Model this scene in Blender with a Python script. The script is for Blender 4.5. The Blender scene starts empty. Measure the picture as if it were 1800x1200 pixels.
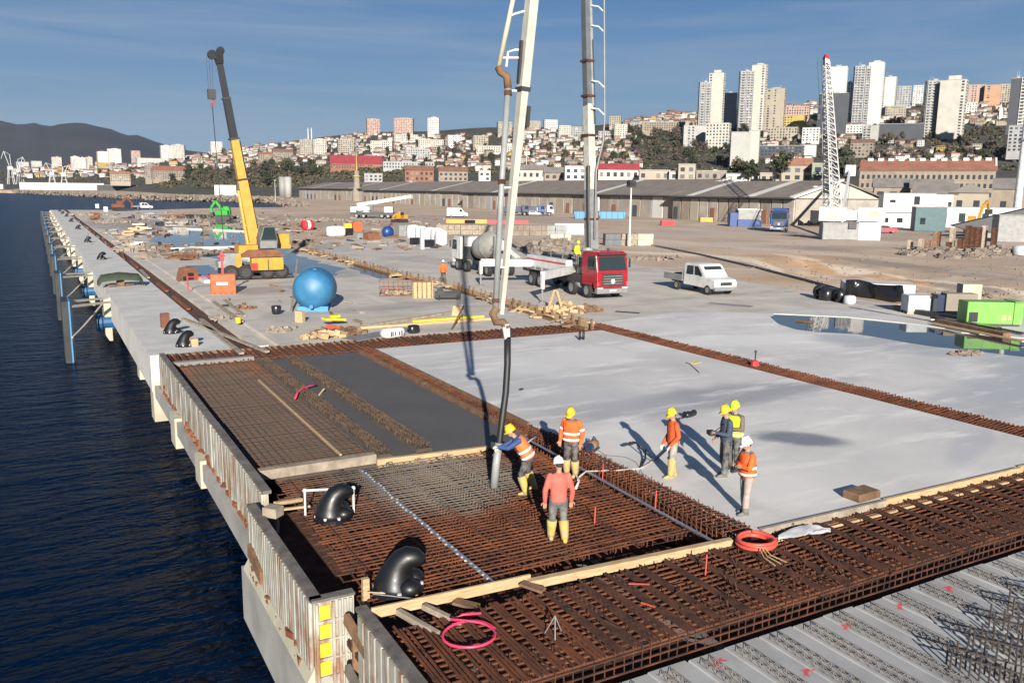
import bpy, math, random
from math import sin, cos, pi, sqrt, atan2, hypot
from mathutils import Vector, Matrix, noise
from mathutils.bvhtree import BVHTree
S = bpy.context.scene
C = S.collection
R = math.radians
rnd = random.Random(11)
# ---------------------------------------------------------------- camera
FPX, CH = 1499.56, 7.2
CR = Vector((0.8757584, -0.48261884, 0.01123701))
CU = Vector((0.07411976, 0.15742567, 0.98474536))
CF = Vector((0.47702566, 0.86156614, -0.17363845))
cam = bpy.data.objects.new('camera', bpy.data.cameras.new('camera')); C.objects.link(cam)
m = Matrix.Identity(4)
for r in range(3):
    m[r][0], m[r][1], m[r][2] = CR[r], CU[r], -CF[r]
m[2][3] = CH
cam.matrix_world = m
cam.data.lens = FPX / 1800 * 36
cam.data.clip_start, cam.data.clip_end = 0.5, 60000
S.camera = cam
# ---------------------------------------------------------------- sky, sun, exposure
SUN_AZ, SUN_EL = R(180 + 23.2), R(18.9)
w = bpy.data.worlds.new('World'); S.world = w; w.use_nodes = True
nt = w.node_tree; nt.nodes.clear()
def N(nt, t, **k):
    n = nt.nodes.new(t)
    for a, b in k.items():
        if a in n.inputs.keys(): n.inputs[a].default_value = b
        else: setattr(n, a, b)
    return n
sky = N(nt, 'ShaderNodeTexSky', sky_type='NISHITA', sun_disc=False, sun_elevation=SUN_EL, sun_rotation=SUN_AZ, altitude=0, air_density=1.0, dust_density=.3, ozone_density=1.5)
tc = N(nt, 'ShaderNodeTexCoord'); mp = N(nt, 'ShaderNodeMapping'); mp.inputs['Scale'].default_value = (1.2, 1.6, 16.0)
mp.inputs['Rotation'].default_value = (0, R(4), R(20))
nz = N(nt, 'ShaderNodeTexNoise', Scale=2.2, Detail=7.0, Roughness=0.6, Distortion=0.4)
rp = N(nt, 'ShaderNodeValToRGB'); rp.color_ramp.elements[0].position = 0.42; rp.color_ramp.elements[1].position = 0.74
rp.color_ramp.elements[1].color = (0.42, 0.42, 0.42, 1)
mx = N(nt, 'ShaderNodeMix', data_type='RGBA'); mx.inputs[7].default_value = (3.2, 3.7, 4.5, 1)
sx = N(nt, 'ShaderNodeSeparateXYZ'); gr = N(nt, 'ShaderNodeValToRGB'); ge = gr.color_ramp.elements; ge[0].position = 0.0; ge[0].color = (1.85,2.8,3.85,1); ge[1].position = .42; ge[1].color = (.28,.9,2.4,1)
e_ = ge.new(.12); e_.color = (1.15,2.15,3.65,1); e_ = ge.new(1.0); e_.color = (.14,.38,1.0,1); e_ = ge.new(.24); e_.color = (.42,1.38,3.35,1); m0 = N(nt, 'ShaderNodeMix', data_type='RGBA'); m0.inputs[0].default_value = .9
bg = N(nt, 'ShaderNodeBackground', Strength=0.060); ow = N(nt, 'ShaderNodeOutputWorld')
L = nt.links.new
L(tc.outputs['Generated'], mp.inputs[0]); L(mp.outputs[0], nz.inputs['Vector']); L(nz.outputs[0], rp.inputs[0])
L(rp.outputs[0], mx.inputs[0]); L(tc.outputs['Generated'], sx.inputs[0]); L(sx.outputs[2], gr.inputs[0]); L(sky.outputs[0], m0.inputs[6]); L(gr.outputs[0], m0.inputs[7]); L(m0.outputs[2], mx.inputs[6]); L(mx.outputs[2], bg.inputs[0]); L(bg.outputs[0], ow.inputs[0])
sl = bpy.data.lights.new('sun', 'SUN'); sl.energy = 5.0; sl.angle = R(0.53); sl.color = (1.0, 0.93, 0.83)
so = bpy.data.objects.new('sun', sl); C.objects.link(so)
SD = Vector((-sin(SUN_AZ) * cos(SUN_EL), -cos(SUN_AZ) * cos(SUN_EL), -sin(SUN_EL)))
so.rotation_euler = SD.to_track_quat('-Z', 'Y').to_euler()
S.view_settings.view_transform = 'Standard'; S.view_settings.look = 'None'; S.view_settings.gamma = 1
S.view_settings.use_curve_mapping = False
S.view_settings.exposure = 1.02
HAZE = 1.9e-5
# ---------------------------------------------------------------- helpers
def ray(px, py): return CR * ((px - 900) / FPX) + CU * ((600 - py) / FPX) + CF
def G(px, py, z=0.0):
    d = ray(px, py); t = (z - CH) / d.z
    return Vector((d.x * t, d.y * t, z))
def at(px, py, dist): return ray(px, py) * dist + Vector((0, 0, CH))
def depth(p): return (Vector(p) - Vector((0, 0, CH))).dot(CF)
class MB:
    def __init__(s): s.v = []; s.f = []; s.m = []; s.k = []; s.cur = 0; s.smooth = False
    def add(s, vs, fs):
        o = len(s.v); s.v.extend([tuple(v) for v in vs])
        for f in fs: s.f.append(tuple(i + o for i in f)); s.m.append(s.cur); s.k.append(s.smooth)
        return s
    def box(s, x0, x1, y0, y1, z0, z1):
        return s.add([(x0,y0,z0),(x1,y0,z0),(x1,y1,z0),(x0,y1,z0),(x0,y0,z1),(x1,y0,z1),(x1,y1,z1),(x0,y1,z1)],
                     [(3,2,1,0),(4,5,6,7),(0,1,5,4),(1,2,6,5),(2,3,7,6),(3,0,4,7)])
    def cb(s, x, y, z, sx, sy, sz): return s.box(x-sx/2, x+sx/2, y-sy/2, y+sy/2, z, z+sz)
    def ob(s, c, size, rot=(0,0,0)):
        from mathutils import Euler
        M = Matrix.Translation(c) @ Euler(rot).to_matrix().to_4x4(); a, b, d = [q/2 for q in size]
        return s.add([M @ Vector((x*a, y*b, z*d)) for z in (-1,1) for x, y in ((-1,-1),(1,-1),(1,1),(-1,1))],
                     [(3,2,1,0),(4,5,6,7),(0,1,5,4),(1,2,6,5),(2,3,7,6),(3,0,4,7)])
    def beam(s, p, q, wd, ht, up=(0,0,1), w2=None, h2=None):
        p, q = Vector(p), Vector(q); d = (q-p).normalized(); a = d.cross(Vector(up))
        if a.length < 1e-4: a = d.cross(Vector((0,1,0)))
        a.normalize(); b = a.cross(d); w2 = wd if w2 is None else w2; h2 = ht if h2 is None else h2
        vs = [p + a*(x*wd/2) + b*(y*ht/2) for x, y in ((-1,-1),(1,-1),(1,1),(-1,1))] + [q + a*(x*w2/2) + b*(y*h2/2) for x, y in ((-1,-1),(1,-1),(1,1),(-1,1))]
        return s.add(vs, [(3,2,1,0),(4,5,6,7),(0,1,5,4),(1,2,6,5),(2,3,7,6),(3,0,4,7)])
    def tube(s, pts, r, n=6, caps=True):
        pts = [Vector(p) for p in pts]; rs = r if isinstance(r, (list, tuple)) else [r]*len(pts); vs = []; fs = []; pa = None
        for i, p in enumerate(pts):
            d = (pts[min(i+1, len(pts)-1)] - pts[max(i-1, 0)]).normalized()
            if pa is None:
                a = d.cross(Vector((0,0,1)))
                if a.length < 1e-3: a = d.cross(Vector((1,0,0)))
            else: a = pa - d*pa.dot(d)
            a.normalize(); pa = a; b = d.cross(a)
            for j in range(n):
                t = 2*pi*(j+.5)/n; vs.append(p + (a*cos(t) + b*sin(t))*rs[i])
        for i in range(len(pts)-1):
            for j in range(n):
                k = (j+1) % n; fs.append((i*n+j, i*n+k, (i+1)*n+k, (i+1)*n+j))
        if caps: fs.append(tuple(range(n-1,-1,-1))); fs.append(tuple((len(pts)-1)*n + j for j in range(n)))
        return s.add(vs, fs)
    def lathe(s, prof, n=16, c=(0,0,0), axis='z', caps=True):
        vs = []; fs = []
        for r, h in prof:
            for j in range(n):
                t = 2*pi*j/n; x, y = r*cos(t), r*sin(t)
                v = (x, y, h) if axis == 'z' else ((h, x, y) if axis == 'x' else (y, h, x))
                vs.append((v[0]+c[0], v[1]+c[1], v[2]+c[2]))
        for i in range(len(prof)-1):
            for j in range(n):
                k = (j+1) % n; fs.append((i*n+j, i*n+k, (i+1)*n+k, (i+1)*n+j))
        if caps: fs.append(tuple(range(n-1,-1,-1))); fs.append(tuple((len(prof)-1)*n + j for j in range(n)))
        return s.add(vs, fs)
    def prism(s, poly, z0, z1, ax='z'):
        n = len(poly); A = sum(poly[i][0]*poly[(i+1)%n][1] - poly[(i+1)%n][0]*poly[i][1] for i in range(n))
        if (A < 0) != (ax == 'y'): poly = poly[::-1]
        mk = {'z': lambda p, h: (p[0], p[1], h), 'x': lambda p, h: (h, p[0], p[1]), 'y': lambda p, h: (p[0], h, p[1])}[ax]
        vs = [mk(p, z0) for p in poly] + [mk(p, z1) for p in poly]
        return s.add(vs, [tuple(range(n-1,-1,-1)), tuple(range(n,2*n))] + [(i,(i+1)%n,(i+1)%n+n,i+n) for i in range(n)])
    def ball(s, c, r, nu=10, nv=7, M=None):
        r = (r,r,r) if isinstance(r,(int,float)) else r; vs = []; fs = []
        for i in range(nv+1):
            p = pi*i/nv
            for j in range(nu):
                t = 2*pi*j/nu; v = Vector((r[0]*sin(p)*cos(t), r[1]*sin(p)*sin(t), r[2]*cos(p)))
                if M: v = M @ v
                vs.append(v + Vector(c))
        for i in range(nv):
            for j in range(nu):
                k = (j+1) % nu; fs.append((i*nu+j, (i+1)*nu+j, (i+1)*nu+k, i*nu+k))
        return s.add(vs, fs)
    def quad(s, a, b, c, d): return s.add([a,b,c,d], [(0,1,2,3)])
    def mesh(s, name, mat):
        me = bpy.data.meshes.new(name); me.from_pydata(s.v, [], s.f)
        mats = mat if isinstance(mat, (list, tuple)) else [mat]
        for q in mats: me.materials.append(M[q] if isinstance(q, str) else q)
        if len(mats) > 1: me.polygons.foreach_set('material_index', s.m)
        if any(s.k): me.polygons.foreach_set('use_smooth', s.k)
        me.update(); return me
    def build(s, name, mat, parent=None, **t): return link(name, s.mesh(name, mat), parent, **t)
def link(name, me, parent=None, loc=None, rz=None, **t):
    o = bpy.data.objects.new(name, me); C.objects.link(o)
    if parent: o.parent = parent
    if loc is not None: o.location = loc
    if rz is not None: o.rotation_euler = (0,0,rz)
    return tag(o, **t)
def tag(o, label=None, cat=None, group=None, kind=None):
    if label: o['label'] = label
    if cat: o['category'] = cat
    if group: o['group'] = group
    if kind: o['kind'] = kind
    return o
def thing(name, label, cat, loc=(0,0,0), rz=0, group=None): return link(name, None, None, loc, rz, label=label, cat=cat, group=group)
def copy_tree(o, parent=None, depth=0):
    c = o.copy(); C.objects.link(c)
    if parent: c.parent = parent
    if depth < 2:
        for ch in list(o.children): copy_tree(ch, c, depth+1)
    return c
def copy_thing(o, loc, rz=None, label=None, sc=None):
    c = copy_tree(o); c.location = loc
    if rz is not None: c.rotation_euler = (0,0,rz)
    if label: c['label'] = label
    if sc: c.scale = (sc,)*3 if isinstance(sc,(int,float)) else sc
    return c
def bevel(o, w=.02, seg=2):
    b = o.modifiers.new('bevel', 'BEVEL'); b.width = w; b.segments = seg; b.limit_method = 'ANGLE'; b.angle_limit = R(40); return o
def sstep(a, b, x):
    t = max(0, min(1, (x-a)/(b-a))); return t*t*(3-2*t)
# ---------------------------------------------------------------- materials
M = {}
def mat(name, col, rough=.7, var=.25, scale=3., metal=0., bump=0., bscale=None, col2=None, detail=6, coord='Object', stretch=None, spec=None, sharp=0, trans=0, coat=0):
    ma = bpy.data.materials.new(name); M[name] = ma; ma.use_nodes = True; nt = ma.node_tree; nd = nt.nodes; L = nt.links.new
    b = nd['Principled BSDF']; b.inputs['Roughness'].default_value = rough; b.inputs['Metallic'].default_value = metal
    if spec is not None: b.inputs['Specular IOR Level'].default_value = spec
    if coat: b.inputs['Coat Weight'].default_value = coat; b.inputs['Coat Roughness'].default_value = .08
    c1 = Vector(col); c2 = Vector(col2) if col2 else c1*(1-var)
    if var or col2:
        src = N(nt, 'ShaderNodeNewGeometry').outputs['Position'] if coord == 'World' else N(nt, 'ShaderNodeTexCoord').outputs[coord]
        if stretch:
            mp = N(nt, 'ShaderNodeMapping'); mp.inputs['Scale'].default_value = stretch; L(src, mp.inputs[0]); src = mp.outputs[0]
        nz = N(nt, 'ShaderNodeTexNoise', Scale=scale, Detail=detail, Roughness=.62); L(src, nz.inputs['Vector'])
        rp = N(nt, 'ShaderNodeValToRGB'); e = rp.color_ramp.elements; e[0].position = .34 + sharp*.12; e[1].position = .66 - sharp*.12
        e[0].color = (*c2, 1); e[1].color = (*c1, 1); L(nz.outputs[0], rp.inputs[0]); L(rp.outputs[0], b.inputs['Base Color'])
        if bump:
            n2 = N(nt, 'ShaderNodeTexNoise', Scale=bscale or scale*6, Detail=5, Roughness=.6); L(src, n2.inputs['Vector'])
            bp = N(nt, 'ShaderNodeBump', Strength=min(1, bump*8), Distance=bump); L(n2.outputs[0], bp.inputs['Height']); L(bp.outputs[0], b.inputs['Normal'])
    else: b.inputs['Base Color'].default_value = (*c1, 1)
    return ma
def stains_and_shade(ma, lst, soft=.35):
    """shaped marks lying in the surface: each (cx,cy,rx,ry,rot,colour,rough,strength)"""
    nt = ma.node_tree; L = nt.links.new; b = nt.nodes['Principled BSDF']
    tc = N(nt, 'ShaderNodeNewGeometry').outputs['Position']; nz = N(nt, 'ShaderNodeTexNoise', Scale=.5, Detail=6, Roughness=.6); L(tc, nz.inputs['Vector'])
    for cx, cy, rx, ry, rot, col, ro, st in lst:
        mp = N(nt, 'ShaderNodeMapping', vector_type='TEXTURE'); mp.inputs['Location'].default_value = (cx, cy, 0); mp.inputs['Rotation'].default_value = (0,0,rot); mp.inputs['Scale'].default_value = (rx, ry, 1e3)
        L(tc, mp.inputs[0]); ln = N(nt, 'ShaderNodeVectorMath', operation='LENGTH'); L(mp.outputs[0], ln.inputs[0])
        ad = N(nt, 'ShaderNodeMath', operation='MULTIPLY_ADD'); L(nz.outputs[0], ad.inputs[0]); ad.inputs[1].default_value = 1.1; L(ln.outputs['Value'], ad.inputs[2])
        mr = N(nt, 'ShaderNodeMapRange', interpolation_type='SMOOTHSTEP'); L(ad.outputs[0], mr.inputs[0])
        for i, v in ((1, 1.55-soft), (2, 1.55+soft), (3, st), (4, 0)): mr.inputs[i].default_value = v
        mx = N(nt, 'ShaderNodeMix', data_type='RGBA'); old = b.inputs['Base Color'].links[0].from_socket
        L(mr.outputs[0], mx.inputs[0]); L(old, mx.inputs[6]); mx.inputs[7].default_value = (*col, 1); L(mx.outputs[2], b.inputs['Base Color'])
        if ro is not None:
            m2 = N(nt, 'ShaderNodeMix', data_type='FLOAT'); L(mr.outputs[0], m2.inputs[0]); m2.inputs[3].default_value = ro
            if b.inputs['Roughness'].links: L(b.inputs['Roughness'].links[0].from_socket, m2.inputs[2])
            else: m2.inputs[2].default_value = b.inputs['Roughness'].default_value
            L(m2.outputs[0], b.inputs['Roughness'])

def streaks(name, col, lo=.56, hi=.72, st=.8, sc=(2.2,2.2,.25), scale=1.6):
    """rust and dirt runs down an upright face"""
    ma = M[name]; nt = ma.node_tree; L = nt.links.new; b = nt.nodes['Principled BSDF']; g = N(nt, 'ShaderNodeNewGeometry')
    mp = N(nt, 'ShaderNodeMapping'); mp.inputs['Scale'].default_value = sc; L(g.outputs['Position'], mp.inputs[0]); nz = N(nt, 'ShaderNodeTexNoise', Scale=scale, Detail=7, Roughness=.65); L(mp.outputs[0], nz.inputs['Vector'])
    mr = N(nt, 'ShaderNodeMapRange', interpolation_type='SMOOTHSTEP'); L(nz.outputs[0], mr.inputs[0]); mr.inputs[1].default_value = lo; mr.inputs[2].default_value = hi; mr.inputs[4].default_value = st
    mx = N(nt, 'ShaderNodeMix', data_type='RGBA'); L(mr.outputs[0], mx.inputs[0]); L(b.inputs['Base Color'].links[0].from_socket, mx.inputs[6]); mx.inputs[7].default_value = (*col,1); L(mx.outputs[2], b.inputs['Base Color'])
# ================================================================ materials of the setting
mat('slab', (.57,.555,.525), .62, .12, .22, col2=(.45,.44,.425), detail=9, bump=.004, bscale=6, coord='World', spec=.35)
stains_and_shade(M['slab'], [(19.5,17.35,1.3,.72,-.72,(.13,.14,.17),.45,.85),(20.5,22.6,6.5,1.3,.0,(.25,.25,.27),.5,.75),(16,27,2.5,6,.3,(0.39,0.39,0.40),None,.6),(33,18,6,2.6,.2,(0.34,0.35,0.37),.5,.8),(40,22,5,3,.5,(0.34,0.35,0.37),.5,.7),(31,31,6,1.4,-.2,(.6,.59,.57),None,.8),(20,31,5,2,.2,(.6,.59,.57),None,.6),(23.5,14.6,2.2,.5,.4,(0.35,0.35,0.38),None,.5),(36,27,2,4,.2,(0.32,0.33,0.35),.45,.7),(48,20,8,3,.4,(0.35,0.37,0.38),None,.6),(15.5,14.5,1.2,1.6,0,(.58,.57,.55),None,.6)])
mat('deck', (.49,.45,.40), .75, .2, .35, col2=(.37,.34,.30), detail=9, bump=.006, bscale=5, coord='World')
stains_and_shade(M['deck'], [(17,44,5,2.5,.2,(.42,.38,.26),None,.5),(14,62,3,2,.3,(.2,.19,.18),.4,.6),(21,50,6,1.2,.1,(.28,.26,.24),None,.6),(22,75,3,6,.2,(.26,.24,.22),.4,.6),(24,115,9,16,.2,(.22,.2,.18),.45,.7),(20,180,12,30,.1,(.24,.2,.18),.5,.7),(12,48,1.2,3,.1,(.28,.26,.24),None,.5),(36,80,3,9,.3,(.3,.28,.26),None,.5)])
mat('quay', (.52,.51,.48), .72, .2, .5, col2=(.40,.39,.365), detail=8, bump=.006, bscale=4, coord='World')
mat('cream_concrete', (.42,.40,.31), .75, .25, .9, col2=(.30,.28,.21), detail=8, bump=.008, coord='World')
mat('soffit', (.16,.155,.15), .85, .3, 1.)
mat('dirt', (.46,.345,.245), .92, .3, .07, col2=(.31,.23,.165), detail=12, bump=.03, bscale=1.5, coord='World')
stains_and_shade(M['dirt'], [(74,72,14,4,-.35,(.36,.22,.12),None,.7),(58,52,6,2.0,-.5,(.37,.22,.11),None,.75),(100,90,60,5,-.25,(.42,.36,.3),None,.7),(95,120,50,7,.0,(.36,.32,.28),None,.6),(62,60,22,1.6,-.6,(.45,.38,.31),None,.8),(110,60,16,5,-.4,(.3,.26,.22),None,.6),(70,200,60,40,.1,(.27,.22,.19),None,.6),(64,46,9,1.5,-.45,(.36,.2,.1),None,.7),(160,100,30,10,0,(.25,.2,.16),None,.5)])
for px_, py_, z_, rx_, ry_, q_, c_, s_ in ((1180,446,0,9,2.2,(1300,452),(.58,.49,.38),.8),(1300,455,0,8,2.0,(1400,466),(.58,.49,.38),.8),(1420,473,-1.2,7,1.5,(1500,488),(.6,.5,.38),.85),(1520,492,-1.5,6,1.5,(1600,505),(.6,.5,.38),.85),(1630,508,-1.5,6,1.5,(1720,520),(.6,.5,.38),.85),(1740,522,-1.5,6,1.4,(1800,530),(.6,.5,.38),.85),(1560,474,-.8,9,1.7,(1660,486),(.22,.18,.145),.8),(1690,488,-.8,9,1.8,(1790,500),(.21,.17,.14),.8),(1440,484,-1.6,4,1.0,(1500,498),(.40,.21,.09),.8),(1575,514,-2.2,5,1.1,(1640,524),(.38,.20,.085),.85),(1405,470,-1,5,1.2,(1470,480),(.43,.26,.13),.6),(1700,533,-2.3,5,1.0,(1780,545),(.2,.155,.12),.8),(1420,443,0,14,3,(1520,450),(.50,.42,.33),.6)):
    a_, b_ = G(px_,py_,z_), G(*q_,z_); stains_and_shade(M['dirt'], [(a_.x,a_.y,rx_,ry_,atan2(b_.y-a_.y,b_.x-a_.x),c_,None,s_)])  # track and soil tones; the dark mark in the pit paints its shade
mat('wet_concrete', (.08,.074,.07), .7, .15, .5, coord='World', bump=.004, bscale=3)
mat('green_concrete', (.062,.05,.04), .8, .4, 2.2, col2=(.04,.031,.024), coord='World', bump=.03, bscale=9)
mat('rust', (.15,.045,.014), .85, .5, 1.3, col2=(.05,.016,.007), coord='World', bump=.002, bscale=40)
stains_and_shade(M['rust'], [(8.6,18.9,2.2,1.9,.1,(.125,.108,.09),.9,.9),(7.6,20.3,1.6,.7,.0,(.125,.108,.09),.9,.85),(6,28,2.5,9,0,(.055,.042,.032),.9,.85)])
mat('rust_and_shade', (.095,.032,.013), .9, .5, 3., col2=(.02,.008,.005), coord='World')
mat('loop_brown', (.10,.062,.035), .9, .5, 2., col2=(.045,.03,.02), coord='World'); mat('rust_bright', (.22,.07,.022), .85, .5, 3., col2=(.11,.035,.012), coord='World')
mat('timber', (.46,.33,.18), .8, .35, 3., col2=(.30,.205,.11), coord='World', stretch=(1,4,6), bump=.004, bscale=12)
mat('timber_grey', (.30,.255,.20), .85, .35, 3., col2=(.17,.135,.10), coord='World', bump=.004, bscale=12)
mat('timber_old', (.20,.115,.06), .85, .4, 3., col2=(.09,.05,.028), coord='World', bump=.006)
mat('panel', (.37,.365,.32), .7, .25, 1.6, col2=(.24,.23,.195), detail=9, coord='World', bump=.006, bscale=10)
mat('panel_cap', (.15,.135,.12), .8, .4, 3., col2=(.07,.06,.052), coord='World')
mat('plank_concrete', (.36,.365,.36), .8, .25, .8, col2=(.26,.262,.265), detail=9, coord='World', bump=.01, bscale=14)
stains_and_shade(M['plank_concrete'], [(p.x+dx_,p.y+dy_,rx_,.035,ro_,(.5,.06,.06),None,.85) for dx_,dy_,rx_,ro_ in ((0,0,.17,.5),(.06,.03,.14,-.4),(-.05,-.04,.12,1.2)) for p in (G(1418,1178,-.44),G(1487,1098,-.44),G(1582,1062,-.44),G(1668,1033,-.44),G(1262,1162,-.44))], .25)
mat('girder', (.22,.205,.19), .85, .4, 4, coord='World')
mat('galvanised', (.55,.57,.6), .4, .2, 5., metal=.85, coord='World')
mat('yellow_paint', (.68,.5,.03), .55, .3, 6., coord='World'); mat('white_paint', (.58,.58,.56), .5, .15, 2.)
mat('rock', (.22,.18,.145), .92, .35, .8, col2=(.13,.105,.085), coord='World', bump=.05)
mat('blue_rubber', (.015,.085,.2), .5, .25, 2.); mat('black_rubber', (.012,.012,.014), .55, .3, 4.)
mat('w_stone', (.244,.207,.163), .85, .25, .5, coord='World'); mat('rope', (.40,.37,.32), .8, .3, 8.); mat('fender_face', (.028,.031,.034), .7, .4, 1.2, col2=(.012,.015,.017))
mat('fender_blue', (.04,.22,.44), .5, .2, 2.)
streaks('panel', (.10,.095,.085), .52, .78, .65, (3,3,.5), 1.1); streaks('panel', (.19,.075,.025), .50, .64, .9, (1.3,1.3,.3), 1.5); streaks('slab', (.72,.70,.66), .5, .68, .55, (.22,.8,1), 1.); streaks('slab', (.38,.375,.37), .54, .74, .45, (.5,.16,1), 1.); streaks('deck', (.25,.22,.185), .5, .68, .6, (.13,.4,1), 1.); streaks('deck', (.56,.52,.46), .55, .7, .5, (.6,.12,1), 1.); streaks('dirt', (.52,.43,.33), .52, .68, .6, (.05,.016,1), 1.); streaks('dirt', (.22,.17,.13), .54, .7, .55, (.09,.04,1), 1.); streaks('cream_concrete', (.2,.11,.05), .6, .75, .6)
mat('quay_low', (.33,.325,.305), .8, .3, .6, col2=(.22,.21,.195), coord='World', detail=9, bump=.01); streaks('quay_low', (.2,.1,.05), .6, .76, .6)
def water_mat(name, col, rough, layers, dist):
    ma = mat(name, col, rough, 0, spec=.5 if name == 'pond' else .11); nt = ma.node_tree; b = nt.nodes['Principled BSDF']; b.inputs['IOR'].default_value = 1.33; L = nt.links.new
    g = N(nt, 'ShaderNodeNewGeometry'); prev = None
    for sc, st, ro in layers:
        mp = N(nt, 'ShaderNodeMapping'); mp.inputs['Rotation'].default_value = (0,0,ro); mp.inputs['Scale'].default_value = (sc*.45, sc*1.25, sc); L(g.outputs['Position'], mp.inputs[0])
        nz = N(nt, 'ShaderNodeTexNoise', Scale=1., Detail=3, Roughness=.55, Distortion=.3); L(mp.outputs[0], nz.inputs['Vector'])
        bp = N(nt, 'ShaderNodeBump', Strength=st, Distance=dist); L(nz.outputs[0], bp.inputs['Height'])
        if prev: L(prev.outputs[0], bp.inputs['Normal'])
        prev = bp
    L(prev.outputs[0], b.inputs['Normal']); return ma
water_mat('sea', (.0002,.0045,.017), .24, [(.30,.5,-.45),(.9,.5,-.6),(2.6,.35,-.3)], 1.15)
water_mat('pond', (.035,.04,.045), .02, [(.5,.05,.2)], .02)
# ================================================================ sea, ground, hills far away
ZW = -3.5
MB().quad((-9000,-300,ZW),(900,-300,ZW),(900,9000,ZW),(-9000,9000,ZW)).build('sea', 'sea', kind='structure')
for gp in ([(10,98),(10,294),(31,294),(62,330),(90,338),(112,420),(160,640),(150,745),(88,735),(60,900),(20,1230),(-100,1560),(-900,1950),(-3500,3200),(6000,8800),(6000,98)],[(112,98),(6000,98),(4000,-400),(112,-60)],[(10,39.4),(10,98),(46,98),(46,38),(34,41),(26,39.4)]):
    MB().prism(gp, -4.2, -.03).build('ground', 'dirt', kind='structure')
def lin(t, u):
    if u <= t[0][0]: return t[0][1]
    for (a, va), (b_, vb) in zip(t, t[1:]):
        if u <= b_: return va+(vb-va)*(u-a)/(b_-a)
    return t[-1][1]+(u-t[-1][0])*.09
def bank(x, y):
    q = Vector((x,y,-CH)); c = Vector((q.dot(CR),q.dot(CU),q.dot(CF)))
    if c.z < 5: return -.03
    u, v = 900+FPX*c.x/c.z, 600-FPX*c.y/c.z
    vc, vt, vb, vp = [lin(t,u) for t in (((1330,450),(1480,450),(1640,461),(1800,480)),((1330,458),(1420,465),(1500,476),(1640,495),(1800,512)),((1330,464),(1420,477),(1500,493),(1640,512),(1800,528)),((1330,470),(1420,489),(1500,511),(1600,530),(1800,552)))]
    k = sstep(1300,1440,u); z = -1.5*sstep(vc,vt,v) - .9*sstep(vb,vb+.6*(vp-vb),v) + 2.4*sstep(vp-.25*(vp-vb),vp+2,v)
    n = .16*noise.noise(Vector((x*.3,y*.3,0))) + .1*noise.noise(Vector((x*.9,y*.9,2)))
    return -.03 + k*(z + (n*min(1,-z) if z < -.05 else 0))
vs = []; fs = []; NX, NY = 150, 260
for i in range(NX+1):
    for j in range(NY+1):
        x = 46+66*i/NX; y = -20+118*j/NY; e_ = min(1,(x-46)/2,(112-x)/2,(98-y)/2); vs.append((x,y,-.03+(bank(x,y)+.03)*max(0,e_) - (.6 if y < 37 and x < 69 else 0)))
for i in range(NX):
    for j in range(NY): fs.append((i*(NY+1)+j,(i+1)*(NY+1)+j,(i+1)*(NY+1)+j+1,i*(NY+1)+j+1))
g_ = MB(); g_.smooth = True; g_.add(vs, fs); g_.build('earth_bank', 'dirt', kind='structure')
def wob(poly, amp, step, sd=0):
    out = []
    for i in range(len(poly)):
        a, b = Vector(poly[i]), Vector(poly[(i+1)%len(poly)]); n = max(1, int((b-a).length/step))
        for k in range(n):
            p = a.lerp(b, k/n); q = Vector((p.x*.35+sd, p.y*.35, sd)); out.append((p.x+amp*noise.noise(q), p.y+amp*noise.noise(q+Vector((7,3,1)))))
    return out
# apron of old concrete, the finished quay deck and its rail trenches
MB().prism(wob([(27.6,37),(34,36),(45,33),(50,36.5),(51,50),(52,64),(56,88),(52,106),(44,122),(33,120),(27.6,98)], .6, 2), -.3, -.012).build('concrete_apron', 'deck', kind='structure')
d = MB(); d.box(9.45,26.0,39.4,150,-.6,0); d.box(8.35,8.95,39.4,150,-.6,.06); d.box(8.95,9.45,39.4,150,-.6,-.12); d.box(8.35,33,150,294,-.6,-.002)
d.build('old_deck', 'deck', kind='structure')
q = MB(); q.box(3.85,7.3,39.3,294,-1.6,0); q.build('quay_deck', 'quay', kind='structure')
MB().box(7.3,8.35,39.3,294,-.8,-.16).build('rail_trench', 'rust_and_shade', kind='structure')
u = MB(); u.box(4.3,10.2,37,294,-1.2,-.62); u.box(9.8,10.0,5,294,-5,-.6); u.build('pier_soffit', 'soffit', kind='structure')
# piles below the quay
pl = MB(); pl.lathe([(.45,-6),(.45,-.7)], 10); pm = pl.mesh('pile', 'soffit')
for k in range(38):
    link('pile', pm, None, (5.2, 9+7.5*k, -.3), label='round concrete pile in the dark water under the quay', cat='pile', group='piles under the quay')
# quay face: corbels (with their eye bolts) under the deck edge
cb = MB(); cb.prism([(-.42,-.15),(0,0),(0,-2.9),(-.2,-2.9),(-.42,-2.5)], -.8, .8, 'y')
cm = cb.mesh('corbel', 'cream_concrete')
for k in range(13):
    y = 62.8 + 19.3*k
    o = link('corbel', cm, None, (3.86, y, -.05), label='cream fender corbel on the quay face, %s from the near end' % (['first','second','third','fourth','fifth','sixth','seventh','eighth','ninth','tenth','eleventh','twelfth','thirteenth'][k]), cat='corbel', group='fender corbels along the quay')
    e = MB(); e.tube([(-.42+.14*cos(t),-.3,-.45+.2*sin(t)) for t in [i*pi/5 for i in range(11)]], .05, 5); e.build('eye_bolt', 'rust', o)
for y, zb, wd in ((45.5,-2.2,.55),(39.8,-2.95,.55),(33.2,-2.35,.6),(27.5,-2.1,.5)):
    MB().box(3.88,4.5,y-wd,y+wd,zb,-1.2).build('concrete_bracket', 'cream_concrete', label={45.5:'cream pile cap under the finished deck end, farther one',39.8:'tall pale pile cap at the corner of the finished deck',33.2:'cream pile cap below the weathered formwork wall',27.5:'short cream pile cap under the ribbed formwork wall'}[y], cat='concrete bracket')
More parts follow.
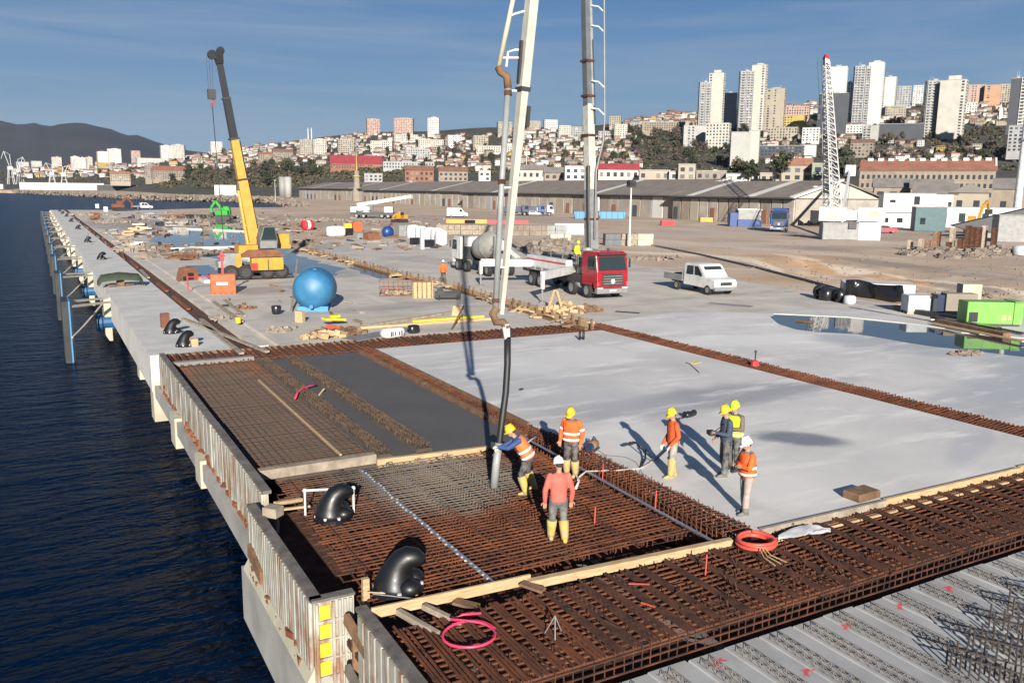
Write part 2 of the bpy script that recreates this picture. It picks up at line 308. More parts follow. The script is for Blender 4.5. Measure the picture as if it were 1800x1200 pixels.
# fender panels standing in the water, held by chains and props
def fender(y, lab):
    t = thing('fender_panel', lab, 'fender panel', (1.25, y, 0), 0, 'fender panels off the quay')
    MB().box(-.34,.02,0,2.9,-5,.28).build('face_plate', 'fender_face', t); MB().box(.02,.10,-.03,2.9,-5,.3).build('edge_strip', 'fender_blue', t)
    MB().box(.10,.22,.3,2.6,-4.8,.1).build('back_frame', 'white_paint', t)
    b = MB(); b.beam((.1,.2,-.05),(2.6,3.2,-.25),.12,.14); b.beam((.1,2.7,-.05),(2.6,5.6,-.25),.12,.14); b.build('prop', 'rope', t)
    c = MB(); c.tube([(.1,-.2,-1.9),(.8,1.4,-1.5),(1.5,3.0,-1.0),(2.15,4.5,-.5)], .06, 6); c.build('chain', 'rope', t)
    r = MB()
    if y < 100: r.lathe([(.55,0),(.55,.3),(.42,.4),(.42,.9),(.55,1.0),(.55,1.4)], 12, (1.7,4.2,-1.7), 'x'); r.smooth = True
    if y < 100: r.build('rubber_cone', 'blue_rubber', t)
    return t
for k in range(12):
    fender(58 + 19.3*k, 'tall fender panel with blue edge standing in the water, %s one from the viewer' % ['nearest','second','third','fourth','fifth','sixth','seventh','eighth','ninth','tenth','eleventh','last'][k])
# ================================================================ new slabs and the joints between them
M['slab_north'] = M['slab'].copy()
for n_ in M['slab_north'].node_tree.nodes:
    if n_.type == 'VALTORGB':
        for e_ in n_.color_ramp.elements: e_.color = (e_.color[0]*.9, e_.color[1]*.9, e_.color[2]*.905, 1)
MB().prism([(13.2,12.75),(25.75,12.75),(25.75,20.95),(13.2,20.95)], -.45, .006).build('slab', 'slab', kind='structure')
MB().prism([(13.2,20.96),(25.75,20.96),(25.75,36.7),(13.2,36.7)], -.45, 0).build('slab', 'slab_north', kind='structure')
edge = [(27.0,12.75),(70,12.75),(60,24),(52.8,31.5),(49,34.5),(46,36.5),(42.7,35.6),(39.5,37.2),(36.8,39.3),(33.7,40.5),(29.3,39.5),(27.0,38.9)]
MB().prism(edge, -.45, .001).build('slab', 'slab', kind='structure')
MB().box(25.75,27.0,12.75,38.8,-.5,-.16).build('joint_floor', 'rust_and_shade', kind='structure')
MB().box(4.3,26.5,36.75,39.38,-.55,-.1).build('joint_floor', 'rust_and_shade', kind='structure')
MB().box(12.25,13.2,12.6,36.75,-.75,-.47).build('joint_floor', 'rust_and_shade', kind='structure')
# pond on the right slab and the shallow flood on the old deck
pr = [tuple(G(*q_)[:2]) for q_ in ((1352,557),(1370,570),(1397,579),(1432,583),(1510,588),(1555,595),(1645,610),(1737,620),(1800,627),(1860,634),(1860,610),(1800,597),(1690,587),(1665,580),(1590,570),(1490,559),(1420,554),(1362,553))]
MB().prism(wob(pr,.18,.6,3), -.01, .006).build('rain_pool', 'pond', kind='structure')
pl_ = [(11.3,107),(12.5,122),(16,148),(21,166),(33,168),(31.5,140),(28.6,118),(25,100),(24.6,86),(24.3,76),(21,69.5),(18,75),(16.5,88),(14.6,99)]
MB().prism(wob(pl_,1.5,1.2,5), -.01, .012).build('flood_pool', 'pond', kind='structure')
for nm, pg, sd in (('flood_pool',[(10.6,73),(11.6,84),(13.8,84),(13.6,74),(12,71)],2),('flood_pool',[(19,172),(22,196),(34,205),(40,196),(38,178),(30,171)],9),('flood_pool',[(16,215),(22,240),(36,246),(44,236),(40,214),(26,208)],4),('flood_pool',[(24,66),(25.5,80),(28,78),(27.5,67)],6)):
    MB().prism(wob(pg,.8,1.,sd), -.01, .01).build(nm, 'pond', kind='structure')
k = MB(); k.prism([tuple(G(*q_)[:2]) for q_ in ((1360,552),(1490,558),(1590,568),(1665,578),(1690,585),(1800,595),(1860,602),(1860,590),(1800,584),(1700,572),(1600,558),(1490,545),(1430,545))], -.1, .04); k.build('pool_kerb', 'quay', kind='structure')
# ================================================================ reinforcement
um = MB().box(0,1,-.5,.5,-.5,.5).mesh('bar', 'rust')   # unit bar along x, scaled per use
ud = MB().box(0,1,-.5,.5,-.5,.5).mesh('bar', 'rust_and_shade')
def bar(par, p, q, th=.023, me=None):
    p, q = Vector(p), Vector(q); d = q - p; o = bpy.data.objects.new('bar', me or um); C.objects.link(o); o.parent = par
    o.location = p; o.rotation_euler = (0, -atan2(d.z, hypot(d.x,d.y)), atan2(d.y, d.x)); o.scale = (d.length, th, th); return o
def jit(a): return rnd.uniform(-a, a)
def bars_x(par, x0, x1, y0, y1, st, z, th=.028):
    y = y0
    while y < y1:
        bar(par, (x0+jit(.12), y+jit(.02), z+jit(.01)), (x1+jit(.12), y+jit(.02), z+jit(.01)), th); y += st
def bars_y(par, x0, x1, y0, y1, st, z, th=.028, dx=0.):
    x = x0
    while x < x1:
        bar(par, (x+jit(.02), y0+jit(.12), z+jit(.01)), (x+dx+jit(.02), y1+jit(.12), z+jit(.01)), th); x += st
# formed soffit under all the bays, coloured dark to stand for the shade deep in the cages
MB().box(4.35,12.25,10.05,36.75,-.95,-.85).build('bay_floor', 'rust_and_shade', kind='structure')
MB().box(12.25,27.0,10.05,12.75,-.95,-.85).build('bay_floor', 'rust_and_shade', kind='structure')
# bay B, the open bay where concrete is being placed
tb = thing('reinforcement_mat', 'open rust brown rebar mat where the workers stand by the hose', 'rebar mat', (0,0,0))
bars_x(tb, 4.75, 12.0, 13.55, 20.9, .155, -.07, .024)
bars_y(tb, 4.8, 12.0, 13.5, 20.85, .19, -.10, .026)
bars_y(tb, 5.1, 11.9, 13.5, 20.85, 1.35, -.045, .024)
lo = MB()
for i in range(22): lo.beam((4.7,13.5+.34*i,-.36),(12.05,13.5+.34*i,-.36),.024,.024)
for i in range(20): lo.beam((4.75+.37*i,13.45,-.39),(4.75+.37*i,20.9,-.39),.024,.024)
lo.build('lower_bars', 'rust_and_shade', tb, kind='stuff')  # lower layer coloured darker than the top bars to stand for shade
st = MB()
for i in range(9):
    x = 5.2 + .82*i
    for j in range(46):
        y = 13.7 + .155*j + jit(.02); h = .08 + jit(.03) if 7.0 < x < 9.8 and y > 15.5 else -.02 + jit(.02)
        st.beam((x,y,-.4),(x,y,h-.05),.014,.014); st.beam((x,y,h-.05),(x+.16,y+.01,h-.05),.014,.014); st.beam((x+.16,y,-.4),(x+.16,y,h-.05),.014,.014)
st.build('stirrups', 'rust', tb, kind='stuff')
# front cage across the whole pour
tf = thing('reinforcement_cage', 'long rust brown rebar cage across the front beside the precast planks', 'rebar cage', (0,0,0))
x = 4.75
while x < 26.5:
    for k in range(3): bar(tf, (x+.07*k+jit(.02),10.15,-.06+jit(.01)), (x+.07*k+jit(.02)+.02,12.55+jit(.1),-.06+jit(.01)), .034, ud if x > 7.5 else um)
    x += .62 if x > 9.5 else .36
for i in range(15): bar(tf, (4.6+jit(.2),10.2+.165*i+jit(.02),-.10), (26.8+jit(.2),10.2+.165*i+jit(.02),-.10+jit(.02)), .03)
s2 = MB()
for i in range(118):
    x = 4.7 + .19*i + jit(.03)
    for y in (10.16, 10.8, 11.5, 12.45):
        s2.beam((x,y,-.46),(x,y+jit(.03),-.03+jit(.03)),.016,.016)
    s2.beam((x,10.16,-.05),(x+jit(.05),11.1,-.05),.016,.016); s2.beam((x,11.1,-.3),(x+jit(.1),12.45,-.32),.016,.016)
for z in (-.12,-.28,-.43): s2.beam((4.5,10.14,z),(27,10.14,z),.026,.026)
for i in range(260): 
    x = rnd.gauss(12.8,1.3) if i < 160 else rnd.uniform(9,26); y = rnd.uniform(10.3,12.3); s2.beam((x,y,-.3+jit(.1)),(x+jit(.5),y+jit(.5),-.02+jit(.1)),.018,.018)
s2.build('stirrups', 'rust_and_shade', tf, kind='stuff')
# bay A, half buried mats at the sea side
MB().box(4.42,7.75,21.75,36.9,-.46,-.13).build('fresh_concrete', 'green_concrete', kind='structure')
ta = thing('reinforcement_mat', 'grey brown rebar mat half sunk in mortar beside the wet concrete', 'rebar mat', (0,0,0))
bars_x(ta, 4.55, 7.75, 22.0, 36.6, .15, -.105, .03)
bars_y(ta, 4.6, 7.7, 21.9, 36.7, .2, -.11, .03)
for cx, wd, lab in ((7.95,.55,'knobbly row of rebar loops left of the narrow wet strip'),(9.15,.6,'knobbly row of rebar loops beside the broad wet concrete')):
    tr = thing('starter_bar_row', lab, 'rebar row', (0,0,0), 0, 'rows of rebar loops in the wet bay'); mb = MB()
    MB().prism([(cx-wd/2,-.13),(cx+wd/2,-.13),(cx+wd/2-.1,-.02),(cx-wd/2+.1,-.02)], 21.6, 36.7, 'y').build('mortar_ridge', 'green_concrete', tr)
    for i in range(110):
        y = 21.8+.135*i
        for x in (cx-wd*.3, cx, cx+wd*.3):
            a = jit(.04); mb.beam((x+a,y,-.1),(x+a,y+jit(.04),.06+jit(.04)),.03,.03); mb.beam((x+a,y,.05),(x+a+.12,y+.04,.03),.03,.03)
    for k in range(3): mb.beam((cx-wd*.3+wd*.3*k,21.6,.02),(cx-wd*.3+wd*.3*k,36.7,.02),.03,.03)
    mb.build('loops', 'loop_brown', tr, kind='stuff')
MB().box(8.2,8.9,21.5,36.72,-.46,-.10).build('wet_concrete', 'wet_concrete', kind='structure')
MB().prism([(9.4,21.0),(11.3,20.95),(12.2,21.1),(12.25,36.7),(9.4,36.72)], -.46, -.085).build('wet_concrete', 'wet_concrete', kind='structure')
# joint with upright starter bars along the seaward edge of the main slab
tj = thing('starter_bar_row', 'row of upright rusty starter bars along the near slab edge', 'rebar row', (0,0,0)); mb = MB()
for i in range(150):
    y = 12.9 + .165*i
    top = .1 if y < 21.3 else -.02
    for x in (12.35, 12.62, 12.9, 13.12):
        mb.beam((x+jit(.02),y+jit(.03),-.46),(x+jit(.03),y+jit(.03),top+jit(.04)),.022,.022)
    mb.beam((12.35,y,top-.03),(13.12,y+jit(.03),top-.03),.018,.018)
for x in (12.35,12.7,13.1):
    for z in (-.3,-.1,.03): mb.beam((x,12.8,z if z < 0 else .02),(x,21.3,z if z < 0 else .02),.022,.022); mb.beam((x,21.3,z-.08),(x,36.7,z-.08),.03,.03)
mb.build('loops', 'rust', tj, kind='stuff')
for nm, y0, y1, xx in (('board',21.4,29,12.33),('board',29.1,36.6,12.33),('board',22.5,36.5,13.05)):
    MB().box(xx,xx+.1,y0,y1,-.4,.02).build(nm, 'timber_old', tj)
# joint between the two slabs
tk = thing('starter_bar_row', 'rusty rebar joint running between the two pale slabs', 'rebar row', (0,0,0)); mb = MB()
for i in range(178):
    y = 12.9+.145*i; z = .05 + jit(.03)
    for x in (25.85,26.25,26.6,26.92): mb.beam((x,y+jit(.02),-.17),(x,y+jit(.02),z if x > 26.8 else z-.1),.03,.03)
    mb.beam((25.85,y,-.06),(26.92,y,z),.028,.028)
for x in (25.9,26.3,26.6,26.9): mb.beam((x,12.8,-.03),(x,38.8,-.03),.03,.03)
mb.build('loops', 'rust', tk, kind='stuff')
# far joint across, bars lying in it
tl = thing('reinforcement_cage', 'narrow band of rusty bars between the pours and the old deck', 'rebar cage', (0,0,0))
x = 4.5
while x < 26.3:
    for k in range(2): bar(tl, (x+.07*k+jit(.03),36.85,-.06+jit(.03)), (x+.07*k+jit(.03),39.2,.0+jit(.04)), .05, um if rnd.random() < .6 else ud)
    x += .3
for i in range(6): bar(tl, (4.5,36.95+.4*i,-.1), (26.4,36.95+.4*i+jit(.05),-.03), .04)
mat('kerb', (.2,.19,.175), .85, .3, 1.5, coord='World', bump=.01)
MB().box(4.3,26.0,39.2,39.29,-.4,.012).build('board', 'timber_old', tl)  # dark strip added to cover the sunlit end face of the deck
MB().box(4.3,7.75,36.9,37.25,-.5,.06).build('kerb_beam', 'kerb', label='pale concrete kerb at the far end of the rebar bay', cat='kerb')
# ================================================================ precast planks with lattice girders at the bottom right
pd = thing('precast_deck', None, None); pd['kind'] = 'structure'
pk = bevel(MB().box(0,.80,-14,0,-.62,-.46).build('plank', 'plank_concrete', pd), .02, 1)
gm = MB()
for gx in (.14,.32):
    for dx, z in ((-.05,-.455),(.05,-.455),(0,-.36)): gm.beam((gx+dx,-14,z),(gx+dx,-.15,z),.012,.012)
    for i in range(69):
        y = -14+.2*i
        for sg in (-1,1): gm.beam((gx+.05*sg,y,-.455),(gx,y+.1,-.36),.009,.009); gm.beam((gx,y+.1,-.36),(gx+.05*sg,y+.2,-.455),.009,.009)
gmesh = gm.mesh('lattice_girder', 'girder')
planks = []
for i in range(29):
    o = pk if i == 0 else pk.copy()
    if i: C.objects.link(o)
    o.location = (4.9+.81*i, 10.03+jit(.03), jit(.012)); link('lattice_girder', gmesh, o, kind='stuff'); planks.append(o)
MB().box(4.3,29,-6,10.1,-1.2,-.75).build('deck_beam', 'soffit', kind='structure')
mat('girder_dark', (.06,.045,.038), .85, .4, 4, coord='World')
tc_ = thing('starter_bar_cage', 'dense dark upright starter bars and ladders over the precast planks', 'rebar cage', (0,0,0)); mb = MB()
for (xa, ya), (xb, yb) in (((12.5,7.7),(13.1,6.6)),((13.4,7.9),(14.2,6.5)),((14.3,8.1),(15.3,6.4)),((15.2,8.3),(16.4,6.4)),((16.1,8.5),(17.4,6.4))):
    n = 9
    for i in range(n):
        x = xa+(xb-xa)*i/n; y = ya+(yb-ya)*i/n
        for dx in (0,.2): mb.beam((x+dx,y+dx,-.46),(x+dx,y+dx,-.05+jit(.06)),.024,.024)
    for z in (-.15,):
        for dx in (0,.2): mb.beam((xa+dx,ya+dx,z),(xb+dx,yb+dx,z),.022,.022)
mb.build('bars', 'girder_dark', tc_, kind='stuff')
# ================================================================ formwork walls along the sea edge
def wall(lab, x, y0, y1, z0, z1, pitch, rw, cap=True, face='panel'):
    t = thing('formwork_wall', lab, 'formwork', (x, y0, 0)); Ln = y1-y0
    MB().box(.0,.10,0,Ln,z0,z1-.04).build('face_sheet', face, t)
    if cap: MB().box(-.03,.17,-.02,Ln+.02,z1-.05,z1+.03).build('cap_beam', 'panel_cap', t)
    re_ = MB()
    for i in range(int(Ln*7)):
        y = rnd.uniform(0,Ln); z = z0+jit(.08)+(.25*rnd.random() if rnd.random() < .3 else 0); re_.ob((-.07+jit(.02),y,z),(.07,rnd.uniform(.06,.4),rnd.uniform(.03,.16)),(jit(.3),jit(.2),jit(.2)))
    re_.build('rust_edge', 'rust_bright', t, kind='stuff')
    me = MB().box(-.06,.003,0,rw,z0+.02,z1-.06).mesh('rib', face); y = .04
    while y < Ln-rw: link('rib', me, t, (jit(.006),y,jit(.012))); y += pitch
    return t
wall('long weathered formwork wall beside the finished deck, wide flat plates', 4.2, 26.4, 38.8, -1.3, .14, .62, .55)
wall('ribbed pale formwork wall below the half filled bay', 4.2, 19.55, 26.3, -1.3, .16, .17, .13)
wall('ribbed pale formwork wall in front with rust streaks and a corner return', 3.78, 14.05, 19.3, -1.55, .0, .17, .125)
wall('nearest ribbed formwork wall at the bottom of the picture', 4.38, 4.5, 13.35, -1.7, .02, .3, .24)
b = MB(); b.box(3.95,4.6,19.4,39.2,-1.85,-1.32); b.box(3.62,4.4,14.0,19.6,-2.9,-1.58); b.box(4.0,4.7,2,14.0,-3.2,-1.75); b.build('quay_beam', 'quay_low', kind='structure')
b = MB(); b.prism([(3.62,-1.56),(3.8,-1.25),(3.8,-1.585)], 14.0, 19.4, 'y'); b.prism([(4.3,-1.7),(4.5,-.55),(4.5,-1.7)], 19.4, 20.6, 'y'); b.build('broken_ledge', 'cream_concrete', label='broken cream concrete ledge at the foot of the ribbed wall', cat='ledge')
# corner return with four yellow squares
t = thing('corner_panel', 'short corner formwork panel with four yellow squares', 'formwork', (3.8,14.05,0))
MB().box(-.02,.72,-.08,0,-1.75,-.02).build('face_sheet', 'panel', t)
for k in range(4): MB().box(.07,.27,-.105,-.08,-.36-.36*k,-.1-.36*k).build('marking_square', 'yellow_paint', t)
for xx in (.0,.3,.42,.52,.62): MB().box(xx,xx+.05,-.13,-.08,-1.72,-.04).build('rib', 'panel', t)
for k in range(4): MB().box(.05,.6,-.115,-.08,-.42-.36*k,-.385-.36*k).build('crossbar', 'panel', t)
MB().box(-.05,.74,-.1,.1,-.02,.03).build('cap_beam', 'panel_cap', t)
for lab, p, q, wd, ht, mt in (('upright bare timber post at the corner by the black bollard',(4.72,13.9,-.35),(4.72,13.9,.28),.12,.1,'timber'),('brown upright timber plank wedged behind the corner panel',(4.62,13.55,-1.7),(4.62,13.55,-.35),.16,.08,'timber_old'),('rusty brown waling board hanging beside the corner panel',(4.3,13.75,-.32),(4.42,12.3,-.75),.1,.2,'timber_old'),('dark diagonal strut under the corner panel',(4.25,13.6,-1.2),(4.35,12.1,-1.6),.1,.18,'panel_cap'),('second brown plank by the nearest formwork wall',(4.38,13.5,-1.75),(4.38,13.5,-.5),.12,.07,'timber_old'),('rust stained board bolted low on the sea side of the ribbed wall',(3.68,18.9,-.9),(3.68,17.7,-1.1),.08,.3,'timber_old')):
    MB().beam(p, q, wd, ht).build('board', mt, label=lab, cat='board')
# timber stop ends between the bays
def plank(lab, p, q, wd=.1, ht=.24, mt='timber'):
    return bevel(MB().beam(p, q, wd, ht).build('timber_plank', mt, label=lab, cat='plank'), .008, 1)
plank('grey topped timber beam closing the half filled bay at its sea side', (4.5,21.5,-.05),(7.65,21.5,-.05),.26,.26,'timber_grey')
plank('timber beam below the wet concrete, right next to the hose', (7.55,21.1,-.08),(10.75,20.8,-.08),.14,.24,'timber')
plank('pale new plank across the rebar in front of the nearest black bollard', (4.55,13.12,.0),(7.65,13.0,.0),.06,.2,'timber')
plank('long weathered plank across the rebar ending at the metal strip corner', (7.55,12.9,-.04),(12.35,12.62,-.04),.16,.16,'timber')
plank('first short timber cross piece leaning on the pale plank', (4.98,12.98,.0),(5.35,12.1,-.1),.11,.1,'timber_grey')
plank('second short timber cross piece beside the pink hose', (5.45,12.95,.0),(5.85,12.2,-.1),.11,.1,'timber_grey')
plank('small dark board end under the pale plank', (6.05,12.95,-.05),(6.35,12.6,-.08),.22,.05,'timber_old')
plank('dark board lying where the two front planks meet', (7.4,12.9,.02),(7.65,12.5,-.02),.2,.05,'timber_old')
for k, (a, b_) in enumerate((((13.25,12.7),(17.2,12.62)),((17.25,12.68),(22.6,12.62)),((22.7,12.68),(27.2,12.62)))):
    plank(['slab edge board','pale slab edge board','last slab edge board'][k]+' beside the rebar cage, '+['starting at the red hose','past the timber box','at the right side'][k], (*a,-.06),(*b_,-.06),.1,.24,'timber_grey' if k == 0 else 'timber')
    plank(['lower','middle lower','far lower'][k]+' timber batten under the slab edge, '+['nearest the red hose','past the timber box','at the right side'][k], (a[0],a[1]-.28,-.14),(b_[0],b_[1]-.28,-.14),.14,.1,'timber')
bx = bevel(MB().ob((16.95,13.1,.10),(.8,.5,.2),(0,0,.05)).build('timber_box', 'timber_old', label='low brown timber box sitting on the slab edge', cat='box'), .03, 1)
# galvanised strips
def strip(lab, p, q): return MB().beam(p, q, .07, .03).build('metal_strip', 'galvanised', label=lab, cat='metal strip')
strip('shiny galvanised strip along the right side of the rebar mat', (12.2,21.2,.0),(11.95,12.72,.0))
g1 = thing('metal_strip', 'speckled galvanised joint strip running across the rebar mat', 'metal strip', (0,0,0)); n = MB(); n.beam((6.9,20.6,-.02),(6.98,13.2,-.02),.07,.05); n.build('channel', 'galvanised', g1)
n = MB()
for i in range(40): n.ob((6.93+jit(.04),13.4+.18*i,.0),(.045,.04,.03),(0,0,jit(1)))
n.build('spacers', 'rope', g1, kind='stuff')
MB().beam((7.0,32.7,-.06),(6.9,22.2,-.06),.06,.05).build('timber_batten', 'timber', label='thin pale batten across the half sunk rebar mat', cat='batten')
# ================================================================ people
mat('skin', (.38,.21,.14), .6, .15, 9.); mat('hair', (.03,.022,.016), .8, .2, 20.); mat('glove', (.6,.58,.53), .8, .2, 9.)
for n_, c_ in (('hivis',(.72,.12,.02)),('hivis2',(.80,.17,.05)),('orange_cloth',(.55,.085,.018)),('coral',(.56,.12,.09)),('navy',(.025,.035,.07)),('blue_cloth',(.03,.07,.2)),('dark_cloth',(.022,.022,.028)),('grey_cloth',(.085,.085,.09)),('khaki',(.21,.19,.14)),('pale_trouser',(.36,.30,.27)),('lime',(.52,.78,.02)),('brown_cloth',(.13,.1,.075)),('boot_yellow',(.46,.31,.05)),('boot_dark',(.03,.028,.026)),('shoe_grey',(.16,.16,.15))):
    mat(n_, c_, .8, .3, 7., bump=.022, bscale=10, col2={'dark_cloth':(.12,.115,.105),'grey_cloth':(.17,.165,.15),'boot_yellow':(.30,.25,.15),'khaki':(.33,.31,.27),'navy':(.05,.06,.085)}.get(n_), sharp=.5 if n_ in ('dark_cloth','grey_cloth','boot_yellow','khaki') else 0)
mat('hat_yellow', (.68,.44,.02), .35, .1, 3.); mat('hat_white', (.78,.78,.78), .35, .08, 3.); mat('hat_lime', (.45,.75,.02), .35, .1, 3.); mat('reflective', (.78,.76,.70), .4, .12, 8.)
def seg(mb, a, b, r0, r1, n=12, k=6, mid=None):
    a, b = Vector(a), Vector(b); pts = []; rs = []
    d = b - a
    for i in range(k+1):
        t = i/k; pts.append(a + d*t); r = r0+(r1-r0)*t
        if mid: r += mid*sin(pi*t)
        rs.append(r)
    mb.tube(pts, rs, n); mb.ball(a, r0*.98, n, 8); mb.ball(b, r1*.98, n, 8)
def loft(mb, rings, n=18):
    vs = []; fs = []
    for (c, rx, ry, ax) in rings:
        c = Vector(c); ax = Vector(ax).normalized(); X = Vector((1,0,0)); X = (X - ax*X.dot(ax)).normalized(); Y = ax.cross(X)
        for j in range(n):
            t = 2*pi*j/n; e = .85; cx, sy = cos(t), sin(t)
            vs.append(c + X*(rx*math.copysign(abs(cx)**e, cx)) + Y*(ry*math.copysign(abs(sy)**e, sy)))
    for i in range(len(rings)-1):
        for j in range(n):
            k = (j+1) % n; fs.append((i*n+j, i*n+k, (i+1)*n+k, (i+1)*n+j))
    fs.append(tuple(range(n-1,-1,-1))); fs.append(tuple((len(rings)-1)*n+j for j in range(n))); mb.add(vs, fs)
def hand_mesh(mb, w, d, side, grip):
    """palm and five bent fingers; w wrist, d direction of the forearm"""
    d = Vector(d).normalized(); up = Vector((0,0,1)); a = d.cross(up)
    if a.length < .2: a = Vector((1,0,0))
    a = (a - d*a.dot(d)).normalized(); b = a.cross(d) * -1; w = Vector(w)
    mb.beam(w - d*.01, w + d*.085, .075, .034, b, .08, .028)
    for i, (o, l) in enumerate(((-.03,.068),(-.01,.078),(.011,.072),(.031,.056))):
        p = w + d*.08 + a*o; q = p + d*(l*.45) + b*(.01+.012*grip); r_ = q + (d*(1-grip) + b*grip).normalized()*l*.35; s_ = r_ + (d*(1-grip*1.6) + b*grip*1.3).normalized()*l*.28
        mb.tube([p, q, r_, s_], [.0105,.0098,.0088,.007], 6)
    p = w + d*.025 + a*(.035*side); q = p + a*(.035*side) + d*.025 + b*.012; r_ = q + d*.03 + b*.018
    mb.tube([p, q, r_], [.013,.0115,.009], 6)
def person(label, loc, rz, J, fit, helm='hat_yellow', vest=None, boots='boot_yellow', boot_h=.36, glove=None, h=1.0, apron=None):
    """J: joint overrides in body space (x right, y forward, z up); fit: materials for head, torso, arms, legs"""
    P = dict(pel=(0,0,.95), chest=(0,.01,1.33), neck=(0,.02,1.5), head=(0,.05,1.645), look=(0,1,-.15), shL=(-.19,.0,1.43), shR=(.19,.0,1.43), elL=(-.25,-.03,1.15), elR=(.25,-.03,1.15),
             wrL=(-.24,.08,.90), wrR=(.24,.08,.90), hiL=(-.095,0,.92), hiR=(.095,0,.92), knL=(-.11,.03,.51), knR=(.11,.03,.51), anL=(-.12,-.02,.09), anR=(.12,-.02,.09), toeL=0., toeR=0., grip=.5)
    P.update(J); t = thing('person', label, 'person', loc, rz)
    V3 = lambda k: Vector(P[k])
    regs = {}
    def reg(k): return regs.setdefault(k, MB())
    pel, ch, nk, hd = V3('pel'), V3('chest'), V3('neck'), V3('head'); up1 = (ch-pel).normalized(); up2 = (nk-ch).normalized()
    tr = reg('torso')
    loft(tr, [(pel-up1*.06,.17,.135,up1),(pel+up1*.03,.182,.145,up1),(pel.lerp(ch,.4),.178,.14,up1),(pel.lerp(ch,.75),.195,.145,up1),(ch,.205,.145,up1),(ch.lerp(nk,.55),.2,.125,up2),(ch.lerp(nk,.85),.12,.085,up2),(nk,.065,.065,up2)])
    lg = reg('legs')
    loft(lg, [(pel-up1*.13,.12,.105,up1),(pel-up1*.05,.16,.125,up1),(pel+up1*.04,.163,.124,up1)])
    for s_ in 'LR':
        seg(lg, V3('hi'+s_), V3('kn'+s_), .105, .076, mid=.006); seg(lg, V3('kn'+s_), V3('an'+s_), .076, .06, mid=.016)
        ar = reg('arms'); seg(ar, V3('sh'+s_), V3('el'+s_),   .074, .06); seg(ar, V3('el'+s_), V3('wr'+s_), .059, .042, mid=.005)
    hm = reg('skin'); lk = V3('look').normalized(); rt = lk.cross(Vector((0,0,1))).normalized(); hu = rt.cross(lk); B = Matrix((rt, lk, hu)).transposed()
    seg(hm, nk-Vector((0,0,.03)), hd-hu*.06-lk*.01, .058, .055)
    hm.ball(hd, (.076,.095,.112), 16, 12, B); hm.ball(hd-hu*.055+lk*.03, (.058,.066,.062), 12, 8, B)
    hm.ball(hd+lk*.098-hu*.012, (.013,.02,.024), 8, 6, B); hm.ball(hd+lk*.09-hu*.055, (.026,.011,.009), 8, 6, B)
    for e in (-1,1): hm.ball(hd+rt*(.078*e)-hu*.005, (.011,.022,.032), 8, 6, B)
    # one continuous body: union of the lofts by remeshing, then colours by nearest source region
    al = MB(); keys = []; src = MB(); own = []
    for k, mb_ in regs.items():
        al.add(mb_.v, mb_.f)
        for f in mb_.f: own.append(k)
        src.add(mb_.v, mb_.f)
    me = al.mesh('body', 'skin'); o = link('body', me, None)
    md = o.modifiers.new('r', 'REMESH'); md.mode = 'VOXEL'; md.voxel_size = .0145; md.use_smooth_shade = True
    sm = o.modifiers.new('s', 'SMOOTH'); sm.iterations = 3; sm.factor = .5
    dg = bpy.context.evaluated_depsgraph_get(); nm = bpy.data.meshes.new_from_object(o.evaluated_get(dg)); o.modifiers.clear(); o.data = nm; nm.name = 'body'
    nm.materials.clear(); mk = {'skin': 'skin', 'torso': fit[0], 'arms': fit[1], 'legs': fit[2]}; ks = list(mk)
    for k in ks: nm.materials.append(M[mk[k]])
    bv = BVHTree.FromPolygons([Vector(v) for v in src.v], src.f); idx = []
    for p in nm.polygons:
        _, _, i, _ = bv.find_nearest(p.center); k = own[i]
        if k == 'legs' and p.center.z > pel.z + .05: k = 'torso'
        idx.append(ks.index(k))
    nm.polygons.foreach_set('material_index', idx); o.parent = t
    e = MB()
    for s_ in (-1,1): e.ball(hd+lk*.087+rt*(.031*s_)+hu*.012, .0095, 8, 6)
    e.smooth = True; e.build('eyes', 'hair', t)
    hr = MB(); hr.ball(hd-lk*.02+hu*.018, (.079,.09,.1), 14, 9, B); hr.smooth = True; hr.build('hair', 'hair', t)
    # hard hat: shell, ridge and brim
    hb = MB(); hb.smooth = True; vs = []; fs = []; n = 20
    prof = [(1.0,.0),(.99,.035),(.93,.075),(.78,.115),(.5,.142),(.2,.152),(.01,.153)]
    for r_, z_ in prof:
        for j in range(n):
            a = 2*pi*j/n; vs.append(hd + hu*(.038+z_) + rt*(.108*r_*cos(a)) + lk*(.128*r_*sin(a)))
    for i in range(len(prof)-1):
        for j in range(n): fs.append((i*n+j, i*n+(j+1)%n, (i+1)*n+(j+1)%n, (i+1)*n+j))
    hb.add(vs, fs); hb.beam(hd+hu*.19-lk*.09, hd+hu*.19+lk*.09, .03, .012, hu); hat = hb.build('hard_hat', helm, t)
    br = MB(); br.smooth = True; vs = []; fs = []
    for r_, z_ in ((1.0,.0),(1.0,.012)):
        for j in range(n):
            a = 2*pi*j/n; q = 1.1 + (.38*max(0,sin(a))**2); vs.append(hd + hu*(.034+z_) - hu*(.02*max(0,sin(a))) + rt*(.108*1.1*r_*cos(a)) + lk*(.128*q*r_*sin(a)))
    fs = [(j,(j+1)%n,n+(j+1)%n,n+j) for j in range(n)] + [tuple(range(n-1,-1,-1)), tuple(range(n,2*n))]
    br.add(vs, fs); br.build('brim', helm, hat)
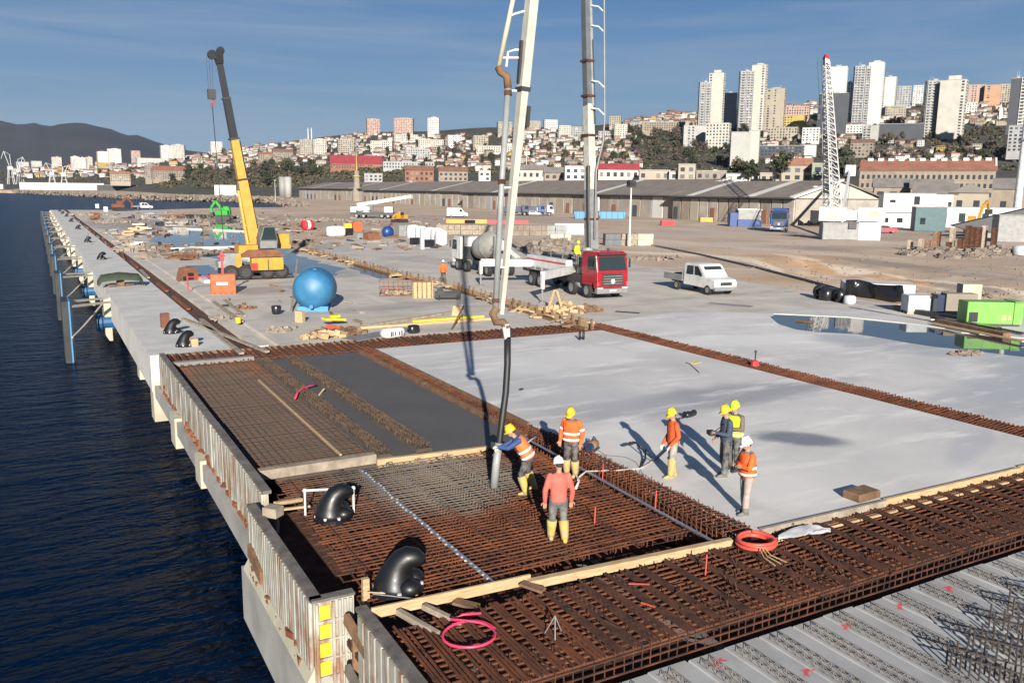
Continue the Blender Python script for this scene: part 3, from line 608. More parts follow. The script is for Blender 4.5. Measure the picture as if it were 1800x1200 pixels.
    for s_, sd in (('L',-1),('R',1)):
        hb = MB(); hb.smooth = False; hand_mesh(hb, V3('wr'+s_), V3('wr'+s_)-V3('el'+s_), sd, P['grip']); hb.build('hand', glove or 'skin', t)
        b = MB(); b.smooth = True; an, kn = V3('an'+s_), V3('kn'+s_); dd = (kn-an).normalized(); ta = P['toe'+s_]; fw = Vector((sin(ta), cos(ta), 0))
        if boot_h > .2: b.tube([an-Vector((0,0,.03)), an+dd*.05, an+dd*(boot_h*.6), an+dd*boot_h], [.074,.082,.1,.108], 14)
        else: b.tube([an-Vector((0,0,.03)), an+dd*boot_h], [.07,.076], 12)
        side = fw.cross(Vector((0,0,1))); z0 = an.z-.088; c0 = Vector((an.x, an.y, z0))
        vs = []; prof = [(-.085,.036,.075),(-.06,.044,.10),(.02,.043,.115),(.09,.05,.085),(.15,.048,.062),(.185,.03,.045),(.195,.012,.03)]
        for y_, w_, h_ in prof:
            for a_ in range(8):
                an_ = 2*pi*(a_+.5)/8; vs.append(c0 + fw*y_ + side*(w_*1.08*cos(an_)) + Vector((0,0,max(0,h_*.5+h_*.54*sin(an_)))))
        nn = 8; fs = [(i*nn+j,i*nn+(j+1)%nn,(i+1)*nn+(j+1)%nn,(i+1)*nn+j) for i in range(len(prof)-1) for j in range(nn)] + [tuple(range(7,-1,-1)), tuple((len(prof)-1)*nn+j for j in range(nn))]
        b.add(vs, fs); b.build('boot' if boot_h > .2 else 'shoe', boots, t)
    if vest:
        vb = MB(); vb.smooth = True; G_ = .022
        rings = [(pel+up1*-.02,.182+G_+.012,.145+G_+.012,up1),(pel+up1*.1,.18+G_+.008,.142+G_+.008,up1),(pel.lerp(ch,.5),.182+G_,.142+G_,up1),(ch,.205+G_,.145+G_,up1),(ch.lerp(nk,.5),.195+G_,.13+G_,up2),(ch.lerp(nk,.78),.14+G_,.1+G_,up2)]
        loft(vb, rings, 22); vo = vb.build('vest', vest, t)
        sb = MB(); sb.smooth = True
        for f in (.12,.52): 
            c = pel.lerp(ch,f); g = .012+.012*(1-f)
            for zz, in ((0,),): 
                vs = []; n = 22
                for dz in (-.027,.027):
                    for j in range(n):
                        a = 2*pi*j/n; X = Vector((1,0,0)); X = (X-up1*X.dot(up1)).normalized(); Y = up1.cross(X); e_ = .85
                        rx = .184+G_+g; ry = .146+G_+g
                        vs.append(c + up1*dz + X*(rx*math.copysign(abs(cos(a))**e_,cos(a))) + Y*(ry*math.copysign(abs(sin(a))**e_,sin(a))))
                sb.add(vs, [(j,(j+1)%n,n+(j+1)%n,n+j) for j in range(n)])
        sb.build('reflective_band', 'reflective', vo)
        if apron:
            for s_ in 'LR':
                el, sh = V3('el'+s_), V3('sh'+s_); m0 = sh.lerp(el,.62); a_ = MB(); a_.tube([m0, sh.lerp(el,.8)], [.07,.068], 12, False); a_.build('sleeve_band', 'reflective', vo)
    t.scale = (h,h,h); return t
ZB = -.05
def face(p, q): d = Vector(q)-Vector(p); return atan2(-d.x, d.y)   # rotation so that local +y looks at q
w1 = G(908,868,ZB); hose = Vector((9.55,17.75,0))
person('worker in orange vest and blue sleeves bending to steer the black concrete hose', w1+Vector((.18,.0,0)), R(62), dict(pel=(0,-.12,.93), chest=(0,.08,1.27), neck=(0,.2,1.42), head=(0,.31,1.54), look=(-.1,1,-.45), shL=(-.2,.12,1.37), shR=(.2,.12,1.37), elL=(-.24,.38,1.2), elR=(.24,.36,1.18), wrL=(-.13,.62,1.2), wrR=(.1,.6,1.1), hiL=(-.1,-.1,.9), hiR=(.1,-.1,.9), knL=(-.15,.05,.5), knR=(.2,-.12,.5), anL=(-.16,-.06,.09), anR=(.26,-.28,.09), grip=.9), ('blue_cloth','blue_cloth','dark_cloth'), vest='hivis2', boot_h=.40, glove='glove')
person('worker in striped orange jacket with one brown shoulder, watching from the joint', G(1003,836,ZB), R(125), dict(look=(.05,1,-.55), head=(0,.075,1.635), wrL=(-.27,.06,.9), wrR=(.26,.12,.92), elL=(-.29,-.03,1.16), elR=(.29,-.03,1.16), knL=(-.12,.05,.51)), ('brown_cloth','hivis','dark_cloth'), vest='hivis', boot_h=.34, apron=1, h=1.02)
person('man in coral sweatshirt and white helmet standing with his back to us on the rebar', G(980,950,ZB), R(-22), dict(wrL=(-.28,.03,.86), wrR=(.28,.03,.86), elL=(-.29,-.03,1.12), elR=(.29,-.03,1.12), knL=(-.12,.02,.5), knR=(.12,.02,.5), anL=(-.13,.08,.09), anR=(.14,-.08,.09), look=(-.2,1,-.4)), ('coral','coral','grey_cloth'), helm='hat_white', boot_h=.37, h=1.0)
person('worker in plain orange jacket and long yellow rubber boots standing on the slab', G(1180,838,0), R(72), dict(wrL=(-.2,.16,.88), wrR=(.17,.2,.84), elL=(-.27,-.04,1.14), elR=(.27,-.02,1.13), look=(-.2,1,-.35), knL=(-.1,.04,.5), knR=(.1,-.02,.5), anL=(-.11,.07,.09), anR=(.11,-.1,.09)), ('orange_cloth','orange_cloth','khaki'), boot_h=.42, glove='glove', h=1.0)
person('man in navy work coat and yellow helmet holding a remote control box', G(1273,836,0), R(68), dict(wrL=(-.12,.34,1.17), wrR=(.14,.22,.95), elL=(-.27,.05,1.13), elR=(.27,-.01,1.13), look=(-.1,1,-.3), anL=(-.12,.06,.09), anR=(.12,-.07,.09)), ('navy','navy','dark_cloth'), boots='shoe_grey', boot_h=.1, h=1.03)
person('worker in lime vest and lime helmet mostly hidden behind the man in navy', G(1288,827,0), R(95), dict(wrL=(-.2,.35,1.2), wrR=(.32,.1,1.55), elL=(-.27,.05,1.14), elR=(.4,-.02,1.38), look=(0,1,-.2)), ('dark_cloth','brown_cloth','dark_cloth'), helm='hat_lime', vest='lime', boots='boot_dark', boot_h=.1, h=1.04)
person('man in orange vest and white helmet with arms folded at the slab edge', G(1309,903,0), R(75), dict(wrL=(.06,.24,1.17), wrR=(-.07,.26,1.2), elL=(-.27,.1,1.15), elR=(.27,.1,1.15), look=(0,1,-.3), knL=(-.09,.03,.5), knR=(.1,.0,.5), anL=(-.1,.05,.09), anR=(.1,-.05,.09), grip=.4), ('grey_cloth','hivis','pale_trouser'), helm='hat_white', vest='hivis', boots='shoe_grey', boot_h=.1, h=1.0)
person('far worker in orange jacket standing by the timber formwork with his back to us', G(779,498,0), R(-30), dict(), ('hivis','hivis','dark_cloth'), helm='hat_white', boots='boot_dark', boot_h=.1, h=1.0)
rc = MB(); rc.ob((-.02,.42,1.17),(.26,.16,.1)); rc.tube([(-.1,.4,1.2),(-.2,.2,1.4),(0,0,1.48)],.012,5); o = rc.build('remote_control', 'black_rubber', label='black remote control box held by the man in navy', cat='remote control'); o.location = G(1273,836,0); o.rotation_euler = (0,0,R(68))
# ================================================================ vehicles: shared pieces
for n_, c_, r_ in (('red_paint',(.30,.012,.022),.3),('white_body',(.58,.58,.56),.4),('blue_paint',(.01,.05,.2),.4),('dark_blue',(.02,.035,.08),.35),('crane_yellow',(.50,.26,.03),.5),('boom_white',(.46,.44,.38),.5),('boom_grey',(.25,.265,.265),.5),('digger_green',(.02,.28,.025),.45),('gen_green',(.14,.36,.055),.5),('tank_blue',(.03,.155,.30),.5),('bucket_orange',(.52,.10,.03),.5),('steel_dark',(.035,.035,.038),.55),('steel_grey',(.20,.2,.2),.5),('chrome',(.6,.6,.6),.25),('drum_grey',(.36,.35,.31),.55),('red_plain',(.55,.03,.04),.5),('cab_white',(.50,.51,.52),.6),('bag_white',(.55,.55,.55),.8),('box_grey',(.24,.245,.24),.6),('box_dark',(.10,.11,.12),.6),('plastic_black',(.015,.015,.018),.35),('teal',(.03,.09,.1),.5),('pink',(.72,.05,.13),.45),('red_hose',(.62,.09,.06),.5),('tarp_green',(.035,.05,.028),.8)):
    mat(n_, c_, r_, .28, 1.6, bump=.002, bscale=8, coat=.25 if r_ < .36 else 0)
mat('glass', (.02,.03,.032), .06, 0); mat('tyre', (.018,.018,.019), .85, .3, 6.); mat('bollard_black', (.006,.0065,.008), .45, .2, 4., coat=.05)
mat('rust_paint', (.19,.075,.04), .8, .4, 2.); mat('lamp_steel', (.5,.52,.51), .5, .2, 2.); mat('hook_red', (.5,.03,.03), .5, .2, 2.)
_wh = {}
def wheel(par, x, y, r, w_, hub='steel_grey', z=None):
    k = (r, w_, hub)
    if k not in _wh:
        a = MB(); a.smooth = True; a.lathe([(r*.62,-w_/2),(r*.93,-w_/2),(r,-w_*.36),(r,w_*.36),(r*.93,w_/2),(r*.62,w_/2)], 20, (0,0,0), 'x')
        b = MB(); b.lathe([(r*.6,-w_*.52),(r*.5,-w_*.45),(r*.25,-w_*.3),(r*.22,-w_*.55),(r*.22,w_*.55),(r*.25,w_*.3),(r*.5,w_*.45),(r*.6,w_*.52)], 16, (0,0,0), 'x')
        _wh[k] = (a.mesh('wheel','tyre'), b.mesh('rim',hub))
    o = link('wheel', _wh[k][0], par, (x, y, r if z is None else z)); link('rim', _wh[k][1], o); return o
def truck_cab(t, mt, W=2.46, y0=0, z0=.62, zt=2.98, Ln=2.1, glass='glass', vis=True):
    """forward control cab, front at y0 facing -y"""
    h = W/2; c = MB(); zs = z0+(zt-z0)*.46
    c.prism([(y0+.06,z0),(y0,z0+.35),(y0+.02,zs),(y0+.26,zt-.22),(y0+.55,zt),(y0+Ln-.1,zt),(y0+Ln,zt-.15),(y0+Ln,z0+.35),(y0+1.62,z0+.35),(y0+1.5,z0-.02+.35),(y0+.55,z0+.35),(y0+.45,z0)], -h, h, 'x')
    cb_ = bevel(c.build('cab', mt, t), .05, 2); f = lambda z: y0+.02+(.24)*(z-zs)/(zt-.22-zs)
    g = MB(); a, b = zs+.08, zt-.3; hw = h-.13
    g.add([(-hw,f(a)-.012,a),(hw,f(a)-.012,a),(hw-.06,f(b)-.012,b),(-hw+.06,f(b)-.012,b)], [(0,1,2,3)]); g.build('windscreen', glass, cb_)
    for s_ in (-1,1):
        x = s_*(h+.012); q = MB(); pg = [(x,f(a)+.14,a+.02),(x,y0+1.25,a+.02),(x,y0+1.25,b),(x,f(b)+.12,b)]; q.add(pg if s_ < 0 else pg[::-1], [(3,2,1,0)]); q.build('side_window', glass, cb_)
        dd = MB(); dd.box(min(s_*h,s_*(h+.006)),max(s_*h,s_*(h+.006)),y0+.2,y0+1.34,z0+.45,a-.03); do = dd.build('door', mt, t); MB().box(s_*(h+.02)-.012,s_*(h+.02)+.012,y0+1.08,y0+1.28,a-.15,a-.1).build('handle', 'steel_dark', do)
        m_ = MB(); m_.box(s_*(h+.14)-.06,s_*(h+.14)+.06,y0+.02,y0+.1,zs+.25,zs+.85); m_.beam((s_*h,y0+.15,zs+.9),(s_*(h+.16),y0+.07,zs+.85),.03,.03); m_.build('mirror', 'steel_dark', t)
        MB().box(s_*(h-.25)-.2,s_*(h-.25)+.2,y0-.05,y0+.05,z0-.12,z0+.08).build('headlight', 'chrome', t)
    gr = MB(); gr.box(-h*.66,h*.66,y0-.03,y0+.02,z0+.2,zs-.1); go = gr.build('grille', 'steel_dark', t); sl_ = MB()
    for k in range(4): sl_.box(-h*.62,h*.62,y0-.045,y0-.03,z0+.3+k*(zs-z0-.45)/4,z0+.34+k*(zs-z0-.45)/4)
    sl_.build('slats', 'steel_grey', go)
    bm = MB(); bm.box(-h,h,y0-.08,y0+.3,z0-.35,z0); bevel(bm.build('bumper', 'steel_grey', t), .04, 1)
    MB().box(-.26,.26,y0-.095,y0-.082,z0-.2,z0-.08).build('number_plate', 'white_body', t)
    v = MB(); v.box(-hw,hw,y0+.02,y0+.24,zt-.18,zt-.1); v.build('sun_visor', 'steel_dark', t)
    for s_ in (-1,1):
        wv = MB(); wv.beam((s_*.1,f(a)-.03,a+.02),(s_*.62,f(a+.45)-.035,a+.48),.02,.02); wv.build('wiper', 'steel_dark', t); MB().box(s_*(h-.08)-.06,s_*(h-.08)+.06,y0-.03,y0+.02,z0+.2,z0+.42).build('indicator', 'red_hose', t)
        sp = MB(); sp.box(s_*(h-.2)-.2,s_*(h-.2)+.2,y0+.15,y0+.5,z0-.32,z0-.27); sp.build('step', 'steel_grey', t); MB().box(s_*(h*.8)-.1,s_*(h*.8)+.1,y0+.3,y0+.36,zt,zt+.06).build('roof_lamp', 'red_hose', t)
    sp = MB(); sp.lathe([(.13,-.01),(.16,-.01),(.16,.02),(.13,.02)], 16, (0,y0-.06,z0+.48), 'y')
    for k in range(3): an = pi/2+k*2*pi/3; sp.beam((0,y0-.06,z0+.48),(.14*cos(an),y0-.06,z0+.48+.14*sin(an)),.03,.02)
    sp.build('emblem', 'chrome', go)
    for s_ in (-1,1):
        ft = MB(); ft.smooth = True; ft.lathe([(.05,2.5),(.3,2.53),(.3,3.3),(.05,3.33)], 14, (s_*.85,y0,z0+.1), 'y'); ft.build('fuel_tank', 'steel_grey', t)
    ex = MB(); ex.tube([(h-.25,y0+Ln+.12,z0+.2),(h-.25,y0+Ln+.12,zt-.1),(h-.2,y0+Ln+.2,zt+.1)], .08, 8); ex.build('exhaust', 'steel_dark', t); return cb_
# ---------------------------------------------------------------- concrete pump truck
pt = thing('concrete_pump_truck', 'red cabbed white concrete pump truck with its boom raised over the pour', 'pump truck', (33.95,47.3,0), R(-3))
truck_cab(pt, 'red_paint', z0=.75, zt=3.2)
b = MB(); b.box(-.45,.45,.8,11.6,.7,1.0); b.box(-1.15,1.15,2.3,4.2,.95,1.5); b.build('chassis', 'steel_dark', pt)
b = MB(); b.box(-1.2,1.2,4.3,10.6,1.25,1.95); b.box(-1.22,-.6,4.3,10.6,1.5,2.35); b.box(.6,1.22,4.3,10.6,1.5,2.3); bevel(b.build('deck_body', 'white_body', pt), .04, 1)
b = MB()
for k in range(5): b.box(-1.24,-1.2,4.6+1.15*k,5.5+1.15*k,1.35,1.5)
b.build('side_lockers', 'steel_grey', pt)
b = MB(); b.lathe([(.75,1.3),(.7,2.2),(.45,2.5),(.4,3.3)], 14, (0,3.4,0)); b.build('boom_pedestal', 'boom_grey', pt)
for s_ in (-1,1):
    for y in (1.35, 3.45, 8.3, 9.7): wheel(pt, s_*1.08, y, .52, .36)
    b = MB(); b.box(s_*1.22-.06 if s_>0 else -1.28,1.28 if s_>0 else -1.16,.75,1.95,.95,1.12); b.build('mudguard', 'red_paint', pt)
b = MB(); b.prism([(10.6,1.9),(12.1,1.9),(11.8,1.0),(10.8,1.0)], -.9, .9, 'x'); b.build('hopper', 'steel_grey', pt)
for (px, py), (ax, ay) in (((845,502),(-.6,9.6)),((953,532),(-.9,4.0))):
    p = G(px,py,0); loc = pt.matrix_world; dx = p.x-33.95; dy = p.y-47.3; c_, s_ = cos(R(3)), sin(R(3)); lp = (dx*c_-dy*s_, dx*s_+dy*c_)
    b = MB(); b.beam((ax,ay,1.72),(lp[0],lp[1],1.78),.3,.55); b.cb(lp[0],lp[1],.9,.2,.2,1.0); o = b.build('outrigger', 'white_body', pt)
    b = MB(); b.lathe([(.07,.1),(.07,.95)], 8, (lp[0],lp[1],0)); b.lathe([(.28,0),(.28,.06),(.1,.12)], 10, (lp[0],lp[1],0)); b.build('foot', 'steel_grey', o)
b = MB(); b.beam((1.0,9.4,1.7),(4.6,13,1.7),.3,.5); b.cb(4.6,13,0,.2,.2,1.7); b.build('outrigger', 'white_body', pt)
def boom_section(par, name, mt, p, q, w0, w1, h0, h1): return MB().beam(p, q, w0, h0, (0,1,0), w1, h1).build(name, mt, par)
# its boom: mast behind the cab, a long span overhead, and the last arm hanging over the pour
bm = thing('placing_boom', None, None); bm.parent = pt; bm.name = 'placing_boom'; bm.matrix_parent_inverse = (Matrix.Translation((33.95,47.3,0)) @ Matrix.Rotation(R(-3),4,'Z')).inverted()
p0 = Vector((34.9,51.3,3.1)); p1 = at(1030,0,61.2); dirn = (p1-p0).normalized(); p1b = p0+dirn*27.5
boom_section(bm, 'mast', 'steel_grey', p0, p0+dirn*4.3, .66, .6, .8, .7)
boom_section(bm, 'mast', 'boom_white', p0+dirn*4.28, p0+dirn*10.4, .6, .52, .7, .6)
boom_section(bm, 'mast', 'box_dark', p0+dirn*10.3, p1b, .54, .46, .6, .5)
boom_section(bm, 'mast', 'boom_grey', p0+dirn*10.3+Vector((.2,-.32,0)), p1b+Vector((.2,-.28,0)), .2,.16,.06,.06)  # lighter strip added along the dark mast as its highlight
kp = Vector((12.3,19.6,24.5)); boom_section(bm, 'upper_arm', 'boom_white', p1b+Vector((0,0,.3)), kp, .45,.4,.6,.5)
E0 = at(880,556,21); E1 = at(935,-2,20.7); ed = (E1-E0).normalized(); E2 = E0+ed*20.4
mid = E0+ed*5.6; boom_section(bm, 'lower_arm', 'boom_white', E0+ed*.05, mid, .10, .19, .12, .24); boom_section(bm, 'lower_arm', 'boom_white', mid-ed*.02, E2, .22, .30, .26, .32)
boom_section(bm, 'upper_arm', 'boom_white', E2, kp, .3, .3, .3, .3)
b = MB(); b.ob(E0+ed*5.55,(.27,.3,.1),(0,R(4),0)); b.ob(E0+ed*4.9+Vector((.2,0,0)),(.09,.12,.5),(0,R(4),0)); b.ob(E0+ed*6.2+Vector((-.16,0,0)),(.06,.1,1.0),(0,R(4),0)); b.build('bracket', 'steel_dark', bm)
# delivery line: pipe along the arm with elbow joints, white hangers and the rubber hose
lp = [at(868,552,20.9), at(893,150,20.8)]; b = MB(); b.smooth = True; b.tube([at(871,545,20.9), at(882,320,20.85), at(893,155,20.8)], .075, 10); b.build('delivery_pipe', 'boom_grey', bm)
b = MB(); b.smooth = True; b.tube([at(893,155,20.8), at(891,135,20.75), at(880,127,20.7), at(876,118,20.7)], .095, 10); b.tube([at(874,540,20.9), at(866,552,20.9), at(872,566,20.9), at(884,566,21), at(892,578,21)], .1, 10); b.build('elbow', 'timber_old', bm)
b = MB(); b.smooth = True; b.tube([at(876,122,20.7), at(889,60,20.6), at(908,-30,20.5), at(935,-250,20.3)], .06, 10); b.build('delivery_pipe', 'cream_concrete', bm)
b = MB()
for pp in ([at(890,118,20.7), at(893,92,20.7), at(905,88,20.7), at(918,88,20.7)], [at(884,102,20.7), at(917,102,20.7)], [at(893,30,20.6), at(905,25,20.6), at(922,20,20.6)], [at(900,160,20.8), at(912,160,20.8)], [at(884,330,20.85), at(905,330,20.85)], [at(876,470,20.9), at(890,470,20.9)]): b.tube(pp, .028, 6)
b.build('hanger', 'white_paint', bm)
for p_, q_ in ((at(882,316,20.85),at(882,324,20.85)),(at(893,160,20.8),at(893,168,20.8)),(at(871,525,20.9),at(871,532,20.9))): MB().tube([p_, q_], .1, 10).build('clamp', 'rust_and_shade', bm)
b = MB(); b.smooth = True; b.tube([at(889,570,21), at(892,600,21)], [.1,.08], 10); b.build('nozzle', 'white_paint', bm)
b = MB(); b.smooth = True; hp = [at(892,592,21), at(892,640,21), at(889,690,20.95), at(883,735,20.9), at(878,775,20.9), at(872,815,20.95), at(869,852,21)]; b.tube(hp, [.085,.085,.083,.083,.082,.085,.09], 12); b.build('rubber_hose', 'black_rubber', bm)
b = MB(); b.smooth = True; b.tube([at(877,778,20.9), at(872,816,20.94), at(868.5,856,21)], [.092,.096,.1], 12); b.build('hose_end', 'boom_grey', bm)
# pipe beside the mast
b = MB(); b.smooth = True; b.tube([at(1062,0,60.6)+Vector((0,0,6)), at(1062,0,60.6), at(1063,210,60.8), at(1060,250,60.8), at(1048,300,60.9), at(1045,420,61)], .07, 8); b.build('delivery_pipe', 'steel_grey', bm)
b = MB()
for y in (55, 152, 20, 200): b.tube([at(1040,y-10,60.9), at(1052,y-8,60.8), at(1062,y+2,60.7)], .05, 6)
b.build('hanger', 'white_paint', bm)
b = MB(); b.tube([p0+Vector((-.35,-.2,0)), p0+dirn*6+Vector((-.3,-.25,0))], .14, 8); b.tube([p0+dirn*9+Vector((.3,-.25,0)), p0+dirn*15+Vector((.25,-.25,0))], .11, 8); b.build('cylinder', 'steel_dark', bm)
b = MB()
for s_ in (2.2,8.2,11,13.5): b.ob(p0+dirn*s_,(.75,.8,.16))
b.tube([p0+dirn*3+Vector((.45,0,0)), p0+dirn*8+Vector((.42,0,0)), p0+dirn*16+Vector((.36,0,0))], .05, 6); b.build('clamp', 'rust_and_shade', bm)
dr = G(1012,478,1.95); person('operator in lime jacket standing on the pump truck behind the cab', (33.2,50.6,1.98), R(-160), dict(), ('lime','lime','dark_cloth'), helm='hat_lime', boots='boot_dark', boot_h=.1)
t = pt; b = MB(); b.box(-1.235,-1.205,4.4,10.5,2.0,2.12); b.build('stripe', 'red_plain', pt)
b = MB()
for y in (5.2,7.0,9.0): b.tube([(-1.0,y,2.35),(-1.0,y,3.1)], .025, 5)
b.tube([(-1.0,4.6,3.1),(-1.0,9.6,3.1)], .025, 5); b.tube([(-1.0,4.6,2.75),(-1.0,9.6,2.75)], .02, 5); b.build('railing', 'steel_grey', pt)
b = MB(); b.smooth = True; b.tube([(.2,4.4,2.4),(.3,6,2.55),(.1,8,2.45),(.0,10.4,2.3),(.0,11.2,1.7)], .09, 8); b.build('pump_line', 'steel_grey', pt)
b = MB(); b.ob((-.2,7.2,2.25),(.9,2.2,.5)); b.ob((.1,9.3,2.3),(.7,.9,.6)); b.build('pump_unit', 'steel_dark', pt)
# ---------------------------------------------------------------- mixer truck
mt_ = thing('mixer_truck', 'white mixer truck with grey drum backed up behind the pump truck', 'mixer truck', (34.7,72.2,0), R(178))
truck_cab(mt_, 'white_body', z0=.7, zt=3.05)
b = MB(); b.box(-.42,.42,.8,8.9,.7,1.05); b.box(-1.1,1.1,2.3,3.0,.9,2.2); b.build('chassis', 'steel_dark', mt_)
b = MB(); b.smooth = True; prof = [(.5,-2.55),(.98,-1.9),(1.2,-.8),(1.22,.3),(1.05,1.4),(.72,2.4),(.6,2.75)]; b.lathe(prof, 24, (0,0,0), 'y'); o = b.build('drum', 'drum_grey', mt_); o.location = (0,5.75,2.45); o.rotation_euler = (R(10),0,0)
b = MB(); b.lathe([(1.24,-.1),(1.24,.1)], 24, (0,.2,0), 'y'); b.build('drum_ring', 'steel_grey', o)
b = MB(); b.box(-.8,.8,8.0,8.3,1.0,3.4); b.prism([(7.9,3.9),(9.0,4.1),(8.7,3.2),(8.2,3.2)], -.5, .5, 'x'); b.build('rear_frame', 'steel_grey', mt_)
b = MB(); b.beam((0,8.5,2.6),(-.6,10.0,1.7),.5,.12); b.beam((.35,8.4,3.2),(.5,9.2,2.3),.4,.1); b.build('chute', 'white_body', mt_)
b = MB()
for k in range(5): b.beam((.9,8.2,1.0+.4*k),(1.25,8.6,1.0+.4*k),.05,.05)
b.build('ladder', 'steel_dark', mt_)
for s_ in (-1,1):
    for y in (1.35, 3.2, 6.3, 7.65): wheel(mt_, s_*1.05, y, .52, .36)
# ---------------------------------------------------------------- white pickup
def pickup(label, loc, rz, mt='white_body', bed='steel_grey', group=None):
    t = thing('pickup_truck', label, 'pickup truck', loc, rz, group); h = .98
    c = MB(); c.prism([(0,.45),(0,.95),(.15,1.12),(1.0,1.25),(1.75,2.02),(2.0,2.12),(3.55,2.1),(3.7,1.95),(3.75,.5),(2.9,.5),(1.35,.45)], -h, h, 'x'); cb_ = bevel(c.build('cab', mt, t), .06, 2)
    g = MB(); g.add([(-.82,1.08,1.31),(.82,1.08,1.31),(.76,1.68,1.96),(-.76,1.68,1.96)], [(0,1,2,3)])
    g.build('windscreen', 'glass', cb_); 
    for s_ in (-1,1):
        x = s_*(h+.012)
        for ys in (((1.45,1.3),(2.4,1.3),(2.4,1.95),(1.98,1.95)),((2.52,1.3),(3.4,1.3),(3.3,1.95),(2.52,1.95))):
            q = MB(); v = [(x,a,b_) for a,b_ in ys]; q.add(v, [(3,2,1,0) if s_ < 0 else (0,1,2,3)]); q.build('side_window', 'glass', cb_)
        MB().box(x-.06 if s_<0 else x, x if s_<0 else x+.06, 1.5,1.62,1.28,1.5).build('mirror', 'steel_dark', t)
        MB().box(s_*.72-.2,s_*.72+.2,-.02,.1,.78,.98).build('headlight', 'chrome', t)
        for y in (.85, 4.6): wheel(t, s_*.86, y, .36, .26)
    gr = MB(); gr.box(-.5,.5,-.025,.03,.72,.95); gr.build('grille', 'steel_dark', t); bb = MB(); bb.box(-h,h,-.07,.2,.34,.62); bevel(bb.build('bumper', 'steel_grey', t), .04, 1)
    b = MB(); b.box(-1.02,1.02,3.85,6.2,.72,.84); b.box(-1.02,-.97,3.85,6.2,.84,1.2); b.box(.97,1.02,3.85,6.2,.84,1.2); b.box(-.97,.97,6.15,6.2,.84,1.2); b.box(-1.0,1.0,3.85,3.9,.84,1.6); b.box(-.35,.35,3.6,6.1,.5,.72); b.build('flatbed', bed, t); return t
pickup('white double cab pickup with flatbed parked on the slab right of the red truck', (42.7,45.7,0), R(-4))
pickup('tiny white pickup standing at the far end of the pier', G(268,368,0), R(95))
# ---------------------------------------------------------------- yellow mobile crane
yc = thing('mobile_crane', 'yellow mobile crane with black telescopic tip beside the flooded deck', 'mobile crane', (15.1,70.6,0), 0)
b = MB(); b.box(-2.6,2.3,-1.2,1.3,.55,1.0); b.box(-3.6,2.9,-1.3,-.95,.12,.3); b.box(-3.3,2.6,1.4,1.7,.12,.3); b.build('carrier', 'steel_dark', yc)
for x in (-2.0,-.9,.8,1.9):
    for y in (-1.15,1.2):
        o = wheel(yc, x, y, .6, .45, 'steel_dark'); o.rotation_euler = (0,0,pi/2)
b = MB(); b.box(-.5,2.0,-1.75,-.85,.75,1.75); bevel(b.build('counterweight', 'crane_yellow', yc), .08, 2)
b = MB(); b.box(.72,.8,-1.765,-1.74,.8,1.6); b.build('seam', 'steel_dark', yc)
b = MB(); b.box(-1.2,2.1,-1.5,1.2,1.8,2.0); b.prism([(-1.2,2.0),(2.1,2.0),(1.6,2.35),(-.6,2.35)], -1.4,-.2,'y'); b.build('turntable', 'rust_paint', yc)
b = MB(); b.box(-2.5,-1.2,-1.0,.6,1.0,2.1); b.box(-2.9,-2.5,-.9,.4,1.0,1.5); b.build('engine_house', 'box_grey', yc); b = MB(); b.box(-1.6,-1.15,-1.1,-.9,1.0,2.0); b.build('side_plate', 'crane_yellow', yc)
b = MB(); b.prism([(.35,2.4),(1.75,2.4),(1.85,3.1),(1.6,4.2),(.75,4.2),(.4,3.2)], -.8,.7,'y'); o = bevel(b.build('cab', 'box_dark', yc), .05, 2)
MB().quad((.5,-.815,3.1),(1.75,-.815,3.1),(1.55,-.815,4.1),(.78,-.815,4.1)).build('window', 'glass', o); b = MB(); b.box(.42,1.72,-.84,-.81,2.45,3.0); b.build('panel', 'steel_grey', o)
b = MB(); b.box(2.1,3.1,.6,1.6,2.6,3.5); b.box(2.3,3.2,.6,1.6,2.3,2.6); b.build('winch', 'crane_yellow', yc)
B0 = Vector((.35,1.0,2.4)); tp = at(383,95,67.5)-Vector((15.1,70.6,0)); bd = (tp-B0).normalized(); Ln = (tp-B0).length
b = MB(); b.beam(B0, B0+bd*Ln*.36, .84,.8,(0,1,0),.76,.76); b.beam(B0+bd*Ln*.355, B0+bd*Ln*.57, .68,.68,(0,1,0),.6,.6); b.build('boom', 'crane_yellow', yc)
b = MB(); b.beam(B0+bd*Ln*.565, B0+bd*Ln*.78, .58,.58,(0,1,0),.54,.54); b.beam(B0+bd*Ln*.775, B0+bd*Ln*.97, .46,.46,(0,1,0),.44,.44); b.build('telescopic_tip', 'plastic_black', yc)
hd_ = MB(); hd_.beam(tp-bd*.8, tp+bd*.1, .5,.6,(0,1,0),.7,.9); hd_.lathe([(.36,-.2),(.36,.2)], 12, (tp.x-.45,tp.y,tp.z-.1), 'y'); hd_.lathe([(.3,-.2),(.3,.2)], 12, (tp.x+.2,tp.y,tp.z+.25), 'y'); hd_.build('boom_head', 'plastic_black', yc)
b = MB(); b.ob(B0+bd*Ln*.36,(1.05,1.0,.12),(0,R(-9),0)); b.ob(B0+bd*Ln*.57,(.8,.8,.12),(0,R(-9),0)); b.ob(B0+bd*Ln*.775,(.66,.66,.1),(0,R(-9),0)); b.tube([B0+bd*Ln*.1+Vector((.5,0,0)), B0+bd*Ln*.56+Vector((.42,0,0))], .06, 6); b.build('collar', 'steel_dark', yc)
b = MB(); b.tube([(-.25,.4,2.3), B0+bd*Ln*.3+Vector((-.5,-.3,0))], .14, 8); b.build('lift_ram', 'crane_yellow', yc); b = MB(); b.tube([B0+bd*Ln*.29+Vector((-.5,-.3,0)), B0+bd*Ln*.36+Vector((-.42,-.3,0))], .09, 8); b.build('ram_rod', 'steel_dark', yc)
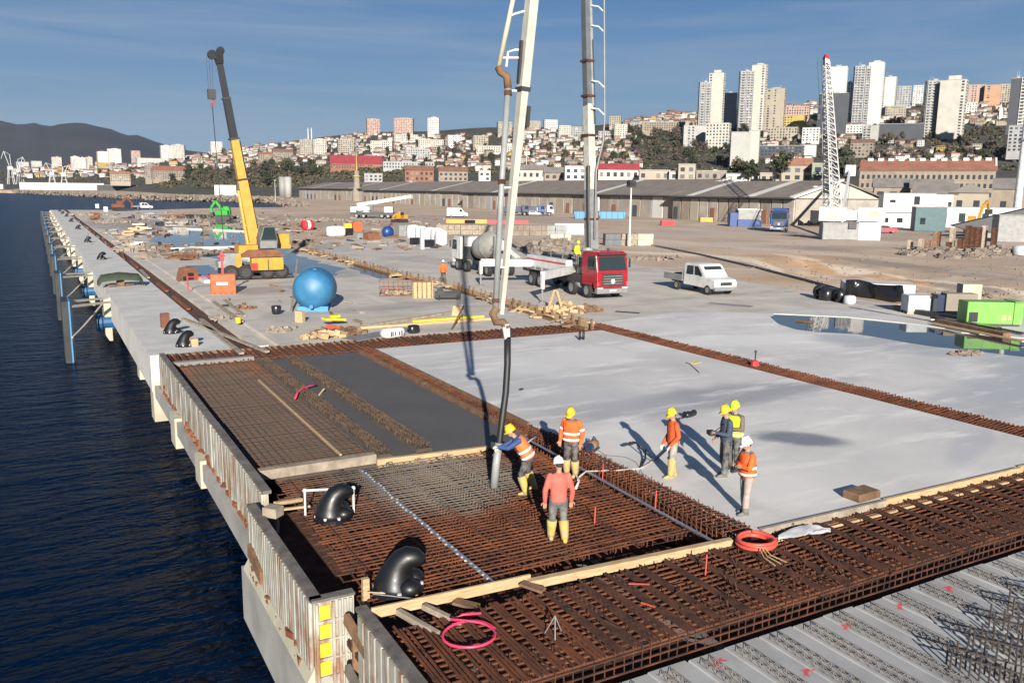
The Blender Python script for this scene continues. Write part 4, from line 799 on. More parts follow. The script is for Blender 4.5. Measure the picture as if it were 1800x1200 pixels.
b = MB(); b.box(-1.3,.2,-.9,.9,2.0,2.7); b.prism([(-.6,2.4),(.8,2.4),(.8,3.0),(.2,3.2)], .4,1.5,'y'); b.build('boom_foot', 'crane_yellow', yc)
hk = Vector((tp.x-.62,tp.y,tp.z-3.2)); b = MB()
for dx in (-.22,-.05,.12): b.tube([(hk.x+dx,hk.y,hk.z+.4),(hk.x+dx*1.2,hk.y,tp.z-.3)], .022, 4)
b.tube([(hk.x,hk.y,hk.z-.6),(hk.x+.25,hk.y-.8,3.0)], .035, 4); b.build('hoist_rope', 'steel_dark', yc)
b = MB(); b.cb(hk.x,hk.y,hk.z-.3,.6,.4,.75); b.build('hook_block', 'steel_dark', yc); b = MB(); b.tube([(hk.x+.05,hk.y,hk.z-.3),(hk.x+.18,hk.y,hk.z-.55),(hk.x+.05,hk.y,hk.z-.8),(hk.x-.1,hk.y,hk.z-.68)], .07, 7); b.build('hook', 'hook_red', yc)
b = MB(); b.box(-.54,-.05,-1.77,-1.75,.8,1.35); b.build('warning_stripes', 'hook_red', yc)
# ================================================================ things on the quay and the pour
def bollard_proto():
    t = thing('bollard', 'x', 'bollard', (0,0,0), 0, 'black mooring bollards along the quay')
    b = MB(); b.smooth = True; b.tube([(-.05,0,.03),(-.05,0,.16),(-.04,0,.3),(.0,0,.46),(.09,0,.6),(.22,0,.68),(.36,0,.68),(.48,0,.62),(.53,0,.57)], [.46,.44,.36,.29,.26,.235,.2,.13,.05], 18)
    for a in (.5,-.5): b.ball((.30*cos(a),.42*sin(a)*1.2,.15), (.24,.22,.18), 12, 8)
    b.build('body', 'bollard_black', t)
    f = MB(); f.lathe([(.52,-.06),(.52,.06),(.46,.1)], 20); f.build('base_plate', 'bollard_black', t)
    n = MB(); n.lathe([(.045,.06),(.045,.13)], 6); me = n.mesh('bolt', 'chrome')
    for k in range(8): link('bolt', me, t, (.46*cos(k*pi/4+.2), .46*sin(k*pi/4+.2), 0))
    return t
bp = bollard_proto()
bl = [((585,908,-.05),-8,'black bollard wrapped in plastic under the white pipe frame',.84),((700,1035,-.05),-30,'nearest glossy black bollard, standing in the rebar by the pale plank',.92),((302,585,0),10,'black bollard on the finished deck just behind the boxed one',.8),((325,608,0),15,'black bollard at the finished deck end with a small yellow box',.8),((178,456,0),5,'black bollard with white scraps just beyond the green tarpaulin',.85),((154,426,0),0,'second black bollard beyond the green tarpaulin',.85),((137,403,0),0,'third black bollard beyond the green tarpaulin',.85),((125,390,0),0,'fourth black bollard beyond the green tarpaulin',.85),((117,381,0),0,'fifth black bollard beyond the green tarpaulin',.85),((110,376,0),0,'sixth black bollard beyond the green tarpaulin',.85),((105,372,0),0,'last tiny black bollard at the far end of the quay',.9)]
for i, (p, a, lab, sc) in enumerate(bl):
    o = bp if i == 0 else copy_tree(bp); o.location = G(*p); o.rotation_euler = (0,0,R(a)); o['label'] = lab; o.scale = (sc,sc,sc)
def single(name, lab, cat, mt, mb, loc=(0,0,0), rz=0, grp=None): return mb.build(name, mt, None, loc=loc, rz=rz, label=lab, cat=cat, group=grp)
single('box', 'small yellow box hung on the bollard at the deck end', 'box', 'timber', MB().cb(0,0,0,.32,.25,.34), G(341,608,.0), .2)
single('box', 'small pinkish box behind the black bollard on the deck', 'box', 'rust_paint', MB().cb(0,0,0,.4,.3,.75), G(296,577,0)+Vector((-.1,.35,0)), .2)
t = thing('tarpaulin_stand', 'dark green tarpaulin thrown over a frame on the quay deck', 'tarpaulin', G(212,503,0), 0)
b = MB(); vs = []; fs = []
for i in range(13):
    for j in range(9):
        x = -1.5+3*i/12; y = -.8+1.6*j/8; vs.append((x, y, 1.05-.25*abs(y)-.12*abs(x)+.06*noise.noise(Vector((x*2,y*2,1)))-(.35 if abs(x) > 1.3 else 0)-(.3 if abs(y)>.7 else 0)))
for i in range(12):
    for j in range(8): fs.append((i*9+j,(i+1)*9+j,(i+1)*9+j+1,i*9+j+1))
b.smooth = True; b.add(vs, fs); b.build('tarpaulin', 'tarp_green', t); b = MB(); b.cb(0,0,0,.5,.5,.8); b.beam((-.8,-.4,.1),(.9,.3,.1),.3,.12); b.build('stand', 'timber_old', t)
# white pipe frame, timber by it
t = thing('scaffold_stand', 'white pipe frame with short legs standing over the wrapped bollard', 'stand', (0,0,0)); a_, b_ = G(537,905,-.05), G(622,900,-.05)
for p in (a_, b_): MB().tube([p, p+Vector((0,0,.58))], .025, 6).build('leg', 'white_paint', t)
MB().tube([a_+Vector((0,0,.58)), b_+Vector((0,0,.58))], .028, 6).build('crossbar', 'white_paint', t)
for p in (a_, b_): MB().ball(p+Vector((0,0,.58)), .05, 8, 6).build('joint', 'white_paint', t)
plank('thin batten from the formwork wall to the wrapped bollard', G(495,895,.1), G(545,889,.05), .08, .05); plank('short thick timber off the wall behind the wrapped bollard', G(483,885,.15), G(530,877,.05), .12, .08); plank('grey timber block on top of the wall by the wrapped bollard', G(468,896,.1), G(492,900,.1), .3, .22, 'timber_grey'); plank('long thin lath behind the wrapped bollard', G(575,895,.1), G(662,882,.0), .03, .03, 'timber_old')
plank('thin steel lath lying in front of the nearest bollard', G(655,1043,.05), G(733,1052,.05), .03, .02, 'steel_grey'); plank('pale stick in front of the nearest bollard', G(645,1040,.08), G(735,1046,.0), .025, .025, 'timber')
# hoses
def coil(lab, c, R_, r, n, mt, tail=None):
    b = MB(); b.smooth = True; pts = []
    for i in range(int(28*n)+1):
        a = 2*pi*i/28; k = .03*sin(a*.37+1); pts.append((c[0]+(R_+k+.02*sin(i*.21))*cos(a), c[1]+(R_+k)*sin(a)*.98, c[2]+.03*(i/28)+.015*sin(a*1.7)))
    if tail: pts += tail
    b.tube(pts, r, 8); o = b.build('hose', mt, label=lab, cat='hose'); return o
c = G(827,1116,.02); coil('ring of pink hose lying on the front rebar', c, .42, .024, 1.15, 'pink', [c+Vector((-.1,.55,.05)), c+Vector((.15,.6,.05)), c+Vector((.45,.5,.05))])
c = G(1330,955,.04)
for k in range(1): coil('coiled orange red hose at the corner of the slab', c, .37, .035, 4.2, 'red_hose')
b = MB()
for k in range(3): b.tube([c+Vector((-.25+.05*k,-.3,.1)), c+Vector((-.4+.1*k,-.6,.02)), c+Vector((-.45+.16*k,-.95,.0))], .012, 5)
single('rope', 'loose straw coloured strings hanging from the orange red hose', 'rope', 'timber', b)
b = MB(); b.smooth = True; b.tube([G(519,700,.0), G(523,690,.05), G(532,682,.08), G(545,678,.05), G(556,677,0)], .035, 8); single('hose', 'short bent pink hose end poking from the narrow wet strip', 'hose', 'pink', b)
plank('small wood piece standing by the bent pink hose', G(560,695,-.1), G(570,683,.05), .06, .05)
b = MB(); b.smooth = True; b.tube([G(870,1060,0), G(905,1030,0)] , .01, 5)
b = MB(); b.smooth = True; b.tube([G(1018,838,.1), G(1030,828,.05), G(1060,827,.03), G(1090,826,.03), G(1125,823,.02), G(1140,815,.03), G(1170,790,.03), G(1176,782,.03)], .022, 7); single('hose', 'grey vibrator hose running from the rebar joint onto the slab', 'hose', 'rope', b)
b = MB(); b.smooth = True; b.tube([G(932,770,.1), G(942,768,.25), G(934,772,.3), G(925,780,.25), G(921,789,.1), G(916,793,.15), G(926,797,.2)], .02, 6); single('hose', 'pale looped cable behind the worker holding the black hose', 'hose', 'rope', b)
b = MB(); b.smooth = True; b.tube([G(1003,818,.0), G(1010,830,.05), G(1018,845,.0), G(1012,858,.05)], .03, 7); single('hose', 'white hose bend at the boots of the watching worker', 'hose', 'white_paint', b)
b = MB(); b.smooth = True; b.tube([G(1106,777,.25), G(1118,778,.3), G(1127,788,.25), G(1140,800,.2), G(1150,810,.1), G(1158,803,.1), G(1172,790,.12), G(1178,783,.2)], .02, 6); b.tube([G(1135,790,.2), G(1134,806,.1), G(1125,823,.0)], .03, 6); single('vibrator', 'black poker vibrator with its cable loop on the slab', 'vibrator', 'black_rubber', b)
b = MB(); b.ob(G(1110,779,.28), (.32,.1,.05), (0,0,.3)); single('guide_bar', 'flat dark guide bar of the poker vibrator propped above the slab', 'guide bar', 'steel_dark', b)
b = MB(); b.tube([G(1050,790,.01), G(1065,800,.01), G(1100,803,.01), G(1118,812,.01), G(1130,833,.01)], .008, 5); single('cable', 'thin dark cable lying across the slab from the brown motor', 'cable', 'steel_dark', b)
t = thing('motor', 'small brown and dark blue vibrator motor on the slab edge', 'motor', G(1043,790,0), .6); b = MB(); b.smooth = True; b.lathe([(.05,-.22),(.13,-.2),(.14,.1),(.06,.2)], 12, (0,0,.16), 'x'); b.build('housing', 'timber_old', t); b = MB(); b.lathe([(.11,-.1),(.11,.12)], 10, (-.3,0,.15), 'x'); b.cb(0,0,0,.4,.25,.05); b.tube([(-.15,0,.3),(0,0,.38),(.15,0,.3)], .02, 6); b.build('end_cap', 'dark_blue', t)
t = thing('power_tool', 'black power tool lying on the slab behind the orange jacket worker', 'power tool', G(1213,733,0), .2); b = MB(); b.smooth = True; b.lathe([(.05,-.25),(.1,-.2),(.1,.1),(.04,.25)], 10, (0,0,.1), 'x'); b.ball((.25,.05,.1),.11,8,6); b.ball((-.15,.1,.1),.1,8,6); b.tube([(-.3,0,.05),(-.5,.05,.02)],.03,6); b.build('housing', 'plastic_black', t)
b = MB(); b.smooth = True
for dx in (-.1,.12): b.tube([G(1022,597,0)+Vector((dx,0,0)), G(1022,597,0)+Vector((dx,0,.42))], .06, 8)
single('conduit', 'pair of short black conduit stubs standing at the slab corner', 'conduit', 'black_rubber', b)
b = MB(); b.tube([G(1205,637,.01), G(1213,640,.01), G(1222,648,.01), G(1229,655,.01)], .02, 5); single('cord', 'dark cord lying on the main slab by a yellow scrap', 'cord', 'steel_dark', b)
b = MB(); b.ob(G(1224,637,.01), (.55,.2,.015), (0,0,.3)); single('scrap', 'thin yellow scrap lying on the main slab', 'scrap', 'yellow_paint', b)
b = MB(); b.ob(G(916,684,.02), (.22,.1,.05), (0,0,.6)); single('scrap', 'small dark clod on the slab right of the black hose', 'scrap', 'steel_dark', b)
t = thing('valve_stand', 'small rusty hydrant stub standing in the joint between the slabs', 'stub', G(1327,642,0)); b = MB(); b.tube([(0,0,-.1),(0,0,.55)], .03, 6); b.ball((0,0,.6),.06,8,6); b.build('pipe', 'steel_dark', t); b = MB(); b.lathe([(.2,0),(.15,.18),(.05,.25)], 9); b.build('base', 'red_plain', t)
t = thing('tripod', 'thin grey tripod of steel rods standing in the front rebar', 'tripod', G(975,1115,-.05))
for a in (.3,2.3,4.2): MB().tube([(.17*cos(a),.17*sin(a),0),(0,0,.34)], .012, 5).build('leg', 'steel_grey', t)
t = thing('stake', None, None); bpy.data.objects.remove(t)
for (px, py, lab) in ((1059,842,'red tipped stake by the slab joint near the orange jacket worker'),(1152,892,'red tipped stake in the middle of the slab joint'),(1045,922,'small orange tipped stake in the rebar right of the coral man'),(1240,1010,'bent orange rod lying in the rebar beside the weathered plank')):
    p = G(px,py,-.1); b = MB(); b.tube([p, p+Vector((.01,0,.42))], .014, 5); single('stake', lab, 'stake', 'red_hose', b)
for (p0_, p1_, lab) in (((1105,1025),(1142,1026),'thin orange plastic strip above the front rebar'),((1127,1058),(1152,1066),'second thin orange plastic strip on the front rebar')):
    b = MB(); b.beam(G(*p0_,.02), G(*p1_,.02), .05, .01); single('plastic_strip', lab, 'strip', 'red_hose', b)
# crumpled sheet
b = MB(); b.smooth = True; vs = []; fs = []; A_, B_, D_ = G(1368,948,.0), G(1460,935,.0), G(1405,930,.0)
for i in range(15):
    for j in range(6):
        u, v = i/14, j/5; p = A_.lerp(B_,u) + (D_-A_.lerp(B_,.4))*v*(.3+.9*sin(pi*min(1,u*1.1))); vs.append((p.x,p.y,.0+.08*abs(noise.noise(Vector((u*6,v*4,2))))+.05*v))
for i in range(14):
    for j in range(5): fs.append((i*6+j,(i+1)*6+j,(i+1)*6+j+1,i*6+j+1))
b.add(vs, fs); single('plastic_sheet', 'crumpled pale plastic sheet beside the orange red hose', 'sheet', 'cab_white', b)
b = MB(); b.smooth = True; b.tube([G(828,1120,-.1), G(830,1135,-.1), G(833,1160,-.1), G(835,1180,-.1)], .02, 6); single('drain_pipe', 'dark bent rod under the pink hose ring', 'rod', 'steel_dark', b)
# ================================================================ old deck: bucket, tank, heaps
def heap(lab, c, rx, ry, h, n, mt, size=.3, cat='rubble heap', grp=None, flat=.5, sd=0):
    """a countable heap of broken pieces, each an angular block"""
    r_ = random.Random(sd+int(c[0]*7)); b = MB()
    for i in range(n):
        a = r_.uniform(0,2*pi); q = sqrt(r_.random()); x, y = q*cos(a), q*sin(a); z = h*(1-q*q)*r_.uniform(.3,1)
        b.ob((c[0]+x*rx, c[1]+y*ry, c[2]+z), (size*r_.uniform(.4,1.5), size*r_.uniform(.4,1.2), size*r_.uniform(.3,1)*flat*1.6), (r_.uniform(-.5,.5),r_.uniform(-.5,.5),r_.uniform(0,6)))
    o = b.build('rubble_heap', mt, label=lab, cat=cat, group=grp); o['kind'] = 'stuff'; return o
t = thing('digger_bucket', 'orange digger bucket standing upright on the old deck', 'digger bucket', (10.95,61.2,0), R(-8))
b = MB(); b.smooth = False; b.prism([(-.55,0),(.5,0),(.6,.35),(.6,1.1),(.35,1.35),(-.4,1.35),(-.6,.9)], -.82, .82, 'x'); bevel(b.build('shell', 'bucket_orange', t), .06, 2)
b = MB(); b.cb(0,0,1.35,.14,.14,1.5); b.cb(0,0,2.5,.5,.14,.12); b.build('lifting_bracket', 'red_plain', t); b = MB()
for x in (-.7,-.35,0,.35,.7): b.ob((x,-.6,.02),(.14,.2,.1))
b.build('teeth', 'bucket_orange', t); MB().box(-.45,.3,-.64,-.6,.62,.82).build('marking', 'white_paint', t)
b = MB(); b.tube([(-1.6,.9,0),(-1.6,.9,1.0)], .05, 6); b.tube([(-1.6,.9,.95),(1.4,1.1,.95)], .04, 6); single('railing', 'red and white barrier rail behind the orange digger bucket', 'barrier', 'red_plain', b, (10.6,62.8,0)); 
t = thing('water_tank', 'big round blue plastic tank lying on the old deck', 'tank', (14.35,50.6,1.24), R(-25))
b = MB(); b.smooth = True; b.lathe([(.05,-1.3),(.7,-1.22),(1.05,-.95),(1.22,-.5),(1.23,.9),(1.1,1.35),(.7,1.62),(.05,1.7)], 32, (0,0,0), 'y'); b.build('shell', 'tank_blue', t)
b = MB(); b.lathe([(.16,0),(.16,.1)], 12, (.1,-.35,1.18)); b.lathe([(.12,-1.36),(.12,-1.25)], 10, (0,0,-.9), 'y'); b.build('fitting', 'tank_blue', t); b = MB(); b.box(-.9,.9,-.9,-.5,-1.24,-.95); b.box(-.9,.9,.6,1.0,-1.24,-.95); b.build('cradle', 'fender_blue', t)
b = MB(); b.smooth = True; b.lathe([(1.236,-.06),(1.236,.06)], 32, (0,0,0), 'y', False); b.build('seam', 'fender_blue', t)
plank('pale board leaning against the blue tank', G(512,548,.05), G(527,492,.0)+Vector((-.9,-2.9,1.9)), .14, .04, 'timber_grey')
b = MB(); b.smooth = True; b.lathe([(.2,0),(.27,.1),(.29,.45),(.25,.5)], 14); t = b.build('barrel', 'plastic_black', label='black plastic drum in front of the blue tank', cat='drum'); t.location = G(486,552,0)
plank('brown plywood box side standing by the blue tank', G(521,556,.3), G(534,557,.3), .3, .62, 'timber'); 
heap('small heap of broken timber left of the black drum', G(432,542,0), .6, .5, .25, 34, 'timber_old', .22); heap('small pile of split planks on the old deck centre', G(490,582,0), .65, .5, .3, 34, 'timber_grey', .25); heap('scrap timber pile by the trench joint', G(590,588,0), 1.5, .8, .35, 60, 'timber_old', .3); heap('loose boards on the scrap timber pile', G(570,592,.05), 1.1, .6, .3, 22, 'timber', .35)
b = MB(); b.ob((0,0,.35),(1.2,.5,.12),(0,.1,.1)); b.ob((.1,.1,.48),(.5,.3,.14)); single('pallet', 'bright yellow pallet board on the scrap pile', 'pallet', 'yellow_paint', b, G(587,572,0), .1); single('cement_bag', 'orange sack lying on the scrap pile', 'sack', 'red_hose', MB().ob((0,0,.3),(.55,.4,.2),(0,.2,.3)), G(585,585,0))
def bag(lab, c, s=(1,.7,.5), mt='bag_white', rz=0, name='bag', cat='bag', grp=None):
    b = MB(); b.smooth = True; vs = []; fs = []; n = 14
    for i, (f, z) in enumerate(((.85,0),(1,.12),(1.02,.5),(.96,.85),(.8,1.0),(.3,1.06))):
        for j in range(n):
            a = 2*pi*j/n; e = .6; x = math.copysign(abs(cos(a))**e, cos(a)); y = math.copysign(abs(sin(a))**e, sin(a)); q = 1+.08*noise.noise(Vector((x*2+c[0],y*2,z*3)))
            vs.append((x*f*q*s[0]/2, y*f*q*s[1]/2, z*s[2]))
    for i in range(5):
        for j in range(n): fs.append((i*n+j,i*n+(j+1)%n,(i+1)*n+(j+1)%n,(i+1)*n+j))
    fs += [tuple(range(n-1,-1,-1)), tuple(5*n+j for j in range(n))]; b.add(vs, fs); return b.build(name, mt, label=lab, cat=cat, group=grp, loc=c, rz=rz)
o = bag('white printed sack lying at the edge of the old deck', G(690,592,0), (1.3,.7,.45), rz=.3)
b = MB()
for x in (-.35,-.25,-.1,.15,.3): b.ob((x,-.36,.22),(.05,.03,.16+abs(x)*.2))
b.build('print', 'steel_dark', o); bag('black bin bag beside the white printed sack', G(727,585,0), (.6,.5,.4), 'plastic_black', .2)
b = MB(); b.box(-2.2,2.2,-.6,.6,0,.05); single('sheet', 'dark grey wet sheet lying behind the sacks', 'sheet', 'steel_grey', b, G(670,588,0), .42)
for k, (p, q, mt) in enumerate((((633,576),(862,560),'timber'),((650,572),(800,548),'timber_grey'),((725,565),(850,556),'yellow_paint'))): plank(['long pale timber along the edge of the old deck','grey timber leaning inward behind the sacks','yellowish timber between the pump hose and the sacks'][k], G(*p,.08), G(*q,.08), .2, .14, mt)
plank('short brown timber block standing on the old deck near the hose', G(795,545,.3), G(812,548,.2), .3, .6, 'timber'); plank('red brown post standing beside the hose shadow', G(793,580,0), G(793,545,0)+Vector((-1.5,-4.9,.95)), .07, .07, 'rust_paint')
t = thing('wire_cage', 'rusty wire basket full of timber on the old deck', 'wire basket', G(700,518,0), R(-20)); b = MB()
for z in (.05,.5,.95): b.beam((-1.3,-.7,z),(1.3,-.7,z),.04,.04); b.beam((-1.3,.7,z),(1.3,.7,z),.04,.04); b.beam((-1.3,-.7,z),(-1.3,.7,z),.04,.04); b.beam((1.3,-.7,z),(1.3,.7,z),.04,.04)
for i in range(9): b.beam((-1.3+.325*i,-.7,0),(-1.3+.325*i,-.7,1),.03,.03); b.beam((-1.3+.325*i,.7,0),(-1.3+.325*i,.7,1),.03,.03)
b.build('wire_frame', 'rust_bright', t); heap('timber offcuts lying in the rusty wire basket', (t.location.x,t.location.y,.1), .9, .5, .45, 30, 'timber_grey', .3)
t = thing('formwork_crate', 'yellow ribbed formwork crate beside the rusty wire basket', 'crate', G(742,522,0), R(-20)); b = MB(); b.box(-.7,.7,-.5,.5,0,1.05); b.build('box', 'timber', t); b = MB()
for k in range(5): b.box(-.68+.31*k,-.6+.31*k,-.55,-.5,0,1.1)
b.build('batten', 'timber_old', t, kind='stuff')
t = thing('site_cart', 'low black cart standing on the old deck in the boom shadow', 'cart', G(787,526,0), R(-20)); b = MB(); b.box(-.85,.85,-.4,.4,.15,.5); b.box(-.7,-.3,-.3,.3,.5,.7); b.build('tray', 'plastic_black', t)
for x in (-.6,.6):
    for y in (-.38,.38): wheel(t, x, y, .16, .1)
# timber formwork line between the old deck and the apron
t = thing('edge_formwork', 'long timber and steel edge formwork running back from the pour', 'formwork', (0,0,0))
pts = [G(1042,578,0), G(960,556,0), G(880,531,0), G(800,507,0), G(700,484,0), G(620,462,0), G(535,440,0)]; um2 = MB().box(-.06,.06,-.06,.06,0,.6).mesh('post','timber_old'); k = 0
for a, b_ in zip(pts, pts[1:]):
    MB().beam(a+Vector((0,0,.12)), b_+Vector((0,0,.12)), .09, .26).build('board', 'timber', t); MB().beam(a+Vector((-.55,-.2,.06)), b_+Vector((-.55,-.2,.06)), .2, .12).build('board', 'timber_old', t)
    n = max(2, int((b_-a).length/1.0))
    for i in range(n): p = a.lerp(b_, i/n); link('post', um2, t, p+Vector((-.2+jit(.1),-.1,-.05)), jit(.5))
for i in range(26):
    f = rnd.random()**.8; s_ = f*5.99; p = pts[int(s_)].lerp(pts[int(s_)+1], s_-int(s_)); b = MB(); 
    for k in range(5): b.ob(p+Vector((-.6+jit(.5),-.3+jit(.6),.15+jit(.08))), (.9*rnd.random()+.2,.14,.1), (jit(.4),jit(.4),rnd.uniform(0,3)))
    b.build('offcut', rnd.choice(['timber','timber_old','timber_grey']), t, kind='stuff')
heap('tent shaped heap of timber props in front of the red truck', G(985,548,0), 1.9, 1.0, .55, 70, 'timber', .4); heap('brown boards spread right of the timber props', G(1025,547,0), 1.5, .7, .25, 40, 'timber_old', .4)
for k, (a, b_) in enumerate((((962,548),(975,545)),((990,552),(978,547)),((972,556),(992,540)))): plank(['first','second','third'][k]+' leaning prop of the tent shaped timber heap', G(*a,0), G(*b_,0)+Vector((0,0,1.25 if k < 2 else .9)), .14, .1)
t = thing('rusty_frame', 'dark rusty angular steel frame standing left of the orange bucket', 'frame', G(330,492,0), .3); b = MB(); b.prism([(-.75,0),(.75,0),(.5,1.0),(-.45,1.0)], -.5, .5, 'y'); b.build('body', 'rust_paint', t); b = MB(); b.cb(0,-.55,.1,.4,.1,.5); b.cb(-.5,-.52,.0,.2,.1,.35); b.build('recess', 'plastic_black', t)
# slabs, blocks and rubble in the flooded part
k = 0
for (px, py, w_, d_, h_, mt, lab) in ((170,386,2.2,1.2,1.6,'rust_paint','brown site box at the far left of the flooded deck'),(204,412,1.6,1.0,1.0,'steel_grey','grey machine block in the flood, far left'),(222,432,2.4,1.5,1.3,'timber_grey','light timber stack at the edge of the flood'),(232,414,2.6,1.4,1.2,'timber','cardboard coloured stack in the flooded deck'),(244,436,1.4,1.2,.8,'quay','pale concrete block at the flood edge'),(249,405,2.8,1.3,1.2,'cream_concrete','cream block reflected in the flood'),(268,380,2.5,1.6,.9,'box_grey','grey box below the tiny white pickup'),(362,405,1.8,1.5,1.5,'rock','pale boulder pile standing in the flood'),(310,455,3.0,1.0,.6,'timber_old','brown timber stack at the near flood edge'),(330,457,1.6,.9,.55,'rust_paint','short rusty stack at the near flood edge')):
    p = G(px,py,0); b = MB(); r_ = random.Random(px)
    for i in range(5): b.ob((r_.uniform(-.3,.3)*w_, r_.uniform(-.3,.3)*d_, h_*(.12+.19*i)), (w_*r_.uniform(.5,1),d_*r_.uniform(.6,1),h_*.2), (0,0,r_.uniform(-.3,.3)))
    single('stacked_blocks', lab, 'stack', mt, b, p, jit(.3))
for i, (px, py, rx, lab) in enumerate(((240,440,2.8,'rubble along the left rim of the flood'),(280,452,2.0,'rubble between the two flood pools'),(205,392,4,'low rubble bank far left on the deck'),(330,448,2.2,'brown rubble on the near rim of the flood'),(430,384,6,'low rubble bank beyond the flood'),(520,430,2,'rubble by the formwork end'),(150,378,5,'distant rubble bank at the pier end'),(460,396,7,'light rubble ridge behind the yellow crane'),(560,388,8,'grey rubble ridge right of the yellow crane'),(640,391,6,'reddish rubble ridge in the mid distance'))):
    heap(lab, G(px,py,0), rx, rx*.5, .35, 60, 'rock' if i % 2 else 'w_stone', .7, sd=i)
for i, (a, b_, lab) in enumerate((((300,437),(450,433),'long pale kerb strip lying across the flood'),((330,402),(470,408),'thin pale strip at the far side of the flood'),((320,470),(365,495),'white edged slab strip by the near pool'),((395,448),(440,455),'short pale strip by the crane'))): plank(lab, G(*a,.1), G(*b_,.1), .5, .25, 'quay')
for i in range(24):
    y0 = 44+i*10.2; o = plank('x', (7.55+jit(.15),y0,-.06), (7.75+jit(.15),y0+rnd.uniform(4,8),-.06), .22, .12, 'rust_bright' if i%3 else 'timber_grey'); o.name = 'rail_piece'; o['category'] = 'rail piece'; o['group'] = 'rusty pieces in the rail trench'; o['label'] = 'rusty piece lying in the rail trench of the quay'
for k, (p, q, lab) in enumerate((((322,560),(470,618),'pale timber along the near rail trench, right side'),((352,566),(425,621),'pale timber along the near rail trench, left side'),((375,530),(425,565),'two grey boards lying beside the rail trench'),((395,527),(430,555),'grey board next to the broken timber heap'))): plank(lab, G(*p,.06), G(*q,.06), .22, .1, 'timber_grey')
single('bucket', 'small yellow bucket by the rail trench', 'bucket', 'yellow_paint', MB().lathe([(.12,0),(.18,.32)], 10), G(419,568,0)); heap('white rubble by the rail trench', G(385,560,0), .5, .9, .15, 26, 'w_stone', .2)
# mid yard: bags, crates, drum, barriers
for i, (px, py, s, lab) in enumerate(((726,416,(1.9,1.6,2.0),'tall white big bag, leftmost of the bright row'),(740,417,(1.7,1.5,1.9),'white big bag second in the bright row'),(756,420,(1.8,1.5,1.9),'white big bag in the middle of the bright row'),(768,423,(1.7,1.6,2.0),'white big bag fourth in the bright row'),(775,427,(1.6,1.6,2.0),'white big bag at the right end of the bright row'),(590,411,(3.0,1.8,1.5),'pair sized white big bag far behind the blue tank'))): bag(lab, G(px,py+4,0), s, 'bag_white', jit(.3), 'big_bag', 'big bag', 'white big bags')
for px, py, lab in ((731,431,'black crate in front of the left big bags'),(753,435,'black crate in front of the right big bags')):
    t = thing('crate', lab, 'crate', G(px,py,0), .1); b = MB(); b.box(-.65,.65,-.5,.5,.05,1.0); b.build('body', 'plastic_black', t); b = MB(); b.box(-.75,.75,-.6,.6,0,.06); b.build('base', 'cab_white', t)
single('post', 'white upright bag post between the two black crates', 'post', 'cab_white', MB().cb(0,0,0,.42,.42,2.6), G(742,438,0)); single('box', 'rust brown steel box left of the big bags', 'box', 'rust_paint', MB().cb(0,0,0,2.0,1.4,1.0), G(653,421,0), .2); single('box', 'grey box beside the rust brown steel box', 'box', 'box_grey', MB().cb(0,0,0,1.4,1.2,.9), G(632,420,0), .2)
t = thing('covered_load', 'dark blue tarpaulin bundle left of the big bags', 'bundle', G(682,416,0), .2); b = MB(); b.smooth = True; b.ball((0,0,.7),(1.0,.8,.95),12,8); b.build('cover', 'blue_paint', t); single('stone_stack', 'grey stone stack between the blue bundle and the big bags', 'stack', 'box_grey', MB().cb(0,0,0,1.6,1.4,1.7), G(706,415,0), .1)
t = thing('site_cabinet', 'yellow and black site cabinet far behind the blue tank', 'cabinet', G(611,413,0), .1); MB().cb(0,0,0,1.5,1.2,1.1).build('base', 'plastic_black', t); MB().cb(.2,.4,1.1,1.2,.6,.7).build('top', 'yellow_paint', t); single('box', 'orange box right of the yellow and black cabinet', 'box', 'bucket_orange', MB().cb(0,0,0,1.6,1.2,1.6), G(627,407,0))
t = thing('barrel', 'red barrel with a white band lying in the distance', 'drum', G(541,404,0), .3); b = MB(); b.smooth = True; b.lathe([(.8,-.9),(.85,-.8),(.85,.8),(.8,.9)], 14, (0,0,.85), 'x'); b.build('shell', 'red_plain', t); b = MB(); b.lathe([(.86,-.4),(.86,.2)], 14, (0,0,.85), 'x'); b.build('band', 'white_paint', t)
b = MB(); b.box(-9,0,-.3,.3,.0,.9); o = single('girder', 'long yellow steel girder lying before the white van', 'girder', 'crane_yellow', b, G(856,393,0), R(-28)); b = MB(); b.box(0,9,-.3,.3,0,.8); single('girder', 'long red steel girder in line with the yellow one', 'girder', 'red_plain', b, G(857,393,0), R(-28)); single('box', 'black box on the yellow steel girder', 'box', 'plastic_black', MB().cb(0,0,.4,1.8,1.4,.7), G(826,396,0))
for i, (px, py, w_, h_, mt, lab) in enumerate(((815,412,9,1.6,'timber_grey','long grey pallet row behind the mixer truck'),(845,412,4,1.5,'box_grey','grey block row behind the mixer drum'),(925,414,7,1.7,'rock','stone block row right of the mixer drum'),(965,413,6,1.6,'box_grey','grey block row in the middle distance'),(1000,412,5,1.9,'cab_white','pale block row left of the mast'),(985,425,3,1.2,'cream_concrete','small cream block on the stone mound'))):
    t = thing('block_row', lab, 'block row', G(px,py,0), R(-28)); bme = bevel(MB().box(-.48,.48,-.6,.6,0,h_*.48).build('block', mt, t), .04, 1)
    for a in range(int(w_)):
        for z in (0,1):
            if a == 0 and z == 0: bme.location = (-w_/2+.5,0,0); continue
            o = link('block', bme.data, t, (-w_/2+a+.5+jit(.05),jit(.1),h_*.5*z))
t = thing('block_stack', 'dark and grey stacked concrete blocks beside the lamp post', 'block stack', G(1110,431,0), R(-20))
for a in range(6):
    for z in range(2): link('block', MB().box(-.55,.55,-.7,.7,0,.78).mesh('block', ['box_dark','timber_grey','cream_concrete'][a//2]), t, (-3.4+1.15*a+jit(.05),jit(.1),.8*z))
